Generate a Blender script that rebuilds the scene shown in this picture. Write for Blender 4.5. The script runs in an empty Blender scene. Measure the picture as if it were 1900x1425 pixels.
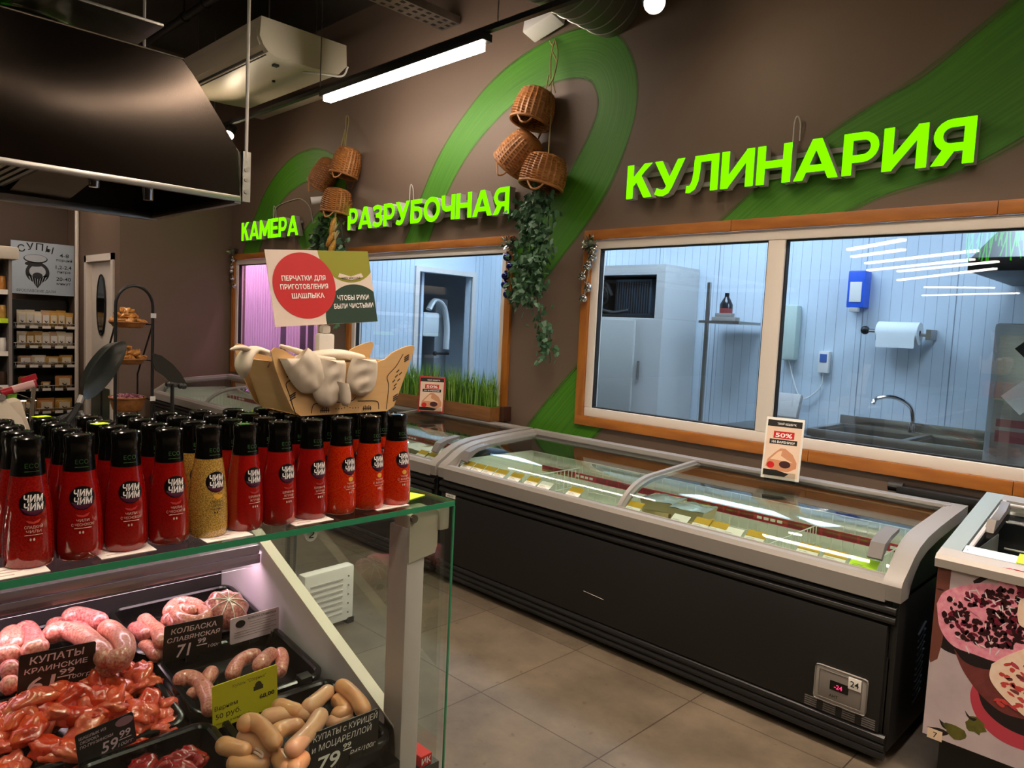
import bpy, bmesh, math, random
from mathutils import Vector, Matrix, Euler
from math import sin, cos, pi, radians as rad
random.seed(7)
sc = bpy.context.scene
COL = sc.collection
# ------------------------------------------------------------------ camera
F = 1357.155; CX, CY = 950.0, 712.5
RW = Matrix(((0.71016891, 0.08877111, -0.69841235), (0.7024208, -0.02227827, 0.71141317), (0.04759352, -0.99580288, -0.07817601)))
EYE = Vector((0, 0, 1.48))
cam = bpy.data.cameras.new('camera'); cam.sensor_width = 36; cam.lens = F/1900*36; cam.clip_start = 0.02; cam.clip_end = 60
co = bpy.data.objects.new('camera', cam); COL.objects.link(co)
r_, u_, b_ = RW.col[0], -RW.col[1], -RW.col[2]
co.matrix_world = Matrix(((r_[0], u_[0], b_[0], 0), (r_[1], u_[1], b_[1], 0), (r_[2], u_[2], b_[2], 1.48), (0, 0, 0, 1)))
sc.camera = co
# ------------------------------------------------------------------ world and exposure
w = bpy.data.worlds.new('world'); sc.world = w; w.use_nodes = True
w.node_tree.nodes['Background'].inputs[0].default_value = (0.5, 0.42, 0.36, 1)
w.node_tree.nodes['Background'].inputs[1].default_value = 0.05
vs = sc.view_settings
vs.view_transform = 'Standard'; vs.look = 'None'; vs.gamma = 1.0; vs.use_curve_mapping = False; vs.exposure = 0.88
# lamp strengths (every light in the scene is an emissive lamp mesh; a few are added fill lamps)
E_TUBE = 27.0      # shop ceiling tubes
E_FAR = 13.0       # tubes far back in the shop
E_AISLE = 34.0     # shaded linear lamps over the aisle, mostly added to brighten it
E_TRACK = 30.0     # linear lamp on the track by the wall
E_BULB = 130.0
E_KITCHEN = 14.0
E_PINK = 170.0
E_CASE = 9.0
WALL_Y = 3.6
# ------------------------------------------------------------------ helpers
def lin(h):
    c = [int(h[i:i+2], 16)/255 for i in (0, 2, 4)]
    return tuple((x/12.92 if x <= .04045 else ((x+.055)/1.055)**2.4) for x in c) + (1.0,)
def at(px, py, ax, val):
    d = RW @ Vector((px-CX, py-CY, F)); t = (val-EYE[ax])/d[ax]
    return EYE + d*t
MATS = {}
def mat(name, col, rough=.5, metal=0., spec=.5, noise=None, bump=None, emit=None, coat=0., stretch=None, sheen=0, trans=0, sss=0):
    """noise=(scale, colour2, contrast) ; bump=(scale,strength); stretch=(x,y,z) object-space scale"""
    m = bpy.data.materials.new(name); m.use_nodes = True; MATS[name] = m
    nt = m.node_tree; n = nt.nodes; L = nt.links; b = n['Principled BSDF']
    c = lin(col) if isinstance(col, str) else tuple(col)+(1.0,)
    b.inputs['Base Color'].default_value = c
    b.inputs['Roughness'].default_value = rough; b.inputs['Metallic'].default_value = metal
    b.inputs['Specular IOR Level'].default_value = spec; b.inputs['Coat Weight'].default_value = coat
    b.inputs['Coat Roughness'].default_value = .05
    if trans: b.inputs['Transmission Weight'].default_value = trans
    if sss:
        b.inputs['Subsurface Weight'].default_value = sss; b.inputs['Subsurface Radius'].default_value = (.012, .004, .003)
    if noise or bump:
        tc = n.new('ShaderNodeTexCoord'); mp = n.new('ShaderNodeMapping'); L.new(tc.outputs['Object'], mp.inputs[0])
        if stretch: mp.inputs['Scale'].default_value = stretch
    if noise:
        t = n.new('ShaderNodeTexNoise'); t.inputs['Scale'].default_value = noise[0]; t.inputs['Detail'].default_value = 5
        L.new(mp.outputs[0], t.inputs[0])
        r = n.new('ShaderNodeValToRGB'); k = noise[2]
        r.color_ramp.elements[0].position = .5-k; r.color_ramp.elements[1].position = .5+k
        r.color_ramp.elements[0].color = c; r.color_ramp.elements[1].color = lin(noise[1])
        L.new(t.outputs[0], r.inputs[0]); L.new(r.outputs[0], b.inputs['Base Color'])
    if bump:
        t2 = n.new('ShaderNodeTexNoise'); t2.inputs['Scale'].default_value = bump[0]; t2.inputs['Detail'].default_value = 4
        L.new(mp.outputs[0], t2.inputs[0])
        bp = n.new('ShaderNodeBump'); bp.inputs['Strength'].default_value = bump[1]; bp.inputs['Distance'].default_value = .01
        L.new(t2.outputs[0], bp.inputs['Height']); L.new(bp.outputs[0], b.inputs['Normal'])
    if emit:
        b.inputs['Emission Color'].default_value = lin(emit[0]); b.inputs['Emission Strength'].default_value = emit[1]
    return m
def emat(name, col, s):
    m = bpy.data.materials.new(name); m.use_nodes = True; MATS[name] = m
    nt = m.node_tree; nt.nodes.clear()
    e = nt.nodes.new('ShaderNodeEmission'); e.inputs[0].default_value = lin(col); e.inputs[1].default_value = s
    o = nt.nodes.new('ShaderNodeOutputMaterial'); nt.links.new(e.outputs[0], o.inputs[0]); return m
def glassmat(name, tint='F4FAF8', ior=1.45, rough=0.0):
    m = bpy.data.materials.new(name); m.use_nodes = True; MATS[name] = m
    nt = m.node_tree; nt.nodes.clear(); n = nt.nodes; L = nt.links
    t = n.new('ShaderNodeBsdfTransparent'); t.inputs[0].default_value = lin(tint)
    g = n.new('ShaderNodeBsdfGlossy'); g.inputs['Roughness'].default_value = rough
    f = n.new('ShaderNodeFresnel'); ge = n.new('ShaderNodeNewGeometry')
    e = n.new('ShaderNodeMath'); e.operation = 'MULTIPLY_ADD'; e.inputs[1].default_value = -2; e.inputs[2].default_value = 1; L.new(ge.outputs['Backfacing'], e.inputs[0])
    pw = n.new('ShaderNodeMath'); pw.operation = 'POWER'; pw.inputs[0].default_value = ior; L.new(e.outputs[0], pw.inputs[1]); L.new(pw.outputs[0], f.inputs[0])
    x = n.new('ShaderNodeMixShader'); o = n.new('ShaderNodeOutputMaterial')
    L.new(f.outputs[0], x.inputs[0]); L.new(t.outputs[0], x.inputs[1]); L.new(g.outputs[0], x.inputs[2]); L.new(x.outputs[0], o.inputs[0])
    return m
ORG = {}
class MB:
    def __init__(s): s.v = []; s.f = []; s.m = []; s.uv = {}; s.mi = 0
    def add(s, vs, fs, M=None, mi=None, uvs=None):
        o = len(s.v)
        for q in vs: s.v.append(tuple(M @ Vector(q)) if M is not None else tuple(q))
        for i, q in enumerate(fs):
            if uvs: s.uv[len(s.f)] = uvs[i]
            s.f.append([o+k for k in q]); s.m.append(s.mi if mi is None else mi)
        return s
    def box(s, x0, x1, y0, y1, z0, z1, bev=0., M=None, mi=None, seg=2):
        x0, x1 = min(x0, x1), max(x0, x1); y0, y1 = min(y0, y1), max(y0, y1); z0, z1 = min(z0, z1), max(z0, z1)
        vs = [(x, y, z) for x in (x0, x1) for y in (y0, y1) for z in (z0, z1)]
        fs = [(0, 1, 3, 2), (4, 6, 7, 5), (0, 4, 5, 1), (2, 3, 7, 6), (0, 2, 6, 4), (1, 5, 7, 3)]
        if bev > 0:
            bm = bmesh.new(); bv = [bm.verts.new(q) for q in vs]
            for q in fs: bm.faces.new([bv[k] for k in q])
            bmesh.ops.bevel(bm, geom=bm.edges[:], offset=bev, segments=seg, affect='EDGES', profile=.6)
            bm.verts.index_update(); vs = [tuple(q.co) for q in bm.verts]; fs = [[k.index for k in q.verts] for q in bm.faces]; bm.free()
        return s.add(vs, fs, M, mi)
    def cbox(s, c, size, rot=None, bev=0., mi=None):
        M = Matrix.Translation(Vector(c)) @ (rot.to_matrix().to_4x4() if isinstance(rot, Euler) else (rot.to_4x4() if rot is not None else Matrix()))
        a, b, d = [q/2 for q in size]
        return s.box(-a, a, -b, b, -d, d, bev, M, mi)
    def tube(s, pts, r, n=8, closed=False, caps=True, mi=None, flat=None):
        P = [Vector(p) for p in pts]; N = len(P)
        R = [r]*N if not hasattr(r, '__len__') else list(r)
        vs = []; fs = []; up = None
        for i in range(N):
            a = P[i-1] if (i or closed) else P[i]; b = P[(i+1) % N] if (i < N-1 or closed) else P[i]
            t = (b-a)
            t = t.normalized() if t.length > 1e-9 else Vector((0, 0, 1))
            if up is None:
                up = Vector((0, 0, 1)) if abs(t.z) < .9 else Vector((0, 1, 0))
            x = t.cross(up)
            if x.length < 1e-6: x = t.cross(Vector((1, 0, .1)))
            x.normalize(); y = x.cross(t).normalized(); up = y
            for k in range(n):
                a_ = 2*pi*k/n
                vs.append(P[i] + (x*cos(a_) + y*sin(a_)*(flat or 1))*R[i])
        M_ = N if closed else N-1
        for i in range(M_):
            j = (i+1) % N
            for k in range(n):
                fs.append((i*n+k, i*n+(k+1) % n, j*n+(k+1) % n, j*n+k))
        if caps and not closed:
            fs.append([k for k in range(n)][::-1]); fs.append([(N-1)*n+k for k in range(n)])
        return s.add(vs, fs, None, mi)
    def cyl(s, p0, p1, r, r1=None, n=16, mi=None):
        return s.tube([p0, p1], [r, r if r1 is None else r1], n, mi=mi)
    def lathe(s, prof, n=24, M=None, mi=None, disp=None, cap0=False, cap1=False):
        vs = []; fs = []; uvs = []; N = len(prof)
        for i, (r, z) in enumerate(prof):
            for k in range(n):
                a = 2*pi*k/n; rr = r+(disp(i, k, a) if disp else 0)
                vs.append((rr*cos(a), rr*sin(a), z))
        for i in range(N-1):
            for k in range(n):
                fs.append((i*n+k, i*n+(k+1) % n, (i+1)*n+(k+1) % n, (i+1)*n+k))
                uvs.append(((k/n, i/N), ((k+1)/n, i/N), ((k+1)/n, (i+1)/N), (k/n, (i+1)/N)))
        if cap0: fs.append(list(range(n))[::-1]); uvs.append([(0, 0)]*n)
        if cap1: fs.append([(N-1)*n+k for k in range(n)]); uvs.append([(0, 1)]*n)
        return s.add(vs, fs, M, mi, uvs)
    def prism(s, poly, d0, d1, M=None, mi=None):
        """poly in local xy, extruded along local z from d0 to d1"""
        n = len(poly); vs = [(x, y, d0) for x, y in poly]+[(x, y, d1) for x, y in poly]
        fs = [list(range(n))[::-1], list(range(n, 2*n))]+[(k, (k+1) % n, n+(k+1) % n, n+k) for k in range(n)]
        return s.add(vs, fs, M, mi)
    def poly(s, pts, M=None, mi=None, uv=None):
        return s.add(pts, [list(range(len(pts)))], M, mi, [uv] if uv else None)
    def ball(s, c, r, nu=12, nv=8, sc_=(1, 1, 1), M=None, mi=None):
        vs = []; fs = []
        vs.append((0, 0, -1))
        for j in range(1, nv):
            t = -pi/2+pi*j/nv
            for k in range(nu):
                a = 2*pi*k/nu; vs.append((cos(t)*cos(a), cos(t)*sin(a), sin(t)))
        vs.append((0, 0, 1)); last = len(vs)-1
        for k in range(nu): fs.append((0, 1+(k+1) % nu, 1+k))
        for j in range(nv-2):
            for k in range(nu):
                a = 1+j*nu; fs.append((a+k, a+(k+1) % nu, a+nu+(k+1) % nu, a+nu+k))
        a = 1+(nv-2)*nu
        for k in range(nu): fs.append((a+k, a+(k+1) % nu, last))
        T = Matrix.Translation(Vector(c)) @ (M or Matrix()) @ Matrix.Diagonal((r*sc_[0], r*sc_[1], r*sc_[2], 1))
        return s.add(vs, fs, T, mi)
    def grid(s, fn, nu, nv, mi=None, closeu=False):
        vs = [fn(i/(nu if closeu else nu-1), j/(nv-1)) for j in range(nv) for i in range(nu)]; fs = []; uvs = []
        for j in range(nv-1):
            for i in range(nu if closeu else nu-1):
                k = (i+1) % nu
                fs.append((j*nu+i, j*nu+k, (j+1)*nu+k, (j+1)*nu+i))
                u0, u1, v0, v1 = i/(nu-1), (i+1)/(nu-1), j/(nv-1), (j+1)/(nv-1)
                uvs.append(((u0, v0), (u1, v0), (u1, v1), (u0, v1)))
        return s.add(vs, fs, None, mi, uvs)
    def text(s, body, h, M, mi=None, align='CENTER', bold=0., depth=0., warp=None, width=None, slant=0.):
        """flat lettering of cap height h in local xy; M maps local to world"""
        vs, fs, (x0, x1, y0, y1) = glyphs(body, bold, depth)
        k = h/.72; kx = k
        if width: kx = width/(x1-x0)
        ox = {'CENTER': -(x0+x1)/2, 'LEFT': -x0, 'RIGHT': -x1}[align]
        q = [((x+ox)*kx+slant*y*k, y*k, z*k) for x, y, z in vs]
        if warp: q = [warp(p) for p in q]
        return s.add(q, fs, M, mi)
    def build(s, name, mats, parent=None, smooth=None, shift=None):
        o = s.obj(name, mats, parent, smooth); return o
    def obj(s, name, mats, parent=None, smooth=30):
        me = bpy.data.meshes.new(name)
        org = ORG.get(parent.name, Vector((0, 0, 0))) if parent else Vector((0, 0, 0))
        me.from_pydata([tuple(Vector(q)-org) for q in s.v], [], s.f)
        if not isinstance(mats, (list, tuple)): mats = [mats]
        for m_ in mats: me.materials.append(m_)
        me.polygons.foreach_set('material_index', s.m)
        if s.uv:
            ul = me.uv_layers.new(name='UVMap')
            for fi, q in s.uv.items():
                for li, c in zip(me.polygons[fi].loop_indices, q): ul.data[li].uv = c
        if smooth:
            me.polygons.foreach_set('use_smooth', [True]*len(me.polygons))
            me.set_sharp_from_angle(angle=rad(smooth))
        me.update()
        o = bpy.data.objects.new(name, me); COL.objects.link(o)
        if parent: o.parent = parent; ORG[o.name] = org
        return o
_G = {}
def glyphs(body, bold, depth):
    key = (body, bold, depth)
    if key in _G: return _G[key]
    cu = bpy.data.curves.new('t', 'FONT'); cu.body = body; cu.size = 1.0; cu.offset = bold; cu.extrude = depth; cu.resolution_u = 3
    cu.align_x = 'LEFT'
    ob = bpy.data.objects.new('t', cu); COL.objects.link(ob)
    dg = bpy.context.evaluated_depsgraph_get(); dg.update()
    me = bpy.data.meshes.new_from_object(ob.evaluated_get(dg))
    vs = [tuple(q.co) for q in me.vertices]; fs = [list(q.vertices) for q in me.polygons]
    bpy.data.objects.remove(ob); bpy.data.curves.remove(cu); bpy.data.meshes.remove(me)
    xs = [q[0] for q in vs] or [0, 1]; ys = [q[1] for q in vs] or [0, 1]
    _G[key] = (vs, fs, (min(xs), max(xs), min(ys), max(ys)))
    return _G[key]
def tag(o, label, cat, group=None, kind=None):
    o['label'] = label; o['category'] = cat
    if group: o['group'] = group
    if kind: o['kind'] = kind
    return o
def thing(name, label, cat, loc=(0, 0, 0), group=None):
    o = bpy.data.objects.new(name, None); COL.objects.link(o); o.location = loc; o.empty_display_size = .05
    ORG[o.name] = Vector(loc)
    return tag(o, label, cat, group)
def struct(o): o['kind'] = 'structure'; return o
KIDS = {}
def copy_tree(o, parent=None):
    c = o.copy(); COL.objects.link(c)
    if parent: c.parent = parent
    for ch in [q for q in COL.objects if q.parent == o]: copy_tree(ch, c)
    return c
def face_M(origin, right, up):
    """local x->right, y->up, z->right x up"""
    r = Vector(right).normalized(); u = Vector(up); u = (u-r*u.dot(r)).normalized(); n = r.cross(u)
    return Matrix(((r.x, u.x, n.x, origin[0]), (r.y, u.y, n.y, origin[1]), (r.z, u.z, n.z, origin[2]), (0, 0, 0, 1)))
def bez(p, n=24):
    """Catmull-Rom through points"""
    P = [Vector(q) for q in p]; P = [P[0]*2-P[1]]+P+[P[-1]*2-P[-2]]; out = []
    S = len(P)-3
    for i in range(S):
        a, b, c, d = P[i:i+4]
        for k in range(n):
            t = k/n
            out.append(.5*((2*b)+(c-a)*t+(2*a-5*b+4*c-d)*t*t+(3*b-a-3*c+d)*t**3))
    out.append(P[-2]); return out
def ngon(cx, cy, rx, ry, n=32, a0=0., a1=2*pi, end=False):
    return [(cx+rx*cos(a0+(a1-a0)*k/(n-1 if end else n)), cy+ry*sin(a0+(a1-a0)*k/(n-1 if end else n))) for k in range(n)]
# ------------------------------------------------------------------ materials
black = mat('black_plastic', '0C0C0C', .45)
blackgloss = mat('black_gloss', '080808', .18)
blackmet = mat('black_metal', '141312', .4)
white = mat('white_plastic', 'E4E0DA', .4)
cream = mat('cream_plastic', 'CFC4AE', .45)
pvc = mat('white_window_profile', 'DDD3CA', .35)
grey = mat('grey_plastic', '8F8A84', .42)
dgrey = mat('dark_grey_plastic', '6B6663', .45)
lgrey = mat('light_grey_paint', 'B9B3AE', .45)
steel = mat('brushed_steel', 'B8B4AE', .28, 1.0, noise=(30, 'A09C96', .3), stretch=(1, 1, 20))
darksteel = mat('dark_brushed_steel', '6a625b', .30, 1.0, noise=(40, '5d554e', .3), stretch=(1, .06, 8))
chrome = mat('chrome', 'DADADA', .08, 1.0)
galv = mat('galvanised_sheet', '8E8C86', .35, 1.0, noise=(9, 'AAA8A2', .2))
rubber = mat('black_rubber', '101010', .7)
wood = mat('stained_wood', 'B8742C', .42, noise=(3.5, '8C4E1A', .28), stretch=(1, 6, 6), bump=(60, .08))
woodv = mat('stained_wood_upright', 'B8742C', .42, noise=(3.5, '8C4E1A', .28), stretch=(6, 6, 1), bump=(60, .08))
ply = mat('plywood', 'E6C08A', .55, noise=(6, 'D8AA6C', .3), stretch=(1, 1, 7))
burn = mat('burnt_engraving', '2A160A', .8)
planterwood = mat('planter_wood', '8B5A2A', .6, noise=(5, '67401C', .3), stretch=(1, 8, 8))
wicker = mat('wicker', 'B0743A', .5, noise=(25, '7E4A20', .3))
rope = mat('jute_rope', '9A8A5A', .8)
ivyg = mat('ivy_leaf', '24472C', .5, noise=(18, '44704A', .3))
ivyd = mat('ivy_stem', '2B3A20', .7)
grassg = mat('grass_blade', '4F8A1E', .5, noise=(14, '8FB548', .3))
cornm = mat('corn_kernels', 'D9A84E', .5, noise=(110, 'B87A2A', .1), bump=(120, .5))
silver = mat('silver_foil', 'D8D6D2', .15, 1.0)
blueb = mat('blue_bauble', '14186A', .12, .6, coat=.5)
glass = glassmat('clear_glass', 'EEF5F1', 1.5)
winglass = glassmat('window_glass', 'E8F2F6', 1.75)
caseglass = glassmat('case_glass', 'EDF6F1', 1.5)
acryl = glassmat('clear_acrylic', 'F4F6F4', 1.5)
edgeglass = mat('glass_green_edge', '2F8A62', .15, coat=.3)
paper = mat('white_paper', 'E9E2DA', .7)
pinkpaper = mat('pink_paper', 'E3C9D6', .7)
yellowp = mat('yellow_paper', 'D8CE1A', .6)
limep = mat('lime_paper', 'C6E81E', .6)
inkb = mat('black_ink', '121010', .6)
greyink = mat('grey_ink', '8C857E', .7)
chalk = mat('chalk_white', 'F2EFEA', .7)
chalkp = mat('chalk_pink_white', 'F6DDEB', .7)
red = mat('red_print', 'C40A12', .5)
redplastic = mat('red_plastic', 'B3122A', .35)
brick = mat('brown_print', '6B3A2E', .6)
tagblack = mat('black_tag', '0E0C0C', .35)
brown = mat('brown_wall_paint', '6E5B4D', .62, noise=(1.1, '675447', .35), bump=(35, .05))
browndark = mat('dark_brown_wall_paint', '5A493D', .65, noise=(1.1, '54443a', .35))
ceilm = mat('ceiling_dark_paint', '3B332D', .75, noise=(2, '352d28', .3))
kitwall = mat('kitchen_panel', 'CCD8E2', .35)
kitfloor = mat('kitchen_floor', '8F959A', .5)
freezerblack = mat('freezer_black', '151413', .5, bump=(300, .03))
freezergrey = mat('freezer_grey', '8C8681', .40)
tankwhite = mat('freezer_tank', 'E8EADF', .45)
wire = mat('white_wire', 'DAD8CE', .4)
# floor tiles
def tilefloor():
    m = bpy.data.materials.new('floor_tiles'); m.use_nodes = True; nt = m.node_tree; n = nt.nodes; L = nt.links; b = n['Principled BSDF']
    tc = n.new('ShaderNodeTexCoord'); mp = n.new('ShaderNodeMapping'); L.new(tc.outputs['Object'], mp.inputs[0])
    mp.inputs['Location'].default_value = (1.446, -1.99, 0)
    br = n.new('ShaderNodeTexBrick'); br.offset = 0; br.squash = 1
    br.inputs['Scale'].default_value = 1; br.inputs['Mortar Size'].default_value = .0028; br.inputs['Brick Width'].default_value = .602; br.inputs['Row Height'].default_value = .602
    br.inputs['Mortar Smooth'].default_value = .2
    br.inputs['Color1'].default_value = (1, 1, 1, 1); br.inputs['Color2'].default_value = (.82, .82, .82, 1); br.inputs['Mortar'].default_value = (.28, .25, .22, 1)
    L.new(mp.outputs[0], br.inputs[0])
    no = n.new('ShaderNodeTexNoise'); no.inputs['Scale'].default_value = 3.2; no.inputs['Detail'].default_value = 8; no.inputs['Roughness'].default_value = .65; L.new(tc.outputs['Object'], no.inputs[0])
    rp = n.new('ShaderNodeValToRGB'); rp.color_ramp.elements[0].position = .32; rp.color_ramp.elements[1].position = .68
    rp.color_ramp.elements[0].color = lin('52473a'); rp.color_ramp.elements[1].color = lin('736655'); L.new(no.outputs[0], rp.inputs[0])
    sp = n.new('ShaderNodeTexNoise'); sp.inputs['Scale'].default_value = 26; sp.inputs['Detail'].default_value = 3; L.new(tc.outputs['Object'], sp.inputs[0])
    r2 = n.new('ShaderNodeValToRGB'); r2.color_ramp.elements[0].position = .66; r2.color_ramp.elements[1].position = .74
    r2.color_ramp.elements[0].color = (1, 1, 1, 1); r2.color_ramp.elements[1].color = (.72, .68, .62, 1); L.new(sp.outputs[0], r2.inputs[0])
    m1 = n.new('ShaderNodeMix'); m1.data_type = 'RGBA'; m1.blend_type = 'MULTIPLY'; m1.inputs[0].default_value = 1
    L.new(rp.outputs[0], m1.inputs[6]); L.new(br.outputs[0], m1.inputs[7])
    m2 = n.new('ShaderNodeMix'); m2.data_type = 'RGBA'; m2.blend_type = 'MULTIPLY'; m2.inputs[0].default_value = 1
    L.new(m1.outputs[2], m2.inputs[6]); L.new(r2.outputs[0], m2.inputs[7]); L.new(m2.outputs[2], b.inputs['Base Color'])
    b.inputs['Roughness'].default_value = .5
    return m
floorm = tilefloor()
def brushpaint():
    """green brushed paint; uv.y runs across the stroke (0..1), uv.x along it"""
    m = bpy.data.materials.new('green_brush_paint'); m.use_nodes = True; nt = m.node_tree; n = nt.nodes; L = nt.links; b = n['Principled BSDF']
    uv = n.new('ShaderNodeUVMap'); mp = n.new('ShaderNodeMapping'); L.new(uv.outputs[0], mp.inputs[0]); mp.inputs['Scale'].default_value = (1.2, 22, 1)
    no = n.new('ShaderNodeTexNoise'); no.inputs['Scale'].default_value = 1.6; no.inputs['Detail'].default_value = 5; L.new(mp.outputs[0], no.inputs[0])
    rp = n.new('ShaderNodeValToRGB'); rp.color_ramp.elements[0].position = .3; rp.color_ramp.elements[1].position = .72
    rp.color_ramp.elements[0].color = lin('337206'); rp.color_ramp.elements[1].color = lin('4A8410'); L.new(no.outputs[0], rp.inputs[0]); L.new(rp.outputs[0], b.inputs['Base Color'])
    b.inputs['Roughness'].default_value = .6
    sx = n.new('ShaderNodeSeparateXYZ'); L.new(uv.outputs[0], sx.inputs[0])
    a = n.new('ShaderNodeMath'); a.operation = 'SUBTRACT'; a.inputs[1].default_value = .5; L.new(sx.outputs[1], a.inputs[0])
    ab = n.new('ShaderNodeMath'); ab.operation = 'ABSOLUTE'; L.new(a.outputs[0], ab.inputs[0])
    ma = n.new('ShaderNodeMath'); ma.operation = 'MULTIPLY_ADD'; ma.inputs[1].default_value = .16; L.new(no.outputs[0], ma.inputs[0]); L.new(ab.outputs[0], ma.inputs[2])
    r3 = n.new('ShaderNodeMapRange'); r3.inputs[1].default_value = .58; r3.inputs[2].default_value = .50; r3.inputs[3].default_value = 0; r3.inputs[4].default_value = .96
    L.new(ma.outputs[0], r3.inputs[0])
    t = n.new('ShaderNodeBsdfTransparent'); x = n.new('ShaderNodeMixShader'); o = n['Material Output']
    L.new(r3.outputs[0], x.inputs[0]); L.new(t.outputs[0], x.inputs[1]); L.new(b.outputs[0], x.inputs[2]); L.new(x.outputs[0], o.inputs[0])
    return m
paintm = brushpaint()
limelit = emat('lit_lime_acrylic', '6DFF00', 1.0)
tubelit = emat('shop_tube_diffuser', 'FFE9D2', E_TUBE)
tracklit = emat('track_lamp_diffuser', 'FFEFDF', E_TRACK)
bulblit = emat('bulb_glow', 'FFE6C2', E_BULB)
kitlit = emat('kitchen_panel_light', 'DDEAFF', E_KITCHEN)
pinklit = emat('pink_tube', 'FFA6CE', E_PINK)
caselit = emat('case_tube', 'FFD2E2', E_CASE)
farlit = emat('far_tube_diffuser', 'FFE9D2', E_FAR)
aislelit = emat('aisle_lamp_diffuser', 'FFE9D2', E_AISLE)
# ------------------------------------------------------------------ setting
m = MB().box(-14, 10, -24, WALL_Y+.12, -.1, 0); struct(m.obj('floor', floorm, smooth=None))
m = MB().box(-14, 10, -24, WALL_Y+.12, 4.1, 4.2); struct(m.obj('ceiling', ceilm, smooth=None))
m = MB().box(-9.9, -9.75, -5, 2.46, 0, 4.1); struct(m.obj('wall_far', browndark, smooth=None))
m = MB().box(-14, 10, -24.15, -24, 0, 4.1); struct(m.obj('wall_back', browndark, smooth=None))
m = MB().box(9.5, 9.65, -24, WALL_Y, 0, 4.1); struct(m.obj('wall_side', brown, smooth=None))
m = MB().box(-8.08, -7.95, 2.46, WALL_Y, 0, 4.1); struct(m.obj('wall_end', brown, smooth=None))
DX0, DX1, DZ = -9.06, -8.10, 2.03
m = MB()
for a in ((-9.75, DX0, 0, 4.1), (DX1, -8.08, 0, 4.1), (DX0, DX1, DZ, 4.1)): m.box(a[0], a[1], 2.46, 2.58, a[2], a[3])
struct(m.obj('wall_recess', brown, smooth=None))
# door with an oval window
d = MB(); fw = .07
d.box(DX0, DX0+fw, 2.44, 2.58, 0, DZ); d.box(DX1-fw, DX1, 2.44, 2.58, 0, DZ); d.box(DX0, DX1, 2.44, 2.58, DZ-fw, DZ)
d = struct(d.obj('door_1', pvc, smooth=None))
lf = MB(); Ml = Matrix.Translation((DX0+fw, 2.50, 0)) @ Matrix.Rotation(rad(0), 4, 'Z')
lf.box(0, DX1-DX0-2*fw-.19, 0, .04, .62, DZ-fw-.005, M=Ml); struct(lf.obj('door_leaf', pvc, d, smooth=None))
lf = MB(); lf.box(0, DX1-DX0-2*fw-.19, -.004, .04, .02, .615, M=Ml); struct(lf.obj('kick_panel', mat('dark_green_panel', '2F3B30', .4), d, smooth=None))
lf = MB(); lf.box(DX1-fw-.188, DX1-fw, 2.53, 2.56, .02, DZ-fw); struct(lf.obj('door_gap', black, d, smooth=None))  # black sheet stands in for the darkness of the open gap
ov = MB(); Mo = face_M((DX0+fw+.36, 2.497, 1.50), (1, 0, 0), (0, 0, 1))
ov.prism(ngon(0, 0, .13, .315, 40), 0, .012, Mo); ov = struct(ov.obj('oval_window', mat('dark_glass', '0D0F12', .08), d))
rg = MB(); rg.tube([Mo @ Vector((q[0], q[1], .01)) for q in ngon(0, 0, .135, .32, 40)], .008, 6, True); struct(rg.obj('window_gasket', rubber, ov))
# long wall with three window openings
def frame_px(): pass
WIN = [(-7.90, -6.00, .84, 2.12), (-5.60, -3.57, .84, 2.10), (-2.945, .45, .885, 2.095)]   # outer edge of the wooden trim
TR = .058
xs = [-7.95]
m = MB()
edge = -7.95
for x0, x1, z0, z1 in WIN:
    a, b = x0+TR*.6, x1-TR*.6
    m.box(edge, a, WALL_Y, WALL_Y+.12, 0, 4.1); m.box(a, b, WALL_Y, WALL_Y+.12, 0, z0+TR*.6); m.box(a, b, WALL_Y, WALL_Y+.12, z1-TR*.6, 4.1); edge = b
m.box(edge, 9.5, WALL_Y, WALL_Y+.12, 0, 4.1)
wr = struct(m.obj('wall_right', brown, smooth=None))
# brushed green strokes painted on it
def stroke(px, off):
    P = bez([tuple(at(a, b, 1, WALL_Y))+(0,) if 0 else at(a, b, 1, WALL_Y) for a, b, _ in px], 14)
    Wd = bez([(q[2], 0, 0) for q in px], 14)
    n = len(P); L = []; s_ = 0
    for i in range(n):
        t = (P[min(i+1, n-1)]-P[max(i-1, 0)]).normalized(); nn = Vector((-t.z, 0, t.x))
        if i: s_ += (P[i]-P[i-1]).length
        L.append((P[i], nn*Wd[i].x/2, s_))
    k = MB(); y = WALL_Y-off; K = 12
    for i in range(n-1):
        (a, na, sa), (b, nb, sb) = L[i], L[i+1]
        for j in range(K):
            f0, f1 = -1+2*j/K, -1+2*(j+1)/K
            q = [a+na*f0, b+nb*f0, b+nb*f1, a+na*f1]; c = (q[0]+q[1]+q[2]+q[3])/4
            if any(x0+.03 < c.x < x1-.03 and z0+.03 < c.z < z1-.03 for x0, x1, z0, z1 in WIN): continue
            k.poly([(v.x, y, v.z) for v in q], uv=[(sa, j/K), (sb, j/K), (sb, (j+1)/K), (sa, (j+1)/K)])
    struct(k.obj('painted_stroke', paintm, wr, smooth=None))
stroke([(752, 500, .29), (776, 440, .29), (800, 375, .29), (834, 300, .29), (880, 230, .29), (940, 165, .30), (1010, 120, .31), (1075, 98, .33), (1120, 108, .33), (1142, 150, .32), (1143, 205, .32), (1125, 265, .34), (1092, 335, .37), (1050, 400, .38), (1005, 460, .38), (960, 520, .38)], .0012)
stroke([(455, 505, .33), (478, 430, .33), (505, 368, .33), (540, 325, .33), (580, 306, .32), (615, 318, .3), (628, 350, .3), (615, 395, .3), (590, 425, .3), (560, 465, .3)], .0012)
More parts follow.
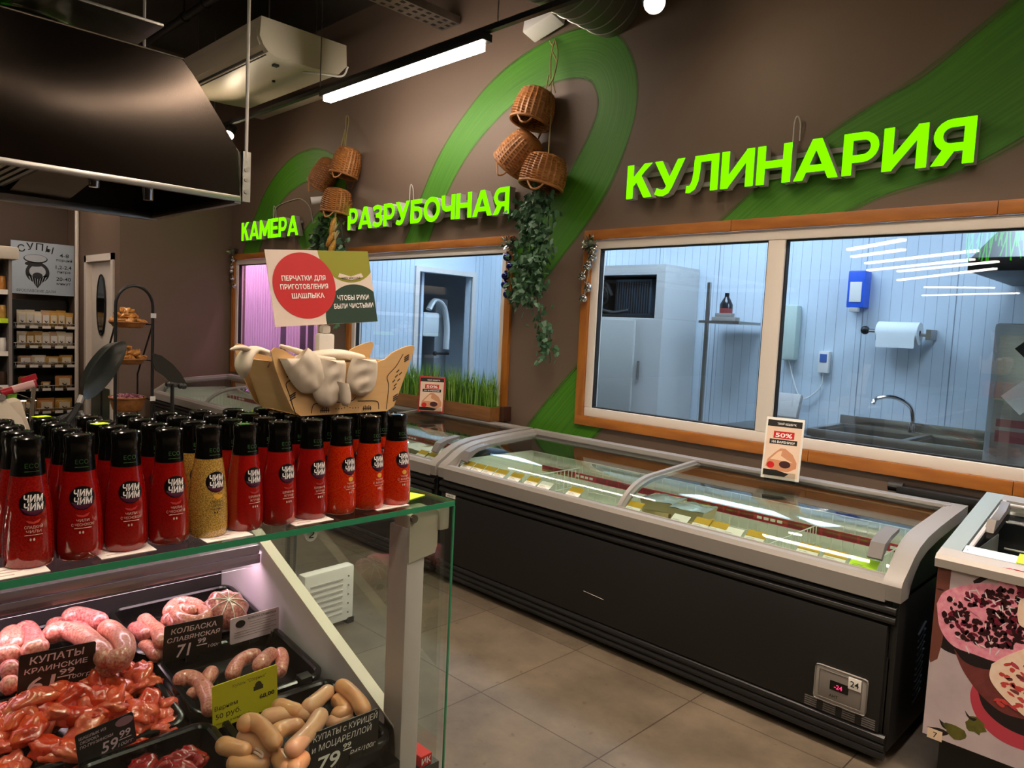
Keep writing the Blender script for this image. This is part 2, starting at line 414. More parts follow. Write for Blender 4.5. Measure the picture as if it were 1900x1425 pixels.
stroke([(2420, -260, .6), (2200, -90, .58), (2000, 50, .56), (1900, 125, .56), (1760, 220, .52), (1600, 295, .44), (1455, 390, .42), (1330, 500, .42), (1200, 620, .42), (1090, 740, .46), (1030, 810, .46), (960, 900, .46)], .0016)
# windows: white profile frames, panes, wooden trim boards
for i, (x0, x1, z0, z1) in enumerate(WIN):
    a, b, c, e = x0+TR, x1-TR, z0+TR, z1-TR; f = .055
    k = MB(); Y0, Y1 = WALL_Y-.004, WALL_Y+.06
    k.box(a, b, Y0, Y1, c, c+f, .006); k.box(a, b, Y0, Y1, e-f, e, .006); k.box(a, a+f, Y0, Y1, c+f, e-f, .006); k.box(b-f, b, Y0, Y1, c+f, e-f, .006)
    panes = [(a+f, b-f)]
    if i == 2:
        k.box(-1.745, -1.655, Y0, Y1, c+f, e-f, .006); panes = [(a+f, -1.745), (-1.655, b-f)]
    wo = struct(k.obj('window_%d' % (i+1), pvc))
    for p0, p1 in panes:
        struct(MB().box(p0, p1, WALL_Y+.03, WALL_Y+.036, c+f, e-f).obj('pane', winglass, wo, smooth=None))
    gk = MB()
    for p0, p1 in panes:
        g = .007
        gk.box(p0, p1, Y0+.012, WALL_Y+.04, c+f, c+f+g); gk.box(p0, p1, Y0+.012, WALL_Y+.04, e-f-g, e-f); gk.box(p0, p0+g, Y0+.012, WALL_Y+.04, c+f+g, e-f-g); gk.box(p1-g, p1, Y0+.012, WALL_Y+.04, c+f+g, e-f-g)
    struct(gk.obj('gasket', rubber, wo, smooth=None))
    t = MB(); Y0 = WALL_Y-.022
    cuts = {0: [], 1: [-4.6], 2: [-1.95, -.75]}[i]
    e_ = [x0]+cuts+[x1]
    for q0, q1 in zip(e_, e_[1:]):
        t.box(q0+.001, q1-.001, Y0, WALL_Y, z1-TR, z1, .002)
    cuts = {0: [], 1: [-4.4], 2: [-1.45, -.6]}[i]; e_ = [x0]+cuts+[x1]
    for q0, q1 in zip(e_, e_[1:]): t.box(q0+.001, q1-.001, Y0, WALL_Y, z0, z0+TR, .002)
    tr = struct(t.obj('trim_%d' % (i+1), wood))
    t = MB()
    t.box(x0, x0+TR, Y0, WALL_Y, z0+TR, z1-TR, .002); t.box(x1-TR, x1, Y0, WALL_Y, z0+TR, z1-TR, .002); struct(t.obj('trim_board', woodv, tr))
# white conduit down the corner by the door
m = MB().cyl((-9.30, 2.435, 0), (-9.30, 2.435, 4.1), .022, n=12); tag(m.obj('pipe', pvc), 'white vertical pipe in the corner left of the oval window door', 'pipe')
# ------------------------------------------------------------------ lamps of the shop
t = thing('track_rail', 'long black lighting track hung along the window wall', 'lighting track', (-3, 3.0, 3.2))
MB().box(-7.2, 1.6, 2.982, 3.018, 3.192, 3.225).obj('rail', blackmet, t, smooth=None)
for x in (-7.05, -5.15, -3.2, -1.2):
    MB().cyl((x, 3.0, 3.225), (x, 3.0, 4.1), .004, n=6).obj('suspension_wire', steel, t)
def linear_lamp(label, c, L_, along, em, hh=.05, w_=.06, group=None, skirt=0):
    t = thing('linear_lamp', label, 'lamp', c, group)
    a, b = (L_/2, w_/2) if along == 'x' else (w_/2, L_/2)
    q = MB(); q.box(c[0]-a, c[0]+a, c[1]-b, c[1]+b, c[2], c[2]+hh, .004)
    if skirt:
        z0 = c[2]-.04-skirt
        for sx in (-1, 1):
            if along == 'x': q.box(c[0]-a, c[0]+a, c[1]+sx*b-.002, c[1]+sx*b+.002, z0, c[2]+.004)
            else: q.box(c[0]+sx*a-.002, c[0]+sx*a+.002, c[1]-b, c[1]+b, z0, c[2]+.004)
    q.obj('lamp_housing', blackmet if along == 'x' else white, t)
    MB().box(c[0]-a*.94, c[0]+a*.94, c[1]-b*.86, c[1]+b*.86, c[2]-.04, c[2]).obj('diffuser', em, t, smooth=None)
    if skirt:
        for f in (-.7, .7):
            x, y = (c[0]+a*f, c[1]) if along == 'x' else (c[0], c[1]+b*f)
            MB().cyl((x, y, c[2]+hh), (x, y, 4.1), .004, n=6).obj('suspension_wire', steel, t)
    return t
linear_lamp('long white linear lamp on the black track below the ceiling', (-4.19, 3.0, 3.145), 1.82, 'x', tracklit, .045, .075)
def spot(label, c, aim, r=.045, L_=.11, em=bulblit, round_=False):
    t = thing('track_spotlight', label, 'spotlight', c); c = Vector(c); a = Vector(aim).normalized()
    MB().box(c.x-.02, c.x+.02, c.y-.02, c.y+.02, c.z+.02, 3.19).obj('bracket', blackmet, t)
    MB().cyl(c-a*L_*.6, c+a*L_*.35, r, n=20).obj('lamp_body', blackmet, t)
    MB().ball(c+a*L_*.32, r*.95, 16, 10).obj('bulb', em, t)
spot('round glowing bulb on the track at top right', (-2.12, 3.0, 3.06), (.55, -.6, -.55), .052)
spot('small lit spotlight beside the edge of the cooker hood', (-6.72, 3.0, 3.13), (.3, -.35, -.6), .05)
spots = []
k = 0
for (x, y, al) in ((-1.3, -.6, 'y'), (-3.6, -1.8, 'y'), (.8, -.6, 'y'), (-6.2, -1.0, 'y'), (-.2, -3.2, 'x'), (-3.4, -4.2, 'x'), (2.7, .5, 'y'), (-7.6, .6, 'y')):
    k += 1
    linear_lamp(['first', 'second', 'third', 'fourth', 'fifth', 'sixth', 'seventh', 'eighth'][k-1]+' white tube lamp of the row hung over the shop floor', (x, y, 3.35), 1.6, al, tubelit, .04, .09, 'tube lamps over the shop floor', .03)

# far rows of tubes deep in the shop; they show as reflections in the window panes
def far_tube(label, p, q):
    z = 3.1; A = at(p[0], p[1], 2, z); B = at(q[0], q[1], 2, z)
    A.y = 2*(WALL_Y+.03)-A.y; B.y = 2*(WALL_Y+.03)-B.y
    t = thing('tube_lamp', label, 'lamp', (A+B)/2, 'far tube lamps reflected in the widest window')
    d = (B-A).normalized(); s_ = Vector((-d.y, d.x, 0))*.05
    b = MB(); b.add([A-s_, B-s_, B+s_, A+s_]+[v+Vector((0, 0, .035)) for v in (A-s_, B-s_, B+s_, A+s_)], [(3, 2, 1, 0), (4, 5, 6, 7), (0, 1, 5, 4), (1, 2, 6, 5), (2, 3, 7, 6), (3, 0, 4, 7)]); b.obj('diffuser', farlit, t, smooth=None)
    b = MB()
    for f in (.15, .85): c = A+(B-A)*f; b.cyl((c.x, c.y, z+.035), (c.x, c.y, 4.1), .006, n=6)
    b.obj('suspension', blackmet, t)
for i, (p, q) in enumerate((((1575, 465), (1676, 447)), ((1582, 478), (1676, 465)), ((1607, 490), (1812, 467)), ((1611, 503), (1805, 483)), ((1667, 505), (1850, 487)), ((1667, 521), (1846, 500)), ((1714, 534), (1846, 535)), ((1712, 549), (1890, 545)),
        ((1166, 478), (1251, 489)), ((1173, 492), (1253, 503)), ((1267, 513), (1336, 516)), ((1267, 526), (1336, 527)), ((1247, 533), (1318, 534)))):
    far_tube('bright tube streak reflected in the %s pane of the widest window, %s from the top' % (('right', i) if i < 8 else ('left', i-8))[0:1]*1+() if 0 else 'bright tube streak reflected in the %s pane of the widest window, %s from its top' % ('right' if i < 8 else 'left', ('first', 'second', 'third', 'fourth', 'fifth', 'sixth', 'seventh', 'eighth')[i if i < 8 else i-8]), p, q)
# ------------------------------------------------------------------ lit word signs
def band(pts, w_):
    P = [Vector((x, y)) for x, y in pts]; out = []
    L = []
    for i, p in enumerate(P):
        t = (P[min(i+1, len(P)-1)]-P[max(i-1, 0)]).normalized(); n_ = Vector((-t.y, t.x))*w_/2; L.append((p+n_, p-n_))
    for (a, b), (c, d) in zip(L, L[1:]): out.append([tuple(b), tuple(d), tuple(c), tuple(a)])
    return out
def arc(cx, cy, rx, ry, a0, a1, n=10): return [(cx+rx*cos(rad(a0+(a1-a0)*i/n)), cy+ry*sin(rad(a0+(a1-a0)*i/n))) for i in range(n+1)]
def R_(x0, y0, x1, y1): return [(x0, y0), (x1, y0), (x1, y1), (x0, y1)]
bowlP = band([(.2, .91), (.44, .91)]+arc(.46, .645, .265, .265, 88, -88)+[(.44, .38), (.2, .38)], .18)
BL = {
 'К': (.88, [R_(0, 0, .22, 1), [(.2, .33), (.62, .78), (.88, 1), (.60, 1), (.2, .60)], [(.33, .50), (.62, 0), (.90, 0), (.50, .66)]]),
 'А': (1.10, [[(0, 0), (.23, 0), (.56, .80), (.43, 1)], [(.43, 1), (.50, .80), (.86, 0), (1.10, 0), (.66, 1)], R_(.22, .19, .88, .36)]),
 'М': (1.14, [R_(0, 0, .21, 1), R_(.93, 0, 1.14, 1), [(.0, 1), (.47, .14), (.60, .14), (.62, .40), (.20, 1)], [(1.14, 1), (.94, 1), (.52, .40), (.54, .14), (.67, .14)]]),
 'Е': (.78, [R_(0, 0, .22, 1), R_(.2, 0, .78, .18), R_(.2, .415, .71, .585), R_(.2, .82, .77, 1)]),
 'Р': (.82, [R_(0, 0, .22, 1)]+bowlP),
 'Я': (.84, [[(.84-x, y) for x, y in q][::-1] for q in [R_(0, 0, .22, 1)]+bowlP]+[[(0, 0), (.26, 0), (.52, .40), (.27, .44)]]),
 'З': (.76, band([(.03, .83), (.2, .90), (.36, .91), (.54, .87), (.62, .74), (.56, .60), (.40, .545), (.24, .54)], .18)+band([(.24, .53), (.44, .525), (.60, .45), (.66, .30), (.60, .16), (.44, .095), (.26, .10), (.03, .19)], .19)),
 'У': (1.0, [[(0, 1), (.25, 1), (.60, .36), (.46, .20)], [(.77, 1), (1.0, 1), (.60, .18), (.44, .36)]]+band([(.54, .27), (.44, .12), (.32, .075), (.20, .085), (.07, .14)], .19)),
 'Б': (.82, [R_(0, 0, .22, 1), R_(.2, .82, .76, 1)]+band([(.2, .09), (.44, .09)]+arc(.44, .35, .28, .26, -88, 88)+[(.42, .61), (.2, .61)], .18)),
 'О': (1.08, band(arc(.54, .5, .435, .42, 0, 366, 30), .2)),
 'Ч': (.86, [R_(.64, 0, .86, 1)]+band([(.11, 1), (.11, .66), (.17, .50), (.32, .43), (.48, .44), (.70, .49)], .2)),
 'Н': (.92, [R_(0, 0, .22, 1), R_(.70, 0, .92, 1), R_(.2, .41, .72, .6)]),
 'Л': (.98, [R_(.76, 0, .98, 1), R_(.24, .82, .78, 1)]+band([(.325, .90), (.315, .6), (.28, .32), (.20, .14), (.10, .085), (0, .095)], .2)),
 'И': (.94, [R_(0, 0, .22, 1), R_(.72, 0, .94, 1), [(.2, 0), (.2, .32), (.74, 1), (.74, .68)]]),
}
def word_sign(word, x0, x1, z0, z1, label, hooks):
    t = thing('lit_word_sign', label, 'sign', ((x0+x1)/2, WALL_Y, z0))
    H = z1-z0; ws = [BL[c][0] for c in word]; gap = .09
    k = (x1-x0)/(sum(ws)+gap*(len(word)-1)); x = x0
    rail = MB()
    for z in (z0+H*.25, z0+H*.72): rail.box(x0+.03, x1-.03, WALL_Y-.018, WALL_Y-.004, z-.012, z+.012)
    rail.obj('mounting_rail', grey, t, smooth=None)
    for ch, w_ in zip(word, ws):
        M = face_M((x, WALL_Y-.02, z0), (1, 0, 0), (0, 0, 1)); b = MB(); f = MB()
        for pl in BL[ch][1]:
            q = [(a*k, c*H) for a, c in pl]; b.prism(q, 0, .055, M); f.prism(q, .0551, .058, M)
        lo = b.obj('letter', lgrey, t, smooth=None); f.obj('letter_face', limelit, lo, smooth=None)
        x += w_*k+gap*k
    for hx in hooks:
        MB().tube(bez([(hx-.012, WALL_Y-.03, z1-.02), (hx-.012, WALL_Y-.03, z1+.10), (hx, WALL_Y-.03, z1+.135), (hx+.014, WALL_Y-.02, z1+.10), (hx+.012, WALL_Y-.01, z1+.02)], 6), .004, 6).obj('cable_loop', lgrey, t)
word_sign('КАМЕРА', -7.56, -6.38, 2.245, 2.432, 'smallest lit green letter sign КАМЕРА over the pink window', [-6.95])
word_sign('РАЗРУБОЧНАЯ', -5.535, -3.57, 2.24, 2.42, 'lit green letter sign РАЗРУБОЧНАЯ over the middle window', [-4.72])
word_sign('КУЛИНАРИЯ', -2.60, -.842, 2.25, 2.44, 'lit green letter sign КУЛИНАРИЯ over the widest window', [-1.63])
# ------------------------------------------------------------------ wicker baskets
def basket(c0, c1, w_, label, tilt, group=None, hn=2):
    """c0 px of closed end, c1 px of rim centre, at wall distance Y given in tilt[0]; tilt[1]: lean of the opening towards the shop"""
    top = at(c0[0], c0[1], 1, tilt[0]); rim = at(c1[0], c1[1], 1, tilt[0])
    ax = (top-rim); h = ax.length; ax.normalize(); ax = (ax+Vector((0, tilt[1], 0))).normalized()
    sx = Vector((1, 0, 0)); sx = (sx-ax*sx.dot(ax)).normalized(); sy = ax.cross(sx)
    M = Matrix(((sx.x, sy.x, ax.x, rim.x), (sx.y, sy.y, ax.y, rim.y), (sx.z, sy.z, ax.z, rim.z), (0, 0, 0, 1)))
    t = thing('wicker_basket', label, 'basket', rim, group)
    R = w_/2; nr = 26
    def disp(i, k, a): return .0042*cos(pi*i)*(1 if (k//4) % 2 else -1)+(.0035 if k % 4 == 0 else 0)
    pr = []
    for i in range(nr+1):
        u = i/nr
        if u < .8: r = R*(1+.05*sin(u/.8*pi)-.14*(u/.8)**2)
        else: r = R*.86*max(.02, 1-((u-.8)/.2)**2)**.5
        pr.append((max(r, .004), u*h*(.8/.8)))
    b = MB(); b.lathe(pr, 96, M, disp=disp); b.lathe([(r*.93, z*.97) for r, z in pr], 96, M, disp=disp); b.obj('woven_body', wicker, t, 50)
    q = MB(); cpts = [M @ Vector((R*1.0*cos(2*pi*k/40), R*1.0*sin(2*pi*k/40), .002*sin(k*pi))) for k in range(40)]
    q.tube(cpts, .010, 8, True); q.obj('rim', wicker, t, 50)
    for k in range(hn):
        a = pi*.5+pi*k+.5
        p0 = M @ Vector((R*cos(a-.42), R*sin(a-.42), 0)); p1 = M @ Vector((R*cos(a+.42), R*sin(a+.42), 0)); md = M @ Vector((R*1.25*cos(a), R*1.25*sin(a), -.01))
        md.z -= .05
        MB().tube(bez([p0, p0*.5+md*.5+Vector((0, 0, -.012)), md, p1*.5+md*.5+Vector((0, 0, -.012)), p1], 6), .006, 6).obj('handle', wicker, t)
    return t, M
G1 = 'wicker baskets hung by the right of the sign РАЗРУБОЧНАЯ'; G2 = 'wicker baskets hung by the left of the sign РАЗРУБОЧНАЯ'
basket((992, 160), (983, 228), .255, 'topmost wicker basket of the cluster by the large green loop', (3.44, .22), G1)
basket((985, 250), (945, 308), .245, 'tilted wicker basket in the middle of the cluster by the green loop', (3.45, .12), G1)
basket((1012, 284), (1003, 346), .275, 'lowest wicker basket with ivy hanging out below the green loop', (3.40, .16), G1)
basket((642, 271), (637, 326), .235, 'upper wicker basket of the far cluster with open mouth towards the shop', (3.46, .2), G2)
basket((612, 297), (592, 342), .215, 'tilted wicker basket leaning left in the far cluster', (3.50, .1), G2)
basket((625, 348), (622, 396), .25, 'lowest wicker basket of the far cluster above the corn cobs', (3.45, .1), G2)
def rope_thing(label, px, Y):
    t = MB()
    for line in px: t.tube(bez([at(a, b, 1, Y+dy) for a, b, dy in line], 6), .0045, 6)
    tag(t.obj('jute_rope', rope), label, 'rope')
rope_thing('knotted jute rope holding the basket cluster at the top of the green loop', [
    [(1022, 145, .02), (1022, 110, .08), (1029, 75, .12), (1035, 100, .08), (1028, 140, .03), (1018, 160, 0)], [(1025, 96, .08), (1033, 118, .06), (1026, 150, .03), (1030, 172, 0)],
    [(1020, 76, .12), (1026, 84, .1), (1030, 73, .12)], [(1018, 140, .02), (1012, 172, 0)], [(1022, 150, .02), (1022, 210, .03), (1018, 285, .0)]], 3.46)
rope_thing('thin jute rope loop above the far basket cluster', [[(638, 272, .0), (641, 240, .06), (643, 215, .1), (647, 222, .1), (643, 250, .05), (641, 272, 0)], [(633, 272, 0), (640, 240, .05)]], 3.48)
# ------------------------------------------------------------------ ivy
def leaf_poly(s):
    return [(0, 0), (.28*s, -.12*s), (.5*s, .1*s), (.34*s, .38*s), (.36*s, .62*s), (.12*s, .66*s), (0, s), (-.12*s, .66*s), (-.36*s, .62*s), (-.34*s, .38*s), (-.5*s, .1*s), (-.28*s, -.12*s)]
def ivy(label, strands, Y, n, size=.05, spread=.05):
    rnd = random.Random(len(strands)*13+n); P0 = at(*strands[0][0][:2], 1, Y)
    t = thing('ivy_vine', label, 'ivy', P0); st = MB(); lf = MB()
    for S in strands:
        pts = bez([at(q[0], q[1], 1, Y-(q[2] if len(q) > 2 else 0)) for q in S], 8); st.tube(pts, .0035, 5)
        L_ = sum((pts[i+1]-pts[i]).length for i in range(len(pts)-1))
        for k in range(int(n*L_)):
            u = rnd.random()*(len(pts)-1); i = int(u); c = pts[i].lerp(pts[min(i+1, len(pts)-1)], u-i)
            c = c+Vector((rnd.gauss(0, spread), rnd.gauss(-.02, spread*.5), rnd.gauss(0, spread*.6)))
            if c.y > WALL_Y-.015: c.y = WALL_Y-.015-rnd.random()*.03
            E_ = Euler((pi/2+rnd.gauss(.1, .6), rnd.gauss(pi, .7), rnd.gauss(0, .7)), 'XYZ')
            s = size*rnd.uniform(.6, 1.15); pl = leaf_poly(s)
            M = Matrix.Translation(c) @ E_.to_matrix().to_4x4()
            b = .18*s
            vs = [(x, y, -abs(x)*.35+.1*y) for x, y in pl]
            lf.add(vs, [(0, 1, 2, 3, 4, 5, 6), (0, 6, 7, 8, 9, 10, 11)], M, mi=0 if rnd.random() < .75 else 1)
    st.obj('stems', ivyd, t); lf.obj('foliage', [ivyg, mat('ivy_leaf_pale', '56785C', .5)], t, smooth=None)
ivy('artificial ivy trailing down the wall from the lowest basket by the green loop', [
    [(1000, 350, .1), (985, 400, .08), (985, 450, .06), (985, 510, .05), (975, 560, .04)], [(1010, 355, .1), (1005, 400, .08), (1000, 460, .06), (995, 530, .05), (1003, 590, .04), (1015, 630, .03), (1022, 668, .03)],
    [(985, 370, .1), (965, 395, .08), (948, 405, .08)], [(995, 380, .08), (975, 430, .06), (968, 500, .05), (955, 555, .04)], [(1015, 360, .1), (1018, 420, .07), (1010, 480, .05), (1000, 545, .04)],
    [(1000, 400, .08), (990, 470, .06), (980, 530, .05), (960, 570, .04)]], 3.52, 150, .052, .04)
ivy('dark ivy hanging from the far baskets behind the corn cobs', [[(605, 405, .08), (600, 430, .06), (592, 460, .05)], [(612, 405, .08), (610, 440, .06), (605, 500, .05), (610, 560, .04), (622, 600, .04)], [(600, 415, .08), (590, 440, .06), (588, 460, .05)], [(632, 410, .08), (637, 450, .06), (640, 470, .05)]], 3.54, 110, .06, .04)
# corn cobs
def cob(c0, c1, r, label):
    a = at(c0[0], c0[1], 1, 3.42); b = at(c1[0], c1[1], 1, 3.40); ax = (b-a); L_ = ax.length
    t = thing('corn_cob', label, 'corn', a, 'dried corn cobs strung below the far baskets')
    q = MB(); ax.normalize(); M = face_M(a, ax.cross(Vector((0, 1, 0))), Vector((0, 1, 0))); M = Matrix.Translation(a) @ ax.to_track_quat('Z', 'Y').to_matrix().to_4x4()
    q.lathe([(r*(.35+.65*sin(min(1, u*2.2)*pi/2))*(1-.55*max(0, u-.5)*2*max(0, u-.5)*2) if u < .98 else r*.2, u*L_) for u in [i/24 for i in range(25)]], 20, M, disp=lambda i, k, a_: .0022*cos(10*a_)*cos(pi*i), cap0=True, cap1=True); q.obj('kernels', cornm, t, 60)
    h = MB()
    for k in range(5): h.tube(bez([a, a-ax*.03+Vector((.012*cos(k*1.3), -.01, .012*sin(k*1.3))), a-ax*.07+Vector((.03*cos(k*1.3), -.015, .02*sin(k*1.3)))], 5), [.006, .006]*5+[.002], 5)
    h.obj('husk', mat('corn_husk', 'CDB98A', .7), t)
cob((622, 402), (613, 437), .024, 'upper pale yellow corn cob hung under the far baskets')
cob((620, 430), (607, 458), .026, 'middle corn cob of the string under the far baskets')
cob((622, 446), (609, 478), .025, 'lowest corn cob partly behind the red and green glove sign')
# ------------------------------------------------------------------ garlands on the window trims
def garland(label, top, balls, mm, Y, r, rosette=True):
    p0 = at(top[0], top[1], 1, Y); t = thing('christmas_garland', label, 'garland', p0)
    MB().tube([p0]+[at(a, b, 1, Y) for a, b in balls], .003, 5).obj('string', silver, t)
    if rosette:
        q = MB(); rn = random.Random(top[0])
        for k in range(46):
            d = Vector((rn.gauss(0, 1), rn.gauss(-.4, .6), rn.gauss(0, 1))).normalized(); e = d.cross(Vector((.3, 1, .2))).normalized()
            a = p0+d*.012; b = p0+d*rn.uniform(.05, .075)
            q.poly([a, a*.5+b*.5+e*.012, b, a*.5+b*.5-e*.012])
        q.obj('tinsel_rosette', [silver], t, smooth=None)
        MB().ball(p0, .022, 12, 8).obj('pine_cone', mat('pine_cone', '4A5A40', .6), t)
    for a, b in balls:
        c = at(a, b, 1, Y); q = MB(); q.ball(c, r, 18, 12)
        q.cyl(c+Vector((0, 0, r*.9)), c+Vector((0, 0, r*1.25)), r*.3, n=8); o = q.obj('bauble' if mm is blueb else 'bell', mm, t, 50)
        if mm is silver:
            s = MB()
            for g in range(2): s.tube([c+Vector((r*1.01*sin(u)*cos(g*pi/2+.4), -r*1.01*cos(u)*.9, r*1.01*sin(u)*sin(g*pi/2+.4))) for u in [-.9, -.45, 0, .45, .9]], .004, 5)
            s.obj('slot', black, o)
garland('silver jingle bell garland at the upper left corner of the widest window', (1096, 452), [(1099, 478), (1090, 494), (1080, 514), (1091, 534), (1082, 554), (1101, 463)], silver, 3.55, .026)
garland('navy blue bauble garland at the upper right corner of the middle window', (945, 452), [(941, 477), (947, 494), (938, 512), (937, 528), (941, 546)], blueb, 3.55, .029)
garland('small silver bell garland beside the pink window', (432, 466), [(432, 482), (430, 495), (429, 503), (431, 517), (434, 531)], silver, 3.555, .026)
# security camera and small wall box, wire
c = at(588, 372, 1, 3.45); t = thing('security_camera', 'white bullet security camera on the wall left of the far baskets', 'camera', c)
dv = Vector((-.55, -.75, -.15)).normalized()
q = MB(); q.cyl(c-dv*.1, c+dv*.05, .034, n=20); q.obj('camera_body', white, t)
q = MB(); q.cyl(c+dv*.0505, c+dv*.056, .026, n=20); q.obj('lens', blackgloss, t)
q = MB(); q.cyl(c-dv*.06, (c.x+.05, WALL_Y, c.z+.02), .014, n=10); q.cyl((c.x+.05, WALL_Y-.012, c.z+.02), (c.x+.05, WALL_Y, c.z+.02), .04, n=20); q.obj('wall_mount', white, t)
q = MB(); q.tube(bez([at(a, b, 1, WALL_Y-.006) for a, b in ((511, 407), (512, 385), (540, 372), (560, 370), (575, 385), (581, 412))], 8), .004, 6); tag(q.obj('loose_wire', lgrey), 'thin loose wire looping on the wall above the sign КАМЕРА', 'cable')
c = at(1010, 38, 1, 3.52); q = MB(); q.cbox(c, (.26, .12, .13), Euler((rad(-18), rad(-12), 0)), .012); tag(q.obj('wall_speaker', white), 'white box mounted high on the wall under the round duct', 'speaker')
# ------------------------------------------------------------------ rooms behind the windows
KY0, KY1 = WALL_Y+.12, 5.5
m = MB().box(-5.95, 3.6, KY0, KY1+.1, -.1, 0); struct(m.obj('floor_kitchen', kitfloor, smooth=None))
m = MB().box(-5.95, 3.6, KY0, KY1+.1, 2.9, 3.0); struct(m.obj('ceiling_kitchen', kitwall, smooth=None))
seam = mat('panel_seam', '8E9AA6', .5)
m = MB(); m.box(-5.95, 3.6, KY1, KY1+.1, 0, 2.9)
x = -5.4
while x < 3.4: m.box(x, x+.006, KY1-.002, KY1, 0, 2.9, mi=1); x += .58
x = -5.8
while x < 3.4: m.box(x, x+.002, KY1-.001, KY1, 0, 2.9, mi=1); x += .0725
struct(m.obj('wall_kitchen', [kitwall, seam], smooth=None))
m = MB(); m.box(-6.0, -5.9, KY0, 4.6, 0, 2.9); m.box(-6.0, -5.9, 5.32, KY1, 0, 2.9); m.box(-6.0, -5.9, 4.6, 5.32, 1.99, 2.9)
y = KY0+.05
while y < KY1:
    if not 4.56 < y < 5.36: m.box(-5.9, -5.899, y, y+.003, 0, 2.9, mi=1)
    y += .055
struct(m.obj('wall_partition', [kitwall, seam], smooth=None))
m = MB(); m.box(3.5, 3.6, KY0, KY1, 0, 2.9); struct(m.obj('wall_kitchen_side', kitwall, smooth=None))
m = MB(); f = .05
m.box(-5.91, -5.88, 4.6-f, 4.6, 0, 1.99+f); m.box(-5.91, -5.88, 5.32, 5.32+f, 0, 1.99+f); m.box(-5.91, -5.88, 4.6, 5.32, 1.99, 1.99+f)
struct(m.obj('door_2', pvc, smooth=None))
for k, (x, y) in enumerate(((-4.9, 4.5), (-2.6, 4.5), (-.4, 4.5), (1.8, 4.5))):
    t = thing('ceiling_panel_light', ['bright square ceiling panel in the room behind the middle window', 'bright ceiling panel above the cabinet behind the widest window', 'bright ceiling panel above the sink', 'bright ceiling panel beyond the oven'][k], 'lamp', (x, y, 2.9), 'ceiling panels of the back room')
    MB().box(x-.62, x+.62, y-.32, y+.32, 2.87, 2.9).obj('frame', white, t, smooth=None); MB().box(x-.6, x+.6, y-.3, y+.3, 2.862, 2.87).obj('diffuser', kitlit, t, smooth=None)
# cold chamber with pink light
m = MB()
def corr(u, v):
    x = -13+u*7.0; return (x, 4.62+.012*(1 if (x*100/7.0) % 1 < .5 else -1), 3.0*v)
m.grid(corr, 1401, 2); struct(m.obj('wall_chamber', mat('corrugated_panel', 'E6DCE2', .35), smooth=None))
m = MB(); m.box(-13, -8.1, KY0, 3.73, 0, 3.0); m.box(-13.1, -13, KY0, 4.7, 0, 3.0); struct(m.obj('wall_chamber_side', kitwall, smooth=None))
m = MB(); m.box(-13, -6.0, KY0, 4.7, 3.0, 3.05); struct(m.obj('ceiling_chamber', kitwall, smooth=None))
m = MB(); m.box(-13, -6.0, KY0, 4.7, -.05, 0); struct(m.obj('floor_chamber', kitfloor, smooth=None))
for k, x in enumerate((-9.3, -7.2)):
    t = thing('pink_tube_lamp', ('pink fluorescent tube on the chamber ceiling near the window', 'second pink fluorescent tube on the chamber ceiling deeper inside')[1-k], 'lamp', (x, 4.1, 2.95))
    MB().box(x-.6, x+.6, 4.05, 4.15, 2.93, 3.0).obj('lamp_housing', white, t, smooth=None); MB().cyl((x-.58, 4.1, 2.91), (x+.58, 4.1, 2.91), .02, n=10).obj('tube', pinklit, t)
t = thing('strip_curtain', 'dark translucent plastic strip curtain inside the pink lit chamber', 'curtain', (-7.9, 4.3, 2.2))
for k, px in enumerate((527, 562, 578, 606, 638)):
    p = at(px, 640, 1, 4.25); MB().box(p.x-.07, p.x+.05, 4.24+.01*(k % 2), 4.245+.01*(k % 2), 0, 1.62).obj('strip', mat('smoky_strip', '5A4A58', .25), t, smooth=None)
# bandsaw seen through the doorway on the partition
t = thing('bandsaw', 'white butcher band saw standing in the doorway behind the middle window', 'band saw', (-6.6, 5.2, 0))
cwhite = mat('enamel_white', 'D6DADA', .3); sil = mat('machine_silver', '9FA4A8', .35, .6)
q = MB(); q.box(-6.5, -6.05, 4.78, 5.28, .75, .85, .01); q.obj('saw_table', steel, t)
q = MB(); q.box(-6.45, -6.1, 4.85, 5.25, 0, .75, .02); q.obj('pedestal', sil, t)
q = MB(); q.box(-6.42, -6.2, 5.08, 5.26, .85, 1.75, .03); q.obj('column', sil, t)
q = MB(); q.tube(bez([(-6.12, 4.92, 1.62), (-6.12, 5.0, 1.72), (-6.12, 5.12, 1.66), (-6.12, 5.18, 1.45), (-6.12, 5.18, 1.2)], 8), .045, 10, flat=.5); q.obj('blade_guard', cwhite, t)
q = MB(); q.cbox((-6.14, 4.95, 1.46), (.08, .22, .26), None, .03); q.obj('motor_cover', cwhite, t)
q = MB(); q.cyl((-6.12, 5.22, 1.15), (-6.12, 5.05, 1.15), .012, n=8); q.ball((-6.12, 5.03, 1.15), .025); q.obj('lever', black, t)
m = MB(); m.box(-7.6, -7.5, 4.72, 5.7, 0, 2.6); m.box(-7.6, -6.0, 5.6, 5.7, 0, 2.6); m.box(-7.6, -6.0, 4.72, 4.75, 0, 2.6); m.box(-7.6, -6.0, 4.72, 5.7, 2.6, 2.65); struct(m.obj('wall_saw_niche', kitwall, smooth=None))
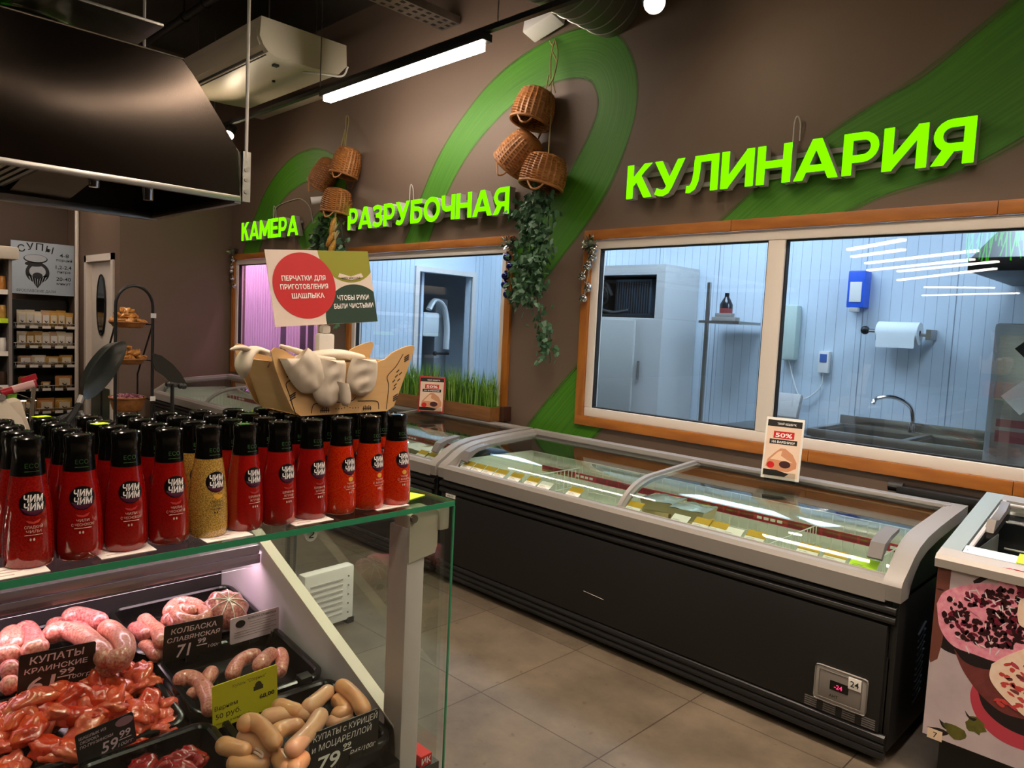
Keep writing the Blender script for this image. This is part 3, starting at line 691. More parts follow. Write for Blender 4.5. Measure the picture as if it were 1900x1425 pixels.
# cooling cabinet and its condensing unit
t = thing('cold_cabinet', 'tall pale grey cold cabinet behind the left pane of the widest window', 'cabinet', (-3.9, 5.2, 0))
pg = mat('pale_grey_enamel', 'C3C2BE', .4)
q = MB(); q.box(-4.5, -3.25, 4.98, 5.49, .0, 1.60, .006); q.box(-4.5, -4.42, 4.98, 5.49, 1.60, 2.03); q.box(-3.33, -3.25, 4.98, 5.49, 1.60, 2.03); q.box(-4.42, -3.33, 4.98, 5.49, 1.95, 2.03); q.box(-4.42, -3.33, 5.46, 5.49, 1.60, 1.95); q.obj('carcass', pg, t, smooth=None)
q = MB(); q.box(-4.42, -3.50, 4.955, 4.98, .80, 1.58, .006); q.obj('door_panel', mat('door_enamel', 'B9B8B2', .4), t)
q = MB(); q.cyl((-3.45, 4.97, 1.1), (-3.45, 4.97, 1.25), .010, n=8); q.obj('handle', dgrey, t)
t = thing('condensing_unit', 'dark refrigeration condensing unit in the niche of the pale cold cabinet', 'compressor', (-3.9, 5.2, 1.6))
q = MB(); q.box(-4.38, -3.36, 5.0, 5.42, 1.602, 1.625, .004); q.obj('base_frame', black, t)
q = MB(); q.box(-4.22, -3.86, 5.06, 5.4, 1.64, 1.90, .05); q.cyl((-4.3, 5.1, 1.66), (-4.12, 5.04, 1.70), .05, n=14); q.obj('compressor', blackmet, t)
q = MB(); q.box(-3.78, -3.42, 5.05, 5.35, 1.625, 1.92, .01); q.obj('condenser_coil', mat('bluish_fins', '4F6070', .4, .4), t)
q = MB()
for k in range(14): q.box(-3.775+.025*k, -3.765+.025*k, 5.045, 5.05, 1.64, 1.90)
q.obj('coil_fins', blackmet, t, smooth=None)
q = MB(); q.tube([(-3.92+.08*cos(a*2*pi/16), 5.03, 1.78+.08*sin(a*2*pi/16)) for a in range(16)], .010, 6, True)
for k in range(5): q.cbox((-3.92+.035*cos(k*1.257), 5.03, 1.78+.035*sin(k*1.257)), (.07, .004, .03), Euler((.3, -k*1.257, 0)))
q.obj('fan', black, t)
for P in ([(-4.38, 5.04, 1.90), (-4.33, 5.02, 1.80), (-4.24, 5.02, 1.74), (-4.2, 5.05, 1.66)], [(-4.1, 5.03, 1.90), (-3.98, 5.02, 1.93), (-3.86, 5.03, 1.88), (-3.80, 5.03, 1.78)], [(-3.9, 5.02, 1.66), (-3.75, 5.01, 1.64), (-3.6, 5.01, 1.66)]): q = MB(); q.tube(bez(P, 6), .014, 8); q.obj('hose', rubber, t)
q = MB(); q.box(-4.1, -3.97, 5.02, 5.03, 1.68, 1.74); q.obj('rating_plate', lgrey, t, smooth=None)
# steel rack with shelf, bottle and box
t = thing('steel_rack', 'narrow steel shelf rack right of the pale cold cabinet', 'rack', (-2.95, 5.3, 0))
for x in (-2.99,):
    q = MB(); q.box(x-.012, x+.012, 5.2, 5.225, 0, 1.9); q.obj('upright', steel, t, smooth=None)
for z in (.55, 1.60):
    q = MB(); q.box(-3.0, -2.66, 5.1, 5.45, z-.02, z); q.obj('shelf', steel, t, smooth=None)
t = thing('detergent_bottle', 'dark bottle standing on the steel shelf behind the left pane', 'bottle', (-2.88, 5.3, 1.602))
q = MB(); q.lathe([(.045, 0), (.05, .02), (.05, .13), (.03, .17), (.018, .19), (.018, .22)], 20, Matrix.Translation((-2.88, 5.3, 1.602)), cap0=True, cap1=True); q.obj('bottle_body', mat('dark_glass_bottle', '181A20', .2), t)
q = MB(); q.lathe([(.0505, .03), (.0505, .1)], 20, Matrix.Translation((-2.88, 5.3, 1.602))); q.obj('label', mat('dull_red_label', '8A3A38', .5), t)
q = MB(); q.box(-2.90, -2.70, 5.12, 5.19, 1.601, 1.63, .004); q.box(-2.88, -2.74, 5.13, 5.18, 1.63, 1.66, .004); tag(q.obj('folded_papers', grey), 'flat grey stack on the steel shelf beside the dark bottle', 'papers')
# sink
t = thing('double_sink', 'long stainless steel double sink against the back room wall', 'sink', (-1.4, 5.15, 0))
q = MB(); X0, X1, Ya, Yb, Z = -1.99, -.95, 4.86, 5.45, .90
q.box(X0, X1, Ya, Ya+.04, Z-.05, Z, .004); q.box(X0, X1, Yb-.05, Yb, Z-.05, Z, .004)
for x in (X0, -1.42, X1-.04): q.box(x, x+.04, Ya+.04, Yb-.05, Z-.05, Z, .004)
q.box(X0, X1, Yb-.02, Yb, Z, Z+.06, .004); q.obj('sink_rim', steel, t)
for a, b in ((X0+.04, -1.42), (-1.38, X1-.04)):
    q = MB(); q.box(a, b, Ya+.04, Ya+.05, Z-.3, Z-.02); q.box(a, b, Yb-.06, Yb-.05, Z-.3, Z-.02); q.box(a, a+.01, Ya+.04, Yb-.05, Z-.3, Z-.02); q.box(b-.01, b, Ya+.04, Yb-.05, Z-.3, Z-.02); q.box(a, b, Ya+.04, Yb-.05, Z-.31, Z-.3); q.obj('basin', steel, t, smooth=None)
for x in (X0+.02, X1-.06):
    for y in (Ya+.02, Yb-.06): q = MB(); q.box(x, x+.04, y, y+.04, 0, Z-.05); q.obj('leg', steel, t, smooth=None)
p = at(1692, 795, 1, 5.36)
q = MB(); q.tube(bez([(p.x, 5.36, .9), (p.x, 5.36, 1.0), (p.x-.02, 5.33, 1.08), (p.x-.1, 5.27, 1.13), (p.x-.18, 5.2, 1.12), (p.x-.2, 5.18, 1.08)], 8), .013, 10); q.obj('faucet', chrome, t)
q = MB(); q.cyl((p.x, 5.36, .9), (p.x, 5.36, .96), .024, n=14); q.cbox((p.x+.03, 5.36, .96), (.08, .02, .015)); q.obj('faucet_base', chrome, t)
# paper towel roll on its wall holder
p = at(1668, 618, 1, 5.38)
t = thing('towel_holder', 'black wall holder with arms for the paper towel roll above the sink', 'holder', p)
q = MB(); q.cyl((p.x-.2, 5.38, p.z+.01), (p.x+.2, 5.38, p.z-.01), .012, n=10); q.obj('rod', steel, t); q = MB(); q.ball((p.x-.22, 5.38, p.z+.012), .03); q.obj('knob', black, t)
q = MB(); q.box(p.x+.17, p.x+.2, 5.36, 5.495, p.z-.04, p.z+.03); q.obj('bracket', steel, t)
q = MB(); q.lathe([(.02, -.13), (.075, -.13), (.075, .13), (.02, .13)], 28, Matrix.Translation((p.x, 5.38, p.z)) @ Matrix.Rotation(pi/2, 4, 'Y')); q.box(p.x-.12, p.x+.12, 5.303, 5.305, p.z-.1, p.z); tag(q.obj('paper_towel_roll', mat('towel_paper', 'E2E6E6', .8), smooth=40), 'white paper towel roll hanging on the back room wall above the sink', 'paper towel')
# blue dispenser, hose reel, hand scanner, scale cart
p = at(1595, 535, 1, 5.45); t = thing('soap_dispenser', 'bright blue wall dispenser in the middle of the back room wall', 'dispenser', p)
MB().box(p.x-.06, p.x+.06, 5.38, 5.498, p.z-.14, p.z+.12, .012).obj('dispenser_body', mat('bright_blue', '2A5CD0', .4), t); MB().box(p.x-.04, p.x+.04, 5.374, 5.38, p.z-.1, p.z+.04, .002).obj('label', white, t); MB().box(p.x-.03, p.x+.03, 5.36, 5.40, p.z-.17, p.z-.14, .004).obj('spout', lgrey, t)
p = at(1527, 672, 1, 5.45); t = thing('wall_thermometer', 'white hand unit with a blue display hung on the back room wall', 'wall unit', p)
MB().box(p.x-.04, p.x+.04, 5.45, 5.498, p.z-.08, p.z+.08, .01).obj('housing', white, t); MB().box(p.x-.025, p.x+.025, 5.446, 5.45, p.z, p.z+.06).obj('display', mat('blue_display', '4A68A8', .3), t, smooth=None)
MB().tube(bez([(p.x, 5.47, p.z-.08), (p.x-.02, 5.47, p.z-.2), (p.x-.15, 5.46, p.z-.28), (p.x-.25, 5.46, p.z-.05), (p.x-.28, 5.47, p.z+.05)], 8), .005, 6).obj('cord', white, t)
p = at(1470, 615, 1, 5.45); q = MB(); q.box(p.x-.07, p.x+.05, 5.4, 5.498, p.z-.22, p.z+.2, .03); tag(q.obj('apron_bundle', mat('pale_green_cloth', 'B9C8BE', .8)), 'pale folded apron hanging on the back room wall beside the window post', 'apron')
t = thing('bench_scale', 'steel bench scale on a stand left of the double sink', 'scale', (-2.35, 5.0, 0))
q = MB(); q.box(-2.62, -2.1, 4.82, 5.3, .35, .80, .01); q.obj('cabinet', sil, t)
q = MB(); q.box(-2.60, -2.12, 4.84, 5.28, .82, .85, .006); q.obj('weighing_plate', steel, t)
q = MB(); q.cbox((-2.35, 5.22, 1.0), (.3, .05, .18), Euler((rad(-20), 0, 0)), .01); q.cyl((-2.35, 5.24, .85), (-2.35, 5.24, .94), .02, n=8); q.obj('display', lgrey, t)
for x in (-2.58, -2.14):
    for y in (4.86, 5.26): q = MB(); q.cyl((x, y, 0), (x, y, .35), .02, n=8); q.obj('leg', steel, t)
# oven at the right
t = thing('combi_oven', 'tall grey combi oven with round knob at the right of the widest window', 'oven', (-0.580, 4.7, 0))
q = MB(); q.box(-0.910, -0.180, 4.52, 5.3, .62, 1.62, .02); q.obj('oven_body', sil, t)
q = MB(); q.box(-0.880, -0.350, 4.515, 4.52, .66, 1.56, .003); o = q.obj('control_panel', steel, t)
q = MB(); Mf = face_M((-0.760, 4.513, 1.49), (1, 0, 0), (0, 0, 1))
q.prism([(0, .05), (.05, 0), (0, -.05), (-.05, 0)], 0, .001, Mf); q.obj('diamond_mark', black, o, smooth=None)
q = MB(); Mf = face_M((-0.760, 4.513, 1.24), (1, 0, 0), (0, 0, 1)); q.prism([(0, .09), (.09, 0), (0, -.09), (-.09, 0)], 0, .001, Mf); q.obj('white_mark', white, o, smooth=None)
q = MB(); q.box(-0.860, -0.660, 4.512, 4.5145, 1.0, 1.06); q.box(-0.860, -0.660, 4.512, 4.5145, 1.08, 1.12); q.obj('display', mat('dull_red_display', '7A4044', .3), o, smooth=None)
q = MB(); q.cyl((-0.760, 4.515, .78), (-0.760, 4.485, .78), .075, n=28); q.obj('knob', black, o)
q = MB(); q.cyl((-0.760, 4.485, .78), (-0.760, 4.475, .78), .035, n=20); q.obj('knob_cap', steel, o)
q = MB(); q.box(-0.910, -0.180, 4.55, 5.3, 0, .6, .01); tag(q.obj('oven_stand', mat('stand_steel', '55585A', .4, .6)), 'dark steel stand under the combi oven', 'stand')
t = thing('kitchen_hood', 'dark extraction hood above the combi oven behind the right pane', 'hood', (-.6, 4.9, 1.95))
q = MB(); q.add([(-1.02, 4.4, 1.95), (.6, 4.4, 1.95), (.6, 5.48, 1.95), (-1.02, 5.48, 1.95), (-.80, 4.75, 2.35), (.5, 4.75, 2.35), (.5, 5.48, 2.35), (-.80, 5.48, 2.35)], [(0, 1, 5, 4), (1, 2, 6, 5), (2, 3, 7, 6), (3, 0, 4, 7), (4, 5, 6, 7), (3, 2, 1, 0)]); q.obj('hood_body', mat('hood_grey', '60605E', .35, .5), t, smooth=None)
q = MB(); q.box(-1.03, .6, 4.39, 5.48, 1.88, 1.95, .004); q.obj('rim', blackmet, t)
q = MB(); q.box(-1.1, -.1, 4.08, 4.48, .8, .84, .004); tag_t = q
t = thing('work_table', 'steel work table with red meat trays in the lower right of the widest window', 'table', (-.7, 4.3, 0)); tag_t.obj('table_top', steel, t)
for x in (-1.06, -.16):
    for y in (4.12, 4.42): MB().cyl((x, y, 0), (x, y, .8), .018, n=8).obj('leg', steel, t)
for k, (x, y) in enumerate(((-.92, 4.24), (-.6, 4.24))):
    q = MB(); q.box(x-.14, x+.14, y-.1, y+.1, .842, .852, .003); rn = random.Random(k)
    for i in range(16): q.ball((x+rn.uniform(-.11, .11), y+rn.uniform(-.07, .07), .868+rn.uniform(0, .015)), .026, 8, 6, (1.3, 1, .7), mi=1)
    tag(q.obj('meat_tray', [white, mat('raw_beef%d' % k, '7A1418', .35)]), ('left', 'right')[k]+' tray of red meat on the steel work table behind the right pane', 'tray')
# green lit fringe sign on the far side of the shop, seen as a reflection in the widest window
t = thing('green_fringe_sign', 'lit green fringe sign reflected in the top right of the widest window', 'sign', (-1.7, -1.2, 2.6))
rn = random.Random(5)
q = MB(); q.box(-2.05, -1.25, -1.24, -1.2, 2.84, 2.9); q.obj('top_bar', black, t, smooth=None); q = MB()
for k in range(46):
    x = -2.03+.76*k/45; l = rn.uniform(.28, .5); q.tube(bez([(x, -1.22, 2.84), (x+rn.uniform(-.02, .02), -1.22, 2.84-l*.5), (x+rn.uniform(-.03, .03), -1.22, 2.84-l)], 3), .006, 5)
q.obj('fringe', emat('lit_green_fringe', '4CE810', 2.2), t)
# ------------------------------------------------------------------ chest freezers with sliding curved lids
FY = 2.70
CAP = [(2.69, .60), (2.685, .655), (2.70, .675), (2.75, .705), (2.80, .738), (2.86, .765), (2.95, .786), (3.10, .802), (3.30, .815), (3.50, .826)]
CAPI = [(3.50, .775), (3.30, .766), (3.10, .752), (2.96, .735), (2.88, .712), (2.83, .68), (2.79, .64), (2.775, .60)]
LID = []
for i_ in range(13):
    u_ = i_/12; LID.append((2.765*(1-u_)**2+2*2.85*u_*(1-u_)+3.02*u_*u_, .665*(1-u_)**2+2*.772*u_*(1-u_)+.786*u_*u_))
LID += [(3.16, .795), (3.30, .804), (3.44, .813)]
def freezer(x0, x1, label, panel=False, badge=True, mid=None):
    t = thing('chest_freezer', label, 'freezer', ((x0+x1)/2, 3.1, 0), 'long black chest freezers along the window wall')
    mid = (x0+x1)/2 if mid is None else mid
    YZ = Matrix(((0, 0, 1, 0), (1, 0, 0, 0), (0, 1, 0, 0), (0, 0, 0, 1)))     # local (y,z) extruded along x
    b = MB(); b.box(x0+.02, x1-.02, FY+.012, 3.48, .07, .395, .004); b.box(x0+.033, x1-.033, FY+.012, 2.79, .395, .595); b.box(x0+.033, x1-.033, 3.43, 3.48, .395, .77)
    b.box(x1-.032, x1-.006, FY+.012, 3.48, .06, .62, .004); b.box(x0+.006, x0+.032, FY+.012, 3.48, .06, .62, .004)
    for X in (x0+.006, x1-.03): b.prism([(3.48, .60), (3.48, .79), (3.3, .775), (3.1, .765), (2.97, .745), (2.88, .715), (2.82, .67), (2.79, .62), (2.78, .60)], X, X+.024, YZ)
    b.obj('body', freezerblack, t)
    b = MB()
    for z in (.565, .53): b.tube([(x0+.012, FY+.004, z), (x1-.012, FY+.004, z)], .016, 10)
    b.obj('upper_bumper', blackmet, t)
    b = MB()
    for z in (.104, .074, .046): b.tube([(x0+.012, FY+.002, z), (x1-.012, FY+.002, z)], .017, 10)
    b.obj('lower_bumper', blackmet, t)
    for X in (x0+.12, (x0+x1)/2, x1-.12):
        for Y in (2.82, 3.36): MB().cyl((X, Y, 0), (X, Y, .1), .04, .05, 14).obj('foot', rubber, t)
    # rim
    r = MB(); r.prism([(2.688, .592), (2.686, .655), (2.70, .672), (2.735, .672), (2.745, .66), (2.80, .655), (2.80, .62), (2.72, .592)], x0+.05, x1-.05, YZ); r.obj('front_rim', freezergrey, t, 40)
    r = MB(); r.box(x0+.05, x1-.05, 3.43, 3.50, .776, .826, .005); r.obj('rear_rim', freezergrey, t); r = MB(); r.box(x0+.066, x1-.066, 3.40, 3.43, .70, .776); r.obj('rear_dark_strip', blackmet, t, smooth=None)  # black strip added to darken the tank top beneath the lid's reflection
    for X, nm in ((x0, 'end_frame'), (x1-.062, 'end_frame')):
        b = MB(); b.prism(CAP+CAPI, X, X+.062, YZ); b.obj(nm, freezergrey, t, 25)
    # tank
    k = MB(); a, c = x0+.066, x1-.066
    k.box(a, c, 2.80, 3.42, .40, .42); k.box(a, c, 2.795, 2.80, .40, .655); k.box(a, c, 3.42, 3.425, .40, .70); k.box(a-.004, a, 2.795, 3.42, .40, .70); k.box(c, c+.004, 2.795, 3.42, .40, .70)
    k.obj('tank', tankwhite, t, smooth=None)
    # wire basket inside
    g = MB(); n_ = int((c-a-.06)/.05)
    for i in range(n_+1):
        X = a+.03+(c-a-.06)*i/n_; g.tube([(X, 3.385, .43), (X, 3.385, .70)], .0022, 4, caps=False)
        if i % 2 == 0: g.tube([(X, 2.83, .43), (X, 2.83, .60)], .0022, 4, caps=False); g.tube([(X, 2.83, .43), (X, 3.385, .43)], .0022, 4, caps=False)
    for z in (.45, .53, .62, .70): g.tube([(a+.03, 3.385, z), (c-.03, 3.385, z)], .003, 5)
    for z in (.45, .60): g.tube([(a+.03, 2.83, z), (c-.03, 2.83, z)], .003, 5)
    g.obj('wire_basket', wire, t)
    for X in ((a+.42,) if panel else (a+.5,))+((-1.30, -.93) if panel else ()):
        g = MB(); lo = X < mid
        for i in range(17):
            y = 2.84+.53*i/16; g.tube([(X, y, .43), (X, y, .66 if lo else .635)], .0024, 4, caps=False)
        for z in (.45, .55, .66 if lo else .635): g.tube([(X, 2.84, z), (X, 3.37, z)], .003, 5)
        g.obj('wire_divider', wire, t)
    rs = MB(); rs.box(a+.12, c-.03, 3.374, 3.378, .592, .628); rs = rs.obj('load_line_strip', mat('dull_red_strip', 'A8192E', .5), t, smooth=None)
    ds = MB(); i = 0
    X = a+.14
    while X < c-.2:
        if i % 7 in (3, 4):
            if i % 7 == 3:
                for q in range(4): ds.box(X+.01+q*.034, X+.034+q*.034, 3.3725, 3.374, .604, .617, mi=1)
        else: ds.box(X, X+.072, 3.3728, 3.374, .597, .624, mi=0)
        X += .082; i += 1
    ds.obj('strip_marks', [mat('strip_dark', '7C0F22', .5), white], rs, smooth=None)
    # lids
    for q0, q1, dz, nm in ((x0+.062, mid+.02, -.012, 'sliding_lid'), (mid-.02, x1-.062, 0, 'sliding_lid')):
        f = MB(); n_ = len(LID)
        vs = [(X, y, z+dz) for X in (q0, q1) for y, z in LID]; f.add(vs, [(i, i+1, n_+i+1, n_+i) for i in range(n_-1)]); f.add([(X, y+.001, z-.004) for X, y, z in vs], [(n_+i, n_+i+1, i+1, i) for i in range(n_-1)])
        lo = f.obj(nm, glass, t, 60)
        f = MB()
        f.tube([(q0, LID[0][0], LID[0][1]+dz), (q1, LID[0][0], LID[0][1]+dz)], .006, 6)
        e = q1-.022 if dz else q0
        up = [(y, z+dz+.008) for y, z in LID]; dn = [(y, z+dz-.008) for y, z in LID][::-1]
        f.prism(up+dn, e, e+.022, YZ)
        e2 = q0 if dz else q1-.012
        f.prism([(y, z+dz+.006) for y, z in LID]+[(y, z+dz-.006) for y, z in LID][::-1], e2, e2+.012, YZ)
        f.obj('lid_frame', freezergrey, lo, 30)
        hx = q0+.03 if dz else q1-.085
        h = MB(); h.prism([(2.785, .705+dz), (2.80, .725+dz), (2.86, .765+dz), (2.95, .785+dz), (2.95, .798+dz), (2.86, .785+dz), (2.80, .765+dz), (2.77, .715+dz)], hx, hx+.05, YZ); h.obj('lid_handle', dgrey, lo, 40)
        s_ = MB(); s_.box(q0, q1, 3.43, 3.437, .776, .812+dz); s_.obj('rear_slide', freezergrey, lo, smooth=None)
    if badge:
        o = MB().box(x0+.075, x0+.155, FY-.0125, FY-.009, .497, .517).obj('badge', white, t, smooth=None)
        q = MB(); q.text('ARNEG' if 0 else 'AHT', .012, face_M((x0+.115, FY-.0128, .501), (1, 0, 0), (0, 0, 1)), bold=.01, width=.055); q.obj('badge_lettering', inkb, o, smooth=None)
        # badge stands on the front sheet
    sh = MB(); sh.box(x0+.034, x1-.034, FY-.009, FY+.013, .124, .51, .003); sh.obj('front_sheet', freezerblack, t)
    if panel:
        cx_, cz = x1-.17, .235; p = MB(); p.box(cx_-.092, cx_+.092, FY-.018, FY-.008, cz-.065, cz+.065, .012); po = p.obj('control_panel', grey, t)
        p = MB(); p.box(cx_-.075, cx_+.075, FY-.0195, FY-.017, cz-.052, cz+.052, .004); p.obj('panel_recess', mat('panel_grey', '77716B', .4), po)
        p = MB(); p.box(cx_-.035, cx_+.03, FY-.021, FY-.019, cz-.012, cz+.022, .002); p.obj('display', blackgloss, po)
        p = MB(); p.text('-24', .016, face_M((cx_-.005, FY-.0215, cz-.004), (1, 0, 0), (0, 0, 1)), bold=.012); p.obj('display_digits', emat('red_digits', 'FF2A5A', 1.2), po, smooth=None)
        p = MB(); p.text('AHT', .011, face_M((cx_-.02, FY-.0205, cz-.04), (1, 0, 0), (0, 0, 1)), bold=.015); p.obj('maker_mark', inkb, po, smooth=None)
        p = MB(); p.box(cx_+.028, cx_+.072, FY-.0225, FY-.0195, cz+.015, cz+.058, .001); so = p.obj('number_sticker', white, po)
        p = MB(); p.text('24', .022, face_M((cx_+.05, FY-.023, cz+.025), (1, 0, 0), (0, 0, 1)), bold=.01); p.obj('sticker_digits', inkb, po, smooth=None)
        for c_ in range(4):
            p = MB()
            for r_i in range(5): p.box(cx_-.125+c_*.068, cx_-.08+c_*.068, FY-.0105, FY-.0088, .129+.008*r_i, .133+.008*r_i)
            p.obj('vent_louvre', dgrey, t, smooth=None)
        p = MB()
        for i in range(11): p.cbox((x1-.004, 3.0, .17+.026*i), (.008, .09, .008), Euler((rad(20), 0, 0)))
        p.obj('side_vents', blackmet, t, smooth=None)
        p = MB(); p.tube([(-2.1, FY-.0095, .245), (-1.98, FY-.0095, .238)], .0012, 4); p.obj('scratch', lgrey, t)
    return t
freezer(-3.20, -.735, 'long black chest freezer with the control panel in front of the widest window', True, mid=-1.97)
freezer(-5.45, -3.225, 'black chest freezer in front of the middle window with grass planters behind', False)
freezer(-7.70, -5.475, 'farthest black chest freezer in the corner under the pink window', False, badge=False)
# price tags in the front rims
def ptag(px, py, label, kind='yw', Y=2.77, lift=0.0):
    p = at(px, py, 1, Y); z = .657
    t = thing('price_tag', label, 'price tag', (p.x, 2.755, z))
    M = face_M((p.x, 2.765, z+.002), (1, .0, 0), (0, .86, .51)); w_, h_ = .082, .054
    if kind == 'lime': h_ = .062; w_ = .095
    MB().add([(-w_/2, 0, 0), (w_/2, 0, 0), (w_/2, h_, 0), (-w_/2, h_, 0), (-w_/2, 0, .0015), (w_/2, 0, .0015), (w_/2, h_, .0015), (-w_/2, h_, .0015)], [(3, 2, 1, 0), (4, 5, 6, 7), (0, 1, 5, 4), (1, 2, 6, 5), (2, 3, 7, 6), (3, 0, 4, 7)], M).obj('card', limep if kind == 'lime' else paper, t, smooth=None)
    if kind == 'yw':
        q = MB(); q.box(-w_/2, w_/2, h_*.55, h_+.012, .0016, .0026, M=M); q.obj('yellow_header', mat('amber_paper', 'BE9410', .6) if 'amber_paper' not in MATS else MATS['amber_paper'], t, smooth=None)
    q = MB()
    for i in range(3): q.box(-w_*.38, w_*(.3-.15*i), h_*(.12+.12*i), h_*(.15+.12*i), .0017, .0021, M=M)
    q.obj('print_lines', greyink, t, smooth=None)
T1 = [(863, 851, 'yw'), (883, 856, 'yw'), (903, 863, 'yw'), (924, 869, 'yw'), (952, 874, 'yw'), (983, 882, 'yw'), (1008, 892, 'w'), (1062, 902, 'yw'), (1172, 930, 'yw'), (1258, 957, 'w'), (1298, 966, 'yw'), (1327, 972, 'yw'), (1356, 983, 'w'), (1397, 990, 'yw'), (1496, 1015, 'yw'), (1546, 1026, 'yw'), (1599, 1044, 'lime')]
ords = ['first', 'second', 'third', 'fourth', 'fifth', 'sixth', 'seventh', 'eighth', 'ninth', 'tenth', 'eleventh', 'twelfth', 'thirteenth', 'fourteenth', 'fifteenth', 'sixteenth', 'seventeenth']
for i, (a, b, k) in enumerate(T1):
    ptag(a, b, 'bright lime price tag at the right end of the longest freezer front rim' if k == 'lime' else '%s price card on the longest freezer front rim, %s from its left end' % ({'yw': 'yellow and white', 'w': 'plain white'}[k], ords[i]), k)
for i, (a, b) in enumerate(((778, 826), (797, 831), (814, 835))):
    ptag(a, b, '%s of three yellow and white price cards on the freezer under the middle window' % ('leftmost', 'middle one', 'rightmost')[i])
ptag(294, 716, 'lime price tag at the far left end of the corner freezer rim', 'lime')
ptag(466, 752, 'lime price tag on the rim of the farthest corner freezer', 'lime')
# food trays inside
def food_tray(c, w_, d_, label, lidm, rot=0.):
    t = thing('food_tray', label, 'food tray', c); R = Matrix.Translation(Vector(c)) @ Matrix.Rotation(rad(rot), 4, 'Z')
    b = MB(); a, e = w_/2, d_/2; h = .05
    b.add([(-a*.85, -e*.85, 0), (a*.85, -e*.85, 0), (a*.85, e*.85, 0), (-a*.85, e*.85, 0), (-a, -e, h), (a, -e, h), (a, e, h), (-a, e, h)], [(0, 3, 2, 1), (0, 1, 5, 4), (1, 2, 6, 5), (2, 3, 7, 6), (3, 0, 4, 7)], R); b.obj('tray', mat('kraft_tray', 'C9B486', .6) if 'kraft_tray' not in MATS else MATS['kraft_tray'], t, smooth=None)
    b = MB(); b.grid(lambda u, v: R @ Vector((-a+2*a*u, -e+2*e*v, h+.012*sin(pi*u)*sin(pi*v)+.004*sin(9*u+5*v))), 12, 10); b.obj('film_lid', lidm, t, 60)
foil = mat('crinkled_film', 'C8CCC8', .2, .5, bump=(40, .4))
for nm, X, Y in (('left', -1.90, 3.02), ('right', -1.72, 2.99)):
    t = MB(); t.box(X-.075, X+.075, Y-.07, Y+.08, .435, .636, .004); tag(t.obj('food_box', mat('cardboard_%s' % nm, 'C8AE7C', .7)), '%s carton standing in the longest freezer under a film sealed tray' % nm, 'box')
    food_tray((X, Y, .637), .17, .17, '%s of two film sealed food trays in the middle of the longest freezer' % nm, foil, 8)
b = MB(); b.box(-4.0, -3.45, 2.9, 3.25, .43, .60, .01); tag(b.obj('frozen_goods_box', mat('dark_box', '20242A', .5)), 'dark box of goods inside the freezer under the middle window', 'box')
for i in range(3): food_tray((-3.88+.17*i, 3.03, .602), .16, .2, '%s of three white trays on the dark box in the middle window freezer' % ('left', 'middle', 'right')[i], paper)
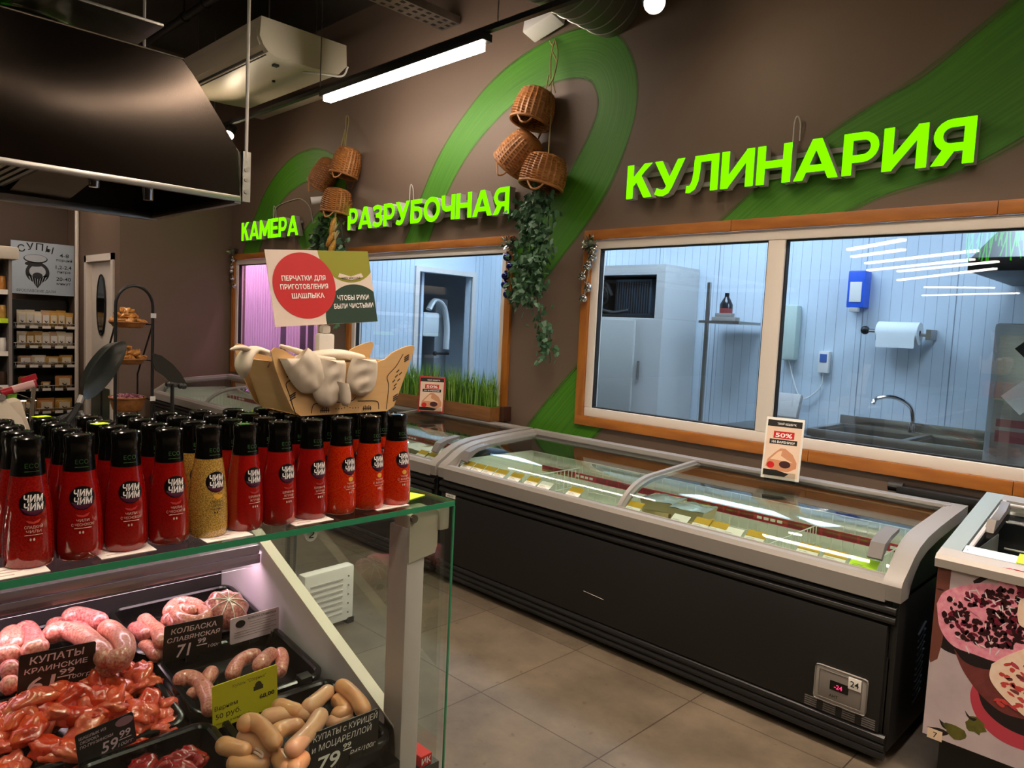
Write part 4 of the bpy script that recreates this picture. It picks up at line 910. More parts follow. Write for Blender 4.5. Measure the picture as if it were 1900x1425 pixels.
# ------------------------------------------------------------------ promotion cards on acrylic feet
def promo(c, yaw, w_, h_, label, border):
    t = thing('promotion_card', label, 'sign', c); R = Matrix.Translation(Vector(c)) @ Matrix.Rotation(yaw, 4, 'Z') @ Matrix.Rotation(rad(-8), 4, 'X')
    b = MB(); b.box(-w_*.55, w_*.55, -.045, .03, .0, .004, M=R); b.box(-w_*.4, w_*.4, -.006, -.001, .004, .05, M=R); b.box(-w_*.4, w_*.4, .006, .011, .004, .05, M=R); b.obj('acrylic_foot', acryl, t, smooth=None)
    b = MB(); b.box(-w_/2, w_/2, 0, .006, .015, h_, .0025, M=R); o = b.obj('card', border, t)
    z = -.0006
    def rect(x0, x1, y0, y1, m_, dd, nm):
        q = MB(); q.box(x0*w_, x1*w_, z-dd, z, y0*h_, y1*h_, M=R); return q.obj(nm, m_, o, smooth=None)
    cr = MATS.get('card_cream') or mat('card_cream', 'E2C7B2', .6)
    rect(-.45, .45, .09, .96, cr, .0002, 'print_area'); rect(-.45, .45, .86, .96, inkb, .0006, 'header_bar'); rect(-.27, .27, .68, .79, red, .0006, 'discount_badge'); rect(-.36, .36, .59, .665, inkb, .0006, 'name_bar')
    def tx(s_, x, y, h, m_, nm, wd=None):
        q = MB(); q.text(s_, h*h_, R @ face_M((x*w_, z-.0011, y*h_), (1, 0, 0), (0, 0, 1)), bold=.02, width=wd and wd*w_); q.obj(nm, m_, o, smooth=None)
    tx('50%', 0, .70, .065, chalk, 'discount_lettering', .44); tx('НА ВАРЕНИКИ', 0, .607, .035, chalk, 'name_lettering', .6); tx('ТВОЙ КЕШБЭК', .05, .89, .03, chalk, 'header_lettering', .5)
    q = MB(); D = R @ face_M((0, z-.0006, .36*h_), (1, 0, 0), (0, 0, 1))
    q.prism([(x*w_, y*w_) for x, y in [(-.40, -.22), (-.36, -.02), (-.2, .16), (-.05, .30), (.08, .30), (.28, .16), (.40, -.05), (.40, -.2), (.2, -.32), (-.2, -.32)]], 0, .0004, D, 0)
    q.prism(ngon(.1*w_, -.13*w_, .15*w_, .10*w_, 14), .0004, .0007, D, 1); q.prism(ngon(-.27*w_, -.17*w_, .1*w_, .09*w_, 14), .0004, .0007, D, 2)
    q.prism([(x*w_, y*w_) for x, y in [(-.3, -.02), (-.1, .2), (0, .24), (-.02, .1), (.12, .02), (.3, -.06), (.1, -.05), (-.1, -.02)]], .0004, .0006, D, 3)
    q.obj('dumpling_picture', [MATS.get('dumpling') or mat('dumpling', 'C98A66', .6), MATS.get('filling') or mat('filling', '3A0E16', .5), red, MATS.get('dumpling_light') or mat('dumpling_light', 'E4BFA0', .6)], o, smooth=None)
    q = MB(); D = R @ face_M((0, z-.0006, 0), (1, 0, 0), (0, 0, 1)); q.prism([(-.45*w_, .10*h_), (.12*w_, .10*h_), (.22*w_, .15*h_), (-.1*w_, .19*h_), (-.45*w_, .19*h_)], 0, .0005, D); q.obj('footer_shape', inkb, o, smooth=None)
    return t
promo((-1.444, 3.26, .820), rad(12), .17, .30, 'white edged 50% promotion card on the longest freezer before the window post', white)
promo((-4.04, 3.3, .829), rad(42), .185, .27, 'red edged 50% promotion card in front of the grass planters', mat('card_red_edge', 'A8161C', .5))
# ------------------------------------------------------------------ grass planters behind the middle freezer
def planter(x0, x1, label, seed):
    rn = random.Random(seed); Y0, Y1, z0, z1 = 3.425, 3.545, .829, .925
    t = thing('grass_planter', label, 'planter', ((x0+x1)/2, (Y0+Y1)/2, z0))
    b = MB(); b.box(x0, x1, Y0, Y0+.012, z0, z1, .002); b.box(x0, x1, Y1-.012, Y1, z0, z1, .002); b.box(x0, x0+.012, Y0+.012, Y1-.012, z0, z1); b.box(x1-.012, x1, Y0+.012, Y1-.012, z0, z1); b.box(x0+.012, x1-.012, Y0+.012, Y1-.012, z0, z0+.01); b.obj('box', planterwood, t)
    MB().box(x0+.012, x1-.012, Y0+.012, Y1-.012, z0+.01, z1-.012).obj('soil', mat('soil%d' % seed, '2A1E14', .9), t, smooth=None)
    g = MB()
    for i in range(int(900*(x1-x0))):
        x = rn.uniform(x0+.015, x1-.015); y = rn.uniform(Y0+.015, Y1-.02); h = rn.uniform(.12, .27); a = rn.uniform(0, 2*pi); w_ = rn.uniform(.002, .004); lx, ly = rn.gauss(0, .03), min(rn.gauss(-.005, .02), Y1-y-.0)
        dx, dy = w_*cos(a), w_*sin(a); P = [(x, y, z1-.02), (x+lx*.3, y+ly*.3, z1+h*.5), (x+lx, y+ly, z1+h)]
        g.add([(P[0][0]-dx, P[0][1]-dy, P[0][2]), (P[0][0]+dx, P[0][1]+dy, P[0][2]), (P[1][0]+dx, P[1][1]+dy, P[1][2]), (P[1][0]-dx, P[1][1]-dy, P[1][2]), P[2]], [(0, 1, 2, 3), (3, 2, 4)], mi=0 if rn.random() < .7 else 1)
    g = g.obj('grass', [grassg, MATS.get('grass_dark') or mat('grass_dark', '2F5E14', .5)], t, smooth=None); g['kind'] = 'stuff'
planter(-4.12, -3.56, 'wooden grass planter right of the red edged promotion card', 3)
planter(-4.86, -4.16, 'wooden grass planter left of the red edged promotion card', 4)
b = MB(); b.box(-3.545, -3.51, 3.505, 3.58, .829, .93, .003); tag(b.obj('wooden_block', mat('dark_walnut', '3A1E10', .5)), 'dark wooden block at the end of the right grass planter', 'block')
# ------------------------------------------------------------------ ice cream freezer at the right edge
IX0, IX1 = -.655, .75
t = thing('ice_cream_freezer', 'ice cream freezer with a printed dessert front at the right edge', 'freezer', ((IX0+IX1)/2, 3.05, 0))
def zt(y): return .768+(y-2.75)*.19
b = MB(); b.add([(x, y, z) for x in (IX0+.01, IX1) for y, z in ((2.756, .16), (3.4, .16), (3.4, zt(3.4)-.03), (2.756, zt(2.756)-.03))], [(0, 1, 2, 3), (7, 6, 5, 4), (0, 4, 5, 1), (1, 5, 6, 2), (3, 7, 4, 0)]); b.obj('cabinet', mat('cabinet_dark', '2A2828', .5), t, smooth=None)
b = MB(); b.box(IX0+.05, IX1-.03, 2.80, 3.36, .03, .16); b.obj('plinth', black, t, smooth=None)
for x in (IX0+.12, IX1-.12):
    for y in (2.86, 3.3): MB().cyl((x, y, 0), (x, y, .05), .02, n=10).obj('caster', chrome, t)
YZ = Matrix(((0, 0, 1, 0), (1, 0, 0, 0), (0, 1, 0, 0), (0, 0, 0, 1)))
b = MB(); b.prism([(2.735, zt(2.74)-.02), (2.732, zt(2.74)+.008), (2.745, zt(2.74)+.022), (2.80, zt(2.8)+.022), (2.80, zt(2.8)-.02)], IX0, IX1, YZ); b.obj('front_rail', mat('warm_grey_frame', 'A9A199', .4), t, 30)
b = MB(); b.prism([(2.80, zt(2.8)-.03), (2.80, zt(2.8)+.022), (3.40, zt(3.4)+.022), (3.40, zt(3.4)-.03)], IX0, IX0+.06, YZ); b.obj('side_rail', mat('blue_grey_frame', '8E9896', .4), t, smooth=None)
b = MB(); b.prism([(3.34, zt(3.34)-.03), (3.34, zt(3.34)+.022), (3.40, zt(3.4)+.022), (3.40, zt(3.4)-.03)], IX0+.06, IX1, YZ); b.obj('rear_rail', grey, t, smooth=None)
b = MB(); b.add([(IX0+.06, 2.80, zt(2.8)+.012), (IX1, 2.80, zt(2.8)+.012), (IX1, 3.34, zt(3.34)+.012), (IX0+.06, 3.34, zt(3.34)+.012)], [(0, 1, 2, 3)]); lo = b.obj('glass_lid', glass, t, smooth=None)
b = MB(); b.tube([(IX0+.075, 2.81, zt(2.81)+.02), (IX0+.075, 3.33, zt(3.33)+.02)], .008, 8); b.tube([(IX0+.075, 3.3, zt(3.3)+.02), (IX1, 3.3, zt(3.3)+.02)], .007, 8); b.obj('lid_frame', lgrey, lo)
b = MB(); b.prism([(3.02, zt(3.02)+.014), (3.05, zt(3.05)+.05), (3.10, zt(3.1)+.034), (3.20, zt(3.2)+.034), (3.25, zt(3.25)+.05), (3.28, zt(3.28)+.014)], IX0+.078, IX0+.105, YZ); b.obj('lid_handle', mat('brown_grey_handle', '6C635E', .4), lo, 30)
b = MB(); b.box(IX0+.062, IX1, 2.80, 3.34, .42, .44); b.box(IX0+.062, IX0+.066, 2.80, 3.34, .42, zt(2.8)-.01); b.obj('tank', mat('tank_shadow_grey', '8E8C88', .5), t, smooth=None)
b = MB(); x = IX0+.30
b.tube([(x, 2.84, .66), (x, 3.32, .72)], .004, 6)
for i in range(12): b.tube([(IX0+.1+.07*i, 2.84, .66), (IX0+.1+.07*i, 2.84, .46)], .003, 5)
for z in (.66, .56, .46): b.tube([(IX0+.09, 2.84, z), (.4, 2.84, z)], .003, 5)
b.tube([(IX0+.09, 3.32, .72), (.4, 3.32, .72)], .004, 6); b.obj('wire_basket', wire, t)
b = MB(); b.prism([(2.793, zt(2.79)+.0225), (2.835, zt(2.83)+.03), (2.835, zt(2.83)+.032), (2.793, zt(2.79)+.0245)], IX0+.065, -.36, YZ); b.obj('price_rail', mat('rail_white', 'C9CBD2', .4), t, smooth=None)
b = MB(); b.prism([(2.793, zt(2.79)+.026), (2.842, zt(2.84)+.036), (2.842, zt(2.84)+.038), (2.793, zt(2.79)+.028)], -.44, -.30, YZ); b = tag(b.obj('price_label', limep, smooth=None), 'lime price label on the front rail of the ice cream freezer', 'price tag')
b = MB(); p = at(1822, 1001, 2, .70); b.cbox((p.x, p.y, .70), (.09, .06, .012), Euler((0, 0, rad(-25)))); b.cbox((p.x, p.y+.02, .58), (.07, .05, .24)); tag(b.obj('lime_packet', mat('lime_pack', '7BE01E', .5)), 'lime green packet standing inside the ice cream freezer', 'packet')
b = MB(); p = at(1868, 990, 2, .72); b.cbox((p.x, p.y, .58), (.08, .10, .29), None, .004); tag(b.obj('white_box', white), 'white topped box inside the ice cream freezer', 'box')
# printed front: dessert cups with berries
PF = face_M((IX0+.008, 2.752, .16), (1, 0, 0), (0, 0, 1)); PW, PH = IX1-IX0-.01, .595
base = MB().box(0, PW, 0, PH, 0, .004, M=PF).obj('printed_front', mat('print_backdrop', 'CDBDBE', .4, noise=(7, 'AA9A9E', .3)), t, smooth=None)
def P_(px, py):
    p = at(px, py, 1, 2.747); return (p.x-(IX0+.008), p.z-.16)
def pr(pts, m_, d, nm=None, raw=False):
    q = MB(); q.prism(pts if raw else [P_(*a) for a in pts], .004, .004+d, PF); return q
pic = MB(); pic_m = [mat('print_pink', 'DE7C96', .4, noise=(60, 'EBA6B4', .2)), mat('print_berry', '2A0B12', .35), mat('print_berry_light', '6E1A30', .35), mat('print_dark', '1C1214', .4), mat('print_cup', '7A3A36', .4, noise=(30, '5E2A28', .3)), mat('print_cream', 'E9C3A6', .4, noise=(40, 'F0DCCB', .25)), mat('print_red', 'C0403C', .4), mat('print_olive', '6E6A22', .4, noise=(25, '34361A', .3)), brick, mat('print_coral', 'B43A4A', .4), mat('print_white', 'D9CFD0', .4)]
def add(pts, mi, d, smooth=True):
    pts = [Vector((*P_(*a), 0)) for a in pts]
    if smooth: pts = bez(pts+[pts[0]], 6)[:-1]
    pic.prism([(p.x, p.y) for p in pts], .004, .004+d*.00012, PF, mi)
def raw(cx_, cy_, rx, ry, mi, d, rot=0., n=7):
    c = Vector(P_(cx_, cy_)); q = []
    for k in range(n):
        a = 2*pi*k/n; x, y = rx*cos(a)*random.uniform(.75, 1.2), ry*sin(a)*random.uniform(.75, 1.2); q.append((c.x+x*cos(rot)-y*sin(rot), c.y+x*sin(rot)+y*cos(rot)))
    if min(a_[0] for a_ in q) < .002: return
    pic.prism(q, .004, .004+d*.00012, PF, mi)
rs_ = random.getstate(); random.seed(11)
zl = lambda z: 0
# brown fringe along the left edge
pic.prism([(0, .59), (.04, .59), (.038, .40), (.032, .32), (.024, .27), (.004, .25), (0, .26)], .004, .0042, PF, 8)
for k in range(60): raw(1748-k*.45+random.uniform(-3, 6), 1040+k*3.0, .012, .003, random.choice([8, 8, 3]), 2)
# saucer, bowl and shadow
add([(1740, 1160), (1755, 1150), (1775, 1190), (1780, 1215), (1750, 1205), (1735, 1185)], 3, 1)
add([(1812, 1255), (1800, 1290), (1812, 1330), (1850, 1370), (1910, 1395), (1990, 1400), (1990, 1380), (1920, 1372), (1865, 1350), (1828, 1318), (1815, 1285)], 9, 3)
add([(1815, 1262), (1820, 1320), (1870, 1355), (1960, 1380), (1990, 1340), (1900, 1260)], 3, 2)
add([(1805, 1078), (1840, 1060), (1870, 1056), (1872, 1066), (1842, 1070), (1812, 1084)], 3, 2)
# pink cup
add([(1770, 1205), (1790, 1250), (1830, 1300), (1880, 1330), (1960, 1330), (1960, 1220), (1850, 1225)], 4, 4)
add([(1768, 1200), (1790, 1228), (1830, 1242), (1880, 1240), (1900, 1225), (1860, 1222), (1800, 1205)], 3, 5)
add([(1738, 1120), (1752, 1098), (1790, 1086), (1830, 1082), (1870, 1092), (1905, 1105), (1960, 1120), (1960, 1210), (1890, 1225), (1850, 1228), (1810, 1215), (1768, 1198), (1744, 1165)], 0, 6)
for k in range(430):
    a, b_ = random.uniform(1760, 1950), random.uniform(1090, 1205)
    if ((a-1850)/90)**2+((b_-1146)/54)**2 < 1.0 and not (1795 < a < 1835 and 1125 < b_ < 1150): raw(a, b_, random.uniform(.006, .013), random.uniform(.005, .009), random.choice([1, 1, 1, 2]), 7+k % 6, random.uniform(0, 3))
for k in range(40): raw(random.uniform(1755, 1950), random.uniform(1095, 1215), .012, .002, 10, 13, random.uniform(0, 3))
for a, b_ in ((1752, 1140), (1757, 1152), (1765, 1147), (1787, 1182), (1800, 1180), (1820, 1186), (1832, 1196), (1762, 1112)): raw(a, b_, .009, .011, 1, 14)
add([(1795, 1130), (1815, 1126), (1832, 1140), (1826, 1152), (1810, 1140)], 0, 14)
# top right pink scoop
add([(1852, 1052), (1890, 1058), (1960, 1080), (1960, 1120), (1900, 1098), (1870, 1100), (1852, 1080)], 9, 6); add([(1852, 1054), (1880, 1056), (1892, 1080), (1880, 1104), (1862, 1098), (1850, 1076)], 0, 7); add([(1888, 1060), (1960, 1078), (1960, 1122), (1905, 1108), (1884, 1085)], 2, 8)
# cream cup
add([(1840, 1232), (1870, 1216), (1920, 1200), (1990, 1200), (1990, 1330), (1930, 1345), (1890, 1320), (1850, 1280), (1836, 1255)], 5, 15)
for k in range(46): raw(random.uniform(1850, 1960), random.uniform(1225, 1315), random.uniform(.007, .016), random.uniform(.004, .008), random.choice([6, 6, 9, 4]), 16+k % 4, random.uniform(-.6, .6))
add([(1890, 1120), (1900, 1110), (1960, 1110), (1960, 1180), (1900, 1165), (1888, 1145)], 5, 15)
# hop cones in the lower left
for a, b_, rx, ry in ((1772, 1358, .034, .024), (1810, 1345, .030, .030)):
    raw(a, b_, rx, ry, 7, 4, -.3, 14)
add([(1742, 1334), (1752, 1342), (1766, 1348), (1758, 1354), (1748, 1348)], 3, 3); add([(1790, 1318), (1800, 1330), (1812, 1334), (1806, 1338), (1795, 1330)], 3, 5)
add([(1720, 1348), (1745, 1352), (1760, 1362), (1740, 1366), (1724, 1358)], 3, 1)
random.setstate(rs_)
pic.obj('dessert_print', pic_m, base, smooth=None)
q = MB(); p0 = P_(1722, 1343); q.box(p0[0], p0[0]+.045, p0[1]-.045, p0[1]-.01, .0062, .0068, M=PF); so = q.obj('number_sticker', mat('sticker_paper', 'DCC3A4', .6), t, smooth=None)
q = MB(); q.text('7', .02, PF @ Matrix.Translation((p0[0]+.024, p0[1]-.038, .007)), bold=.0); q.obj('sticker_digit', inkb, so, smooth=None)
q = MB(); q.box(-1.02, -.60, 3.51, 3.58, .815, .855, .008); q.cyl((-1.06, 3.545, .845), (-1.0, 3.545, .845), .022, n=12); tag(q.obj('black_bar', black), 'black bar lying behind the right end of the longest freezer', 'bar')
# ------------------------------------------------------------------ glass meat counter
ZT = 1.12; XF = -1.105; YE = .975; YP = .868
t = thing('meat_counter', 'refrigerated glass meat counter with sausages and marinated meat in black trays', 'display counter', (-1.5, .3, 0))
DS = .13   # slope of the display deck
def deck(x): return .600+DS*(-1.12-x)
b = MB(); b.box(-2.05, -1.12, -1.2, YE-.01, .06, .52); b.box(-2.05, -1.118, -1.2, YE, .50, .56, .004); b.obj('base_cabinet', mat('counter_base', '3A3836', .5), t)
for y in (-1.0, .85):
    for x in (-1.95, -1.22): MB().cyl((x, y, 0), (x, y, .07), .03, n=12).obj('foot', blackmet, t)
b = MB(); b.box(-1.64, XF, -1.2, YE, ZT-.008, ZT); b.obj('top_glass', caseglass, t, smooth=None)
b = MB(); b.box(XF, XF+.0012, -1.2, YE, ZT-.010, ZT+.0004); b.box(-1.64, XF, YE, YE+.0012, ZT-.010, ZT+.0004); b.box(XF-.003, XF+.0012, YE-.002, YE+.0012, .50, ZT-.010); b.obj('green_glass_edge', edgeglass, t, smooth=None)
b = MB(); b.add([(XF-.005, -1.2, .50), (XF-.005, YE-.003, .50), (XF-.005, YE-.003, ZT-.009), (XF-.005, -1.2, ZT-.009)], [(0, 1, 2, 3)]); b.obj('front_glass', caseglass, t, smooth=None)
b = MB(); b.add([(XF-.012, YE-.012, .56), (-1.98, YE-.012, .56), (-1.98, YE-.012, ZT-.009), (XF-.012, YE-.012, ZT-.009)], [(0, 1, 2, 3)]); b.obj('end_glass', caseglass, t, smooth=None)
pinkw = mat('warm_white_metal', 'D2C6C4', .4)
b = MB(); b.box(-1.185, -1.122, .872, .917, .56, 1.075, .006); b.obj('front_post', pinkw, t)
b = MB(); b.prism([(.874, 1.005), (.94, 1.005+.01), (.945, 1.03), (.945, 1.10), (.935, 1.108), (.884, 1.108), (.874, 1.10)], -1.17, -1.119, Matrix(((0, 0, 1, 0), (1, 0, 0, 0), (0, 1, 0, 0), (0, 0, 0, 1)))); o = b.obj('glass_clamp', mat('clamp_beige', 'BDB2A2', .4), t, 30)
b = MB(); b.cyl((-1.118, .88, 1.095), (-1.112, .88, 1.095), .008, n=12); b.obj('clamp_screw', chrome, o)
b = MB(); b.box(-1.14, -1.113, .945, .971, 1.06, 1.111, .006); b.obj('corner_clip', MATS['clamp_beige'], t)
b = MB(); p = at(577, 992, 0, -1.112); b.cyl((-1.116, p.y, p.z), (-1.111, p.y, p.z), .012, n=20); o = b.obj('round_sticker', white, t); b = MB(); b.tube(bez([(-1.1105, p.y-.003, p.z+.005), (-1.1105, p.y+.003, p.z+.006), (-1.1105, p.y+.004, p.z+.001), (-1.1105, p.y-.004, p.z-.004), (-1.1105, p.y+.004, p.z-.005)], 5), .0012, 4); b.obj('sticker_mark', inkb, o)
# sloped side panel, deck, back
XZ = Matrix(((1, 0, 0, 0), (0, 0, 1, 0), (0, 1, 0, 0), (0, 0, 0, 1)))
ps = [(-1.78, .915), (-1.146, .658), (-1.13, .56), (-1.98, .56), (-1.98, .915)]
b = MB(); b.prism(ps, YP+.004, YP+.030, XZ); b.obj('side_panel', mat('side_panel_white', 'C9C0C6', .4), t, smooth=None)
b = MB(); b.prism([(-1.78, .915), (-1.146, .658), (-1.146, .662), (-1.78, .919)], YP+.003, YP+.031, XZ); b.obj('panel_cap', mat('cap_cream', 'D6CCBC', .45), t, smooth=None)
b = MB(); b.add([(-1.122, -1.2, deck(-1.122)), (-1.122, YP+.003, deck(-1.122)), (-1.95, YP+.003, deck(-1.95)), (-1.95, -1.2, deck(-1.95))], [(0, 1, 2, 3)]); b.box(-1.124, -1.12, -1.2, YP+.003, .56, deck(-1.122)); b.obj('deck', blackgloss, t, smooth=None)
b = MB(); b.box(-1.98, -1.955, -1.2, YP+.003, .56, 1.10); b.obj('back_panel', mat('case_back', '2A2628', .4), t, smooth=None)
b = MB(); b.box(-1.79, -1.725, -1.2, YP, .872, .895, .004); b.box(-1.732, -1.722, -1.2, YP, .848, .872, .002); b.obj('lamp_profile', mat('lilac_aluminium', 'B9A6BE', .25, .7), t)
b = MB(); b.box(-1.785, -1.735, -1.2, YP-.01, .862, .872); b.obj('case_tube', caselit, t, smooth=None)
b = MB(); b.box(-1.724, -1.7215, -1.2, YP, .842, .86); b.obj('profile_lip', acryl, t, smooth=None)
b = MB(); p = at(795, 1395, 2, .575); b.box(-1.20, -1.12, .925, .955, .561, .585, .002); b = b.obj('red_label', red, smooth=None); tag(b, 'small red label block on the ledge at the foot of the counter end glass', 'label')
q = MB(); q.text('ИК', .013, face_M((-1.1195, .94, .567), (0, 1, 0), (0, 0, 1)), bold=.02); q.obj('lettering', chalk, b, smooth=None)
# paper labels lying on the glass top along its front edge
for i, (px, py) in enumerate(((30, 1062), (235, 1022), (420, 994), (575, 965), (720, 938))):
    p = at(px, py, 2, ZT); b = MB(); b.box(p.x-.028, min(p.x+.022, XF-.001), p.y-.04, p.y+.035, ZT+.0002, ZT+.001)
    o = tag(b.obj('shelf_label', paper, smooth=None), 'white paper price label on the glass counter edge, %s from the left' % ords[i], 'label')
    q = MB()
    for k in range(3): q.box(p.x-.015+.012*k, p.x-.013+.012*k, p.y-.03, p.y+.02-.012*k, ZT+.001, ZT+.0013)
    q.obj('print_lines', MATS.get('faint_red_ink') or mat('faint_red_ink', 'C09A94', .7), o, smooth=None)
b = MB(); p = at(770, 925, 2, ZT); b.cbox((-1.20, .915, ZT+.001), (.07, .06, .0012), Euler((0, 0, .3))); tag(b.obj('lime_label', limep, smooth=None), 'lime paper label lying on the glass behind the last bottle', 'label')
# ------------------------------------------------------------------ trays
def rrect(hx, hy, r, n=5):
    out = []
    for sx, sy, a0 in ((1, 1, 0), (-1, 1, 90), (-1, -1, 180), (1, -1, 270)):
        for k in range(n+1):
            a = rad(a0+90*k/n); out.append((sx*(hx-r)+r*cos(a), sy*(hy-r)+r*sin(a)))
    return out
TRM = mat('tray_black', '0B0B0C', .22)
def tray(x0, x1, y0, y1, label, clip=None):
    cx_, cy_ = (x0+x1)/2, (y0+y1)/2; hx, hy = (x1-x0)/2, (y1-y0)/2; z = deck(cx_)+.050
    t = thing('meat_tray', label, 'tray', (cx_, cy_, z-.05)); M = Matrix.Translation((cx_, cy_, z)) @ Matrix.Rotation(math.atan(DS), 4, 'Y')
    loops = [(0, -.008), (0, 0), (.004, .002), (.012, .002), (.016, -.002), (.020, -.030), (.026, -.040)]
    vs = []; n = None
    for ins, zz in loops:
        L = rrect(hx-ins, hy-ins, max(.012, .034-ins)); n = len(L); vs += [(x, y, zz) for x, y in L]
    fs = []
    for i in range(len(loops)-1):
        for k in range(n): fs.append((i*n+k, i*n+(k+1) % n, (i+1)*n+(k+1) % n, (i+1)*n+k))
    fs.append([(len(loops)-1)*n+k for k in range(n)])
    # outer underside
    o = len(vs); L = rrect(hx-.010, hy-.010, .026); vs += [(x, y, -.046) for x, y in L]
    for k in range(n): fs.append((k, o+k, o+(k+1) % n, (k+1) % n))
    fs.append([o+k for k in range(n)][::-1])
    b = MB(); b.add(vs, fs, M); b.obj('tray_shell', TRM, t, 35)
    if clip is not None:
        b = MB(); b.box(hx-.018, hx+.006, clip-.014, clip+.014, -.004, .010, .002, M=M); b.obj('tag_clip', black, t)
    return z
tray(-1.375, -1.125, .605, .865, 'front right black tray of pale chicken sausages behind the mozzarella tag', .03)
tray(-1.375, -1.125, .345, .592, 'front black tray with a few red meat pieces at the bottom edge of the photo')
tray(-1.632, -1.385, .575, .864, 'half empty black tray behind the yellow tag', .09)
tray(-1.632, -1.385, .215, .560, 'black tray heaped with orange marinated meat')
tray(-1.890, -1.642, .555, .862, 'rear right black tray with coiled and tied sausages', .09)
tray(-1.890, -1.642, .210, .540, 'rear left black tray of pink bent sausages')
# ------------------------------------------------------------------ sausages
chick = mat('chicken_sausage', 'E8AE76', .28, noise=(45, 'D9946A', .3), coat=.3, sss=.05)
chick2 = mat('chicken_sausage_pink', 'E0A080', .28, noise=(40, 'E8B888', .3), coat=.3, sss=.05)
porks = mat('pork_sausage', 'B85850', .28, noise=(190, 'DDA08C', .14), coat=.35, sss=.05)
porkd = mat('dark_pork_sausage', 'A0444A', .28, noise=(190, 'D28E82', .14), coat=.35, sss=.05)
def sausage(px, r, hs, m_, label, group, cat='sausage', off=(0, 0), sc_=1., name='sausage'):
    P = [at(off[0]+a*sc_, off[1]+b*sc_, 2, h if not isinstance(hs, (int, float)) else hs) for (a, b), h in zip(px, hs if not isinstance(hs, (int, float)) else [hs]*len(px))]
    C = bez(P, 7); N = len(C); b = MB(); R = []; s = [0]
    for i in range(N-1): s.append(s[-1]+(C[i+1]-C[i]).length)
    for i in range(N):
        d = min(s[i], s[-1]-s[i]); u = min(1, d/(r*1.1)); R.append(r*max(.16, (1-(1-u)**2)**.5)*(1+.04*sin(s[i]*70)))
    b.tube(C, R, 14)
    o = tag(b.obj(name, m_, smooth=80), label, cat, group); return o
GA = 'chicken sausages in the front right tray'
o_ = (300, 1150); k_ = .2526
A = [([(815, 625), (880, 640), (960, 665), (1040, 672)], .712, 'upper left chicken sausage pointing left, touching the yellow tag'),
     ([(1040, 665), (1110, 620), (1180, 560), (1245, 505)], .716, 'long chicken sausage rising to the right at the back of the front tray'),
     ([(1290, 470), (1370, 520), (1440, 590), (1495, 690)], .722, 'rightmost chicken sausage curving down along the white side panel'),
     ([(1275, 570), (1320, 620), (1350, 680), (1240, 700)], .702, 'short bent chicken sausage under the rightmost one'),
     ([(720, 730), (830, 705), (950, 690), (1100, 690)], .706, 'chicken sausage lying level across the middle of the heap'),
     ([(585, 800), (640, 750), (730, 780), (850, 930)], .728, 'big arched chicken sausage lying on top at the left of the heap'),
     ([(800, 860), (900, 800), (1055, 770)], .704, 'chicken sausage in the centre of the heap pointing right'),
     ([(925, 980), (1010, 900), (1110, 790), (1185, 675)], .728, 'long chicken sausage lying diagonally on top in front of the others'),
     ([(410, 905), (480, 930), (570, 955), (660, 970)], .708, 'leftmost chicken sausage with a knotted end'),
     ([(480, 1040), (600, 1060), (700, 1060), (800, 1050)], .690, 'chicken sausage at the bottom left of the heap'),
     ([(560, 850), (650, 880), (740, 960), (790, 1010)], .698, 'shadowed chicken sausage under the big arched one'),
     ([(850, 980), (890, 1050), (940, 1120)], .696, 'chicken sausage at the bottom centre of the heap'),
     ([(1060, 990), (1000, 1060), (960, 1130)], .700, 'chicken sausage half hidden by the mozzarella tag'),
     ([(1210, 770), (1300, 745), (1420, 735)], .690, 'pale chicken sausage just above the mozzarella tag')]
for i, (p, h, l) in enumerate(A): sausage(p, .0158, h, [chick, chick2][i % 3 == 1], l, GA, off=o_, sc_=k_)
b = MB(); p = [at(o_[0]+a*k_, o_[1]+c*k_, 2, .708) for a, c in ((680, 972), (712, 990), (735, 1010), (742, 985), (715, 960), (690, 945))]; b.tube(bez(p, 5), .0022, 6); tag(b.obj('casing_tail', mat('casing', 'E2C2B4', .3)), 'twisted casing end hanging from the leftmost chicken sausage', 'casing')
GB = 'pork sausages in the half empty tray'
for p, h, r, l in [([(95, 465), (180, 425), (270, 450), (330, 540), (360, 680)], .706, .0165, 'curved pork sausage at the left of the half empty tray'),
     ([(380, 365), (345, 420), (320, 470)], .706, .0155, 'short pork sausage end sticking up beside the curved one'),
     ([(180, 540), (280, 545)], .694, .013, 'shadowed pork sausage under the curved one'),
     ([(510, 420), (560, 320), (650, 270), (740, 265)], .706, .0165, 'pork sausage arching behind the yellow tag'),
     ([(700, 360), (780, 270), (840, 235)], .718, .0175, 'thick pork sausage on top behind the yellow tag'),
     ([(860, 230), (885, 300), (860, 400)], .704, .0155, 'pork sausage curving down at the right behind the yellow tag')]:
    sausage(p, r, h, porks, l, GB, off=o_, sc_=k_)
o1 = (0, 1050); k1 = .2632
GC = 'pink sausages in the rear left tray'
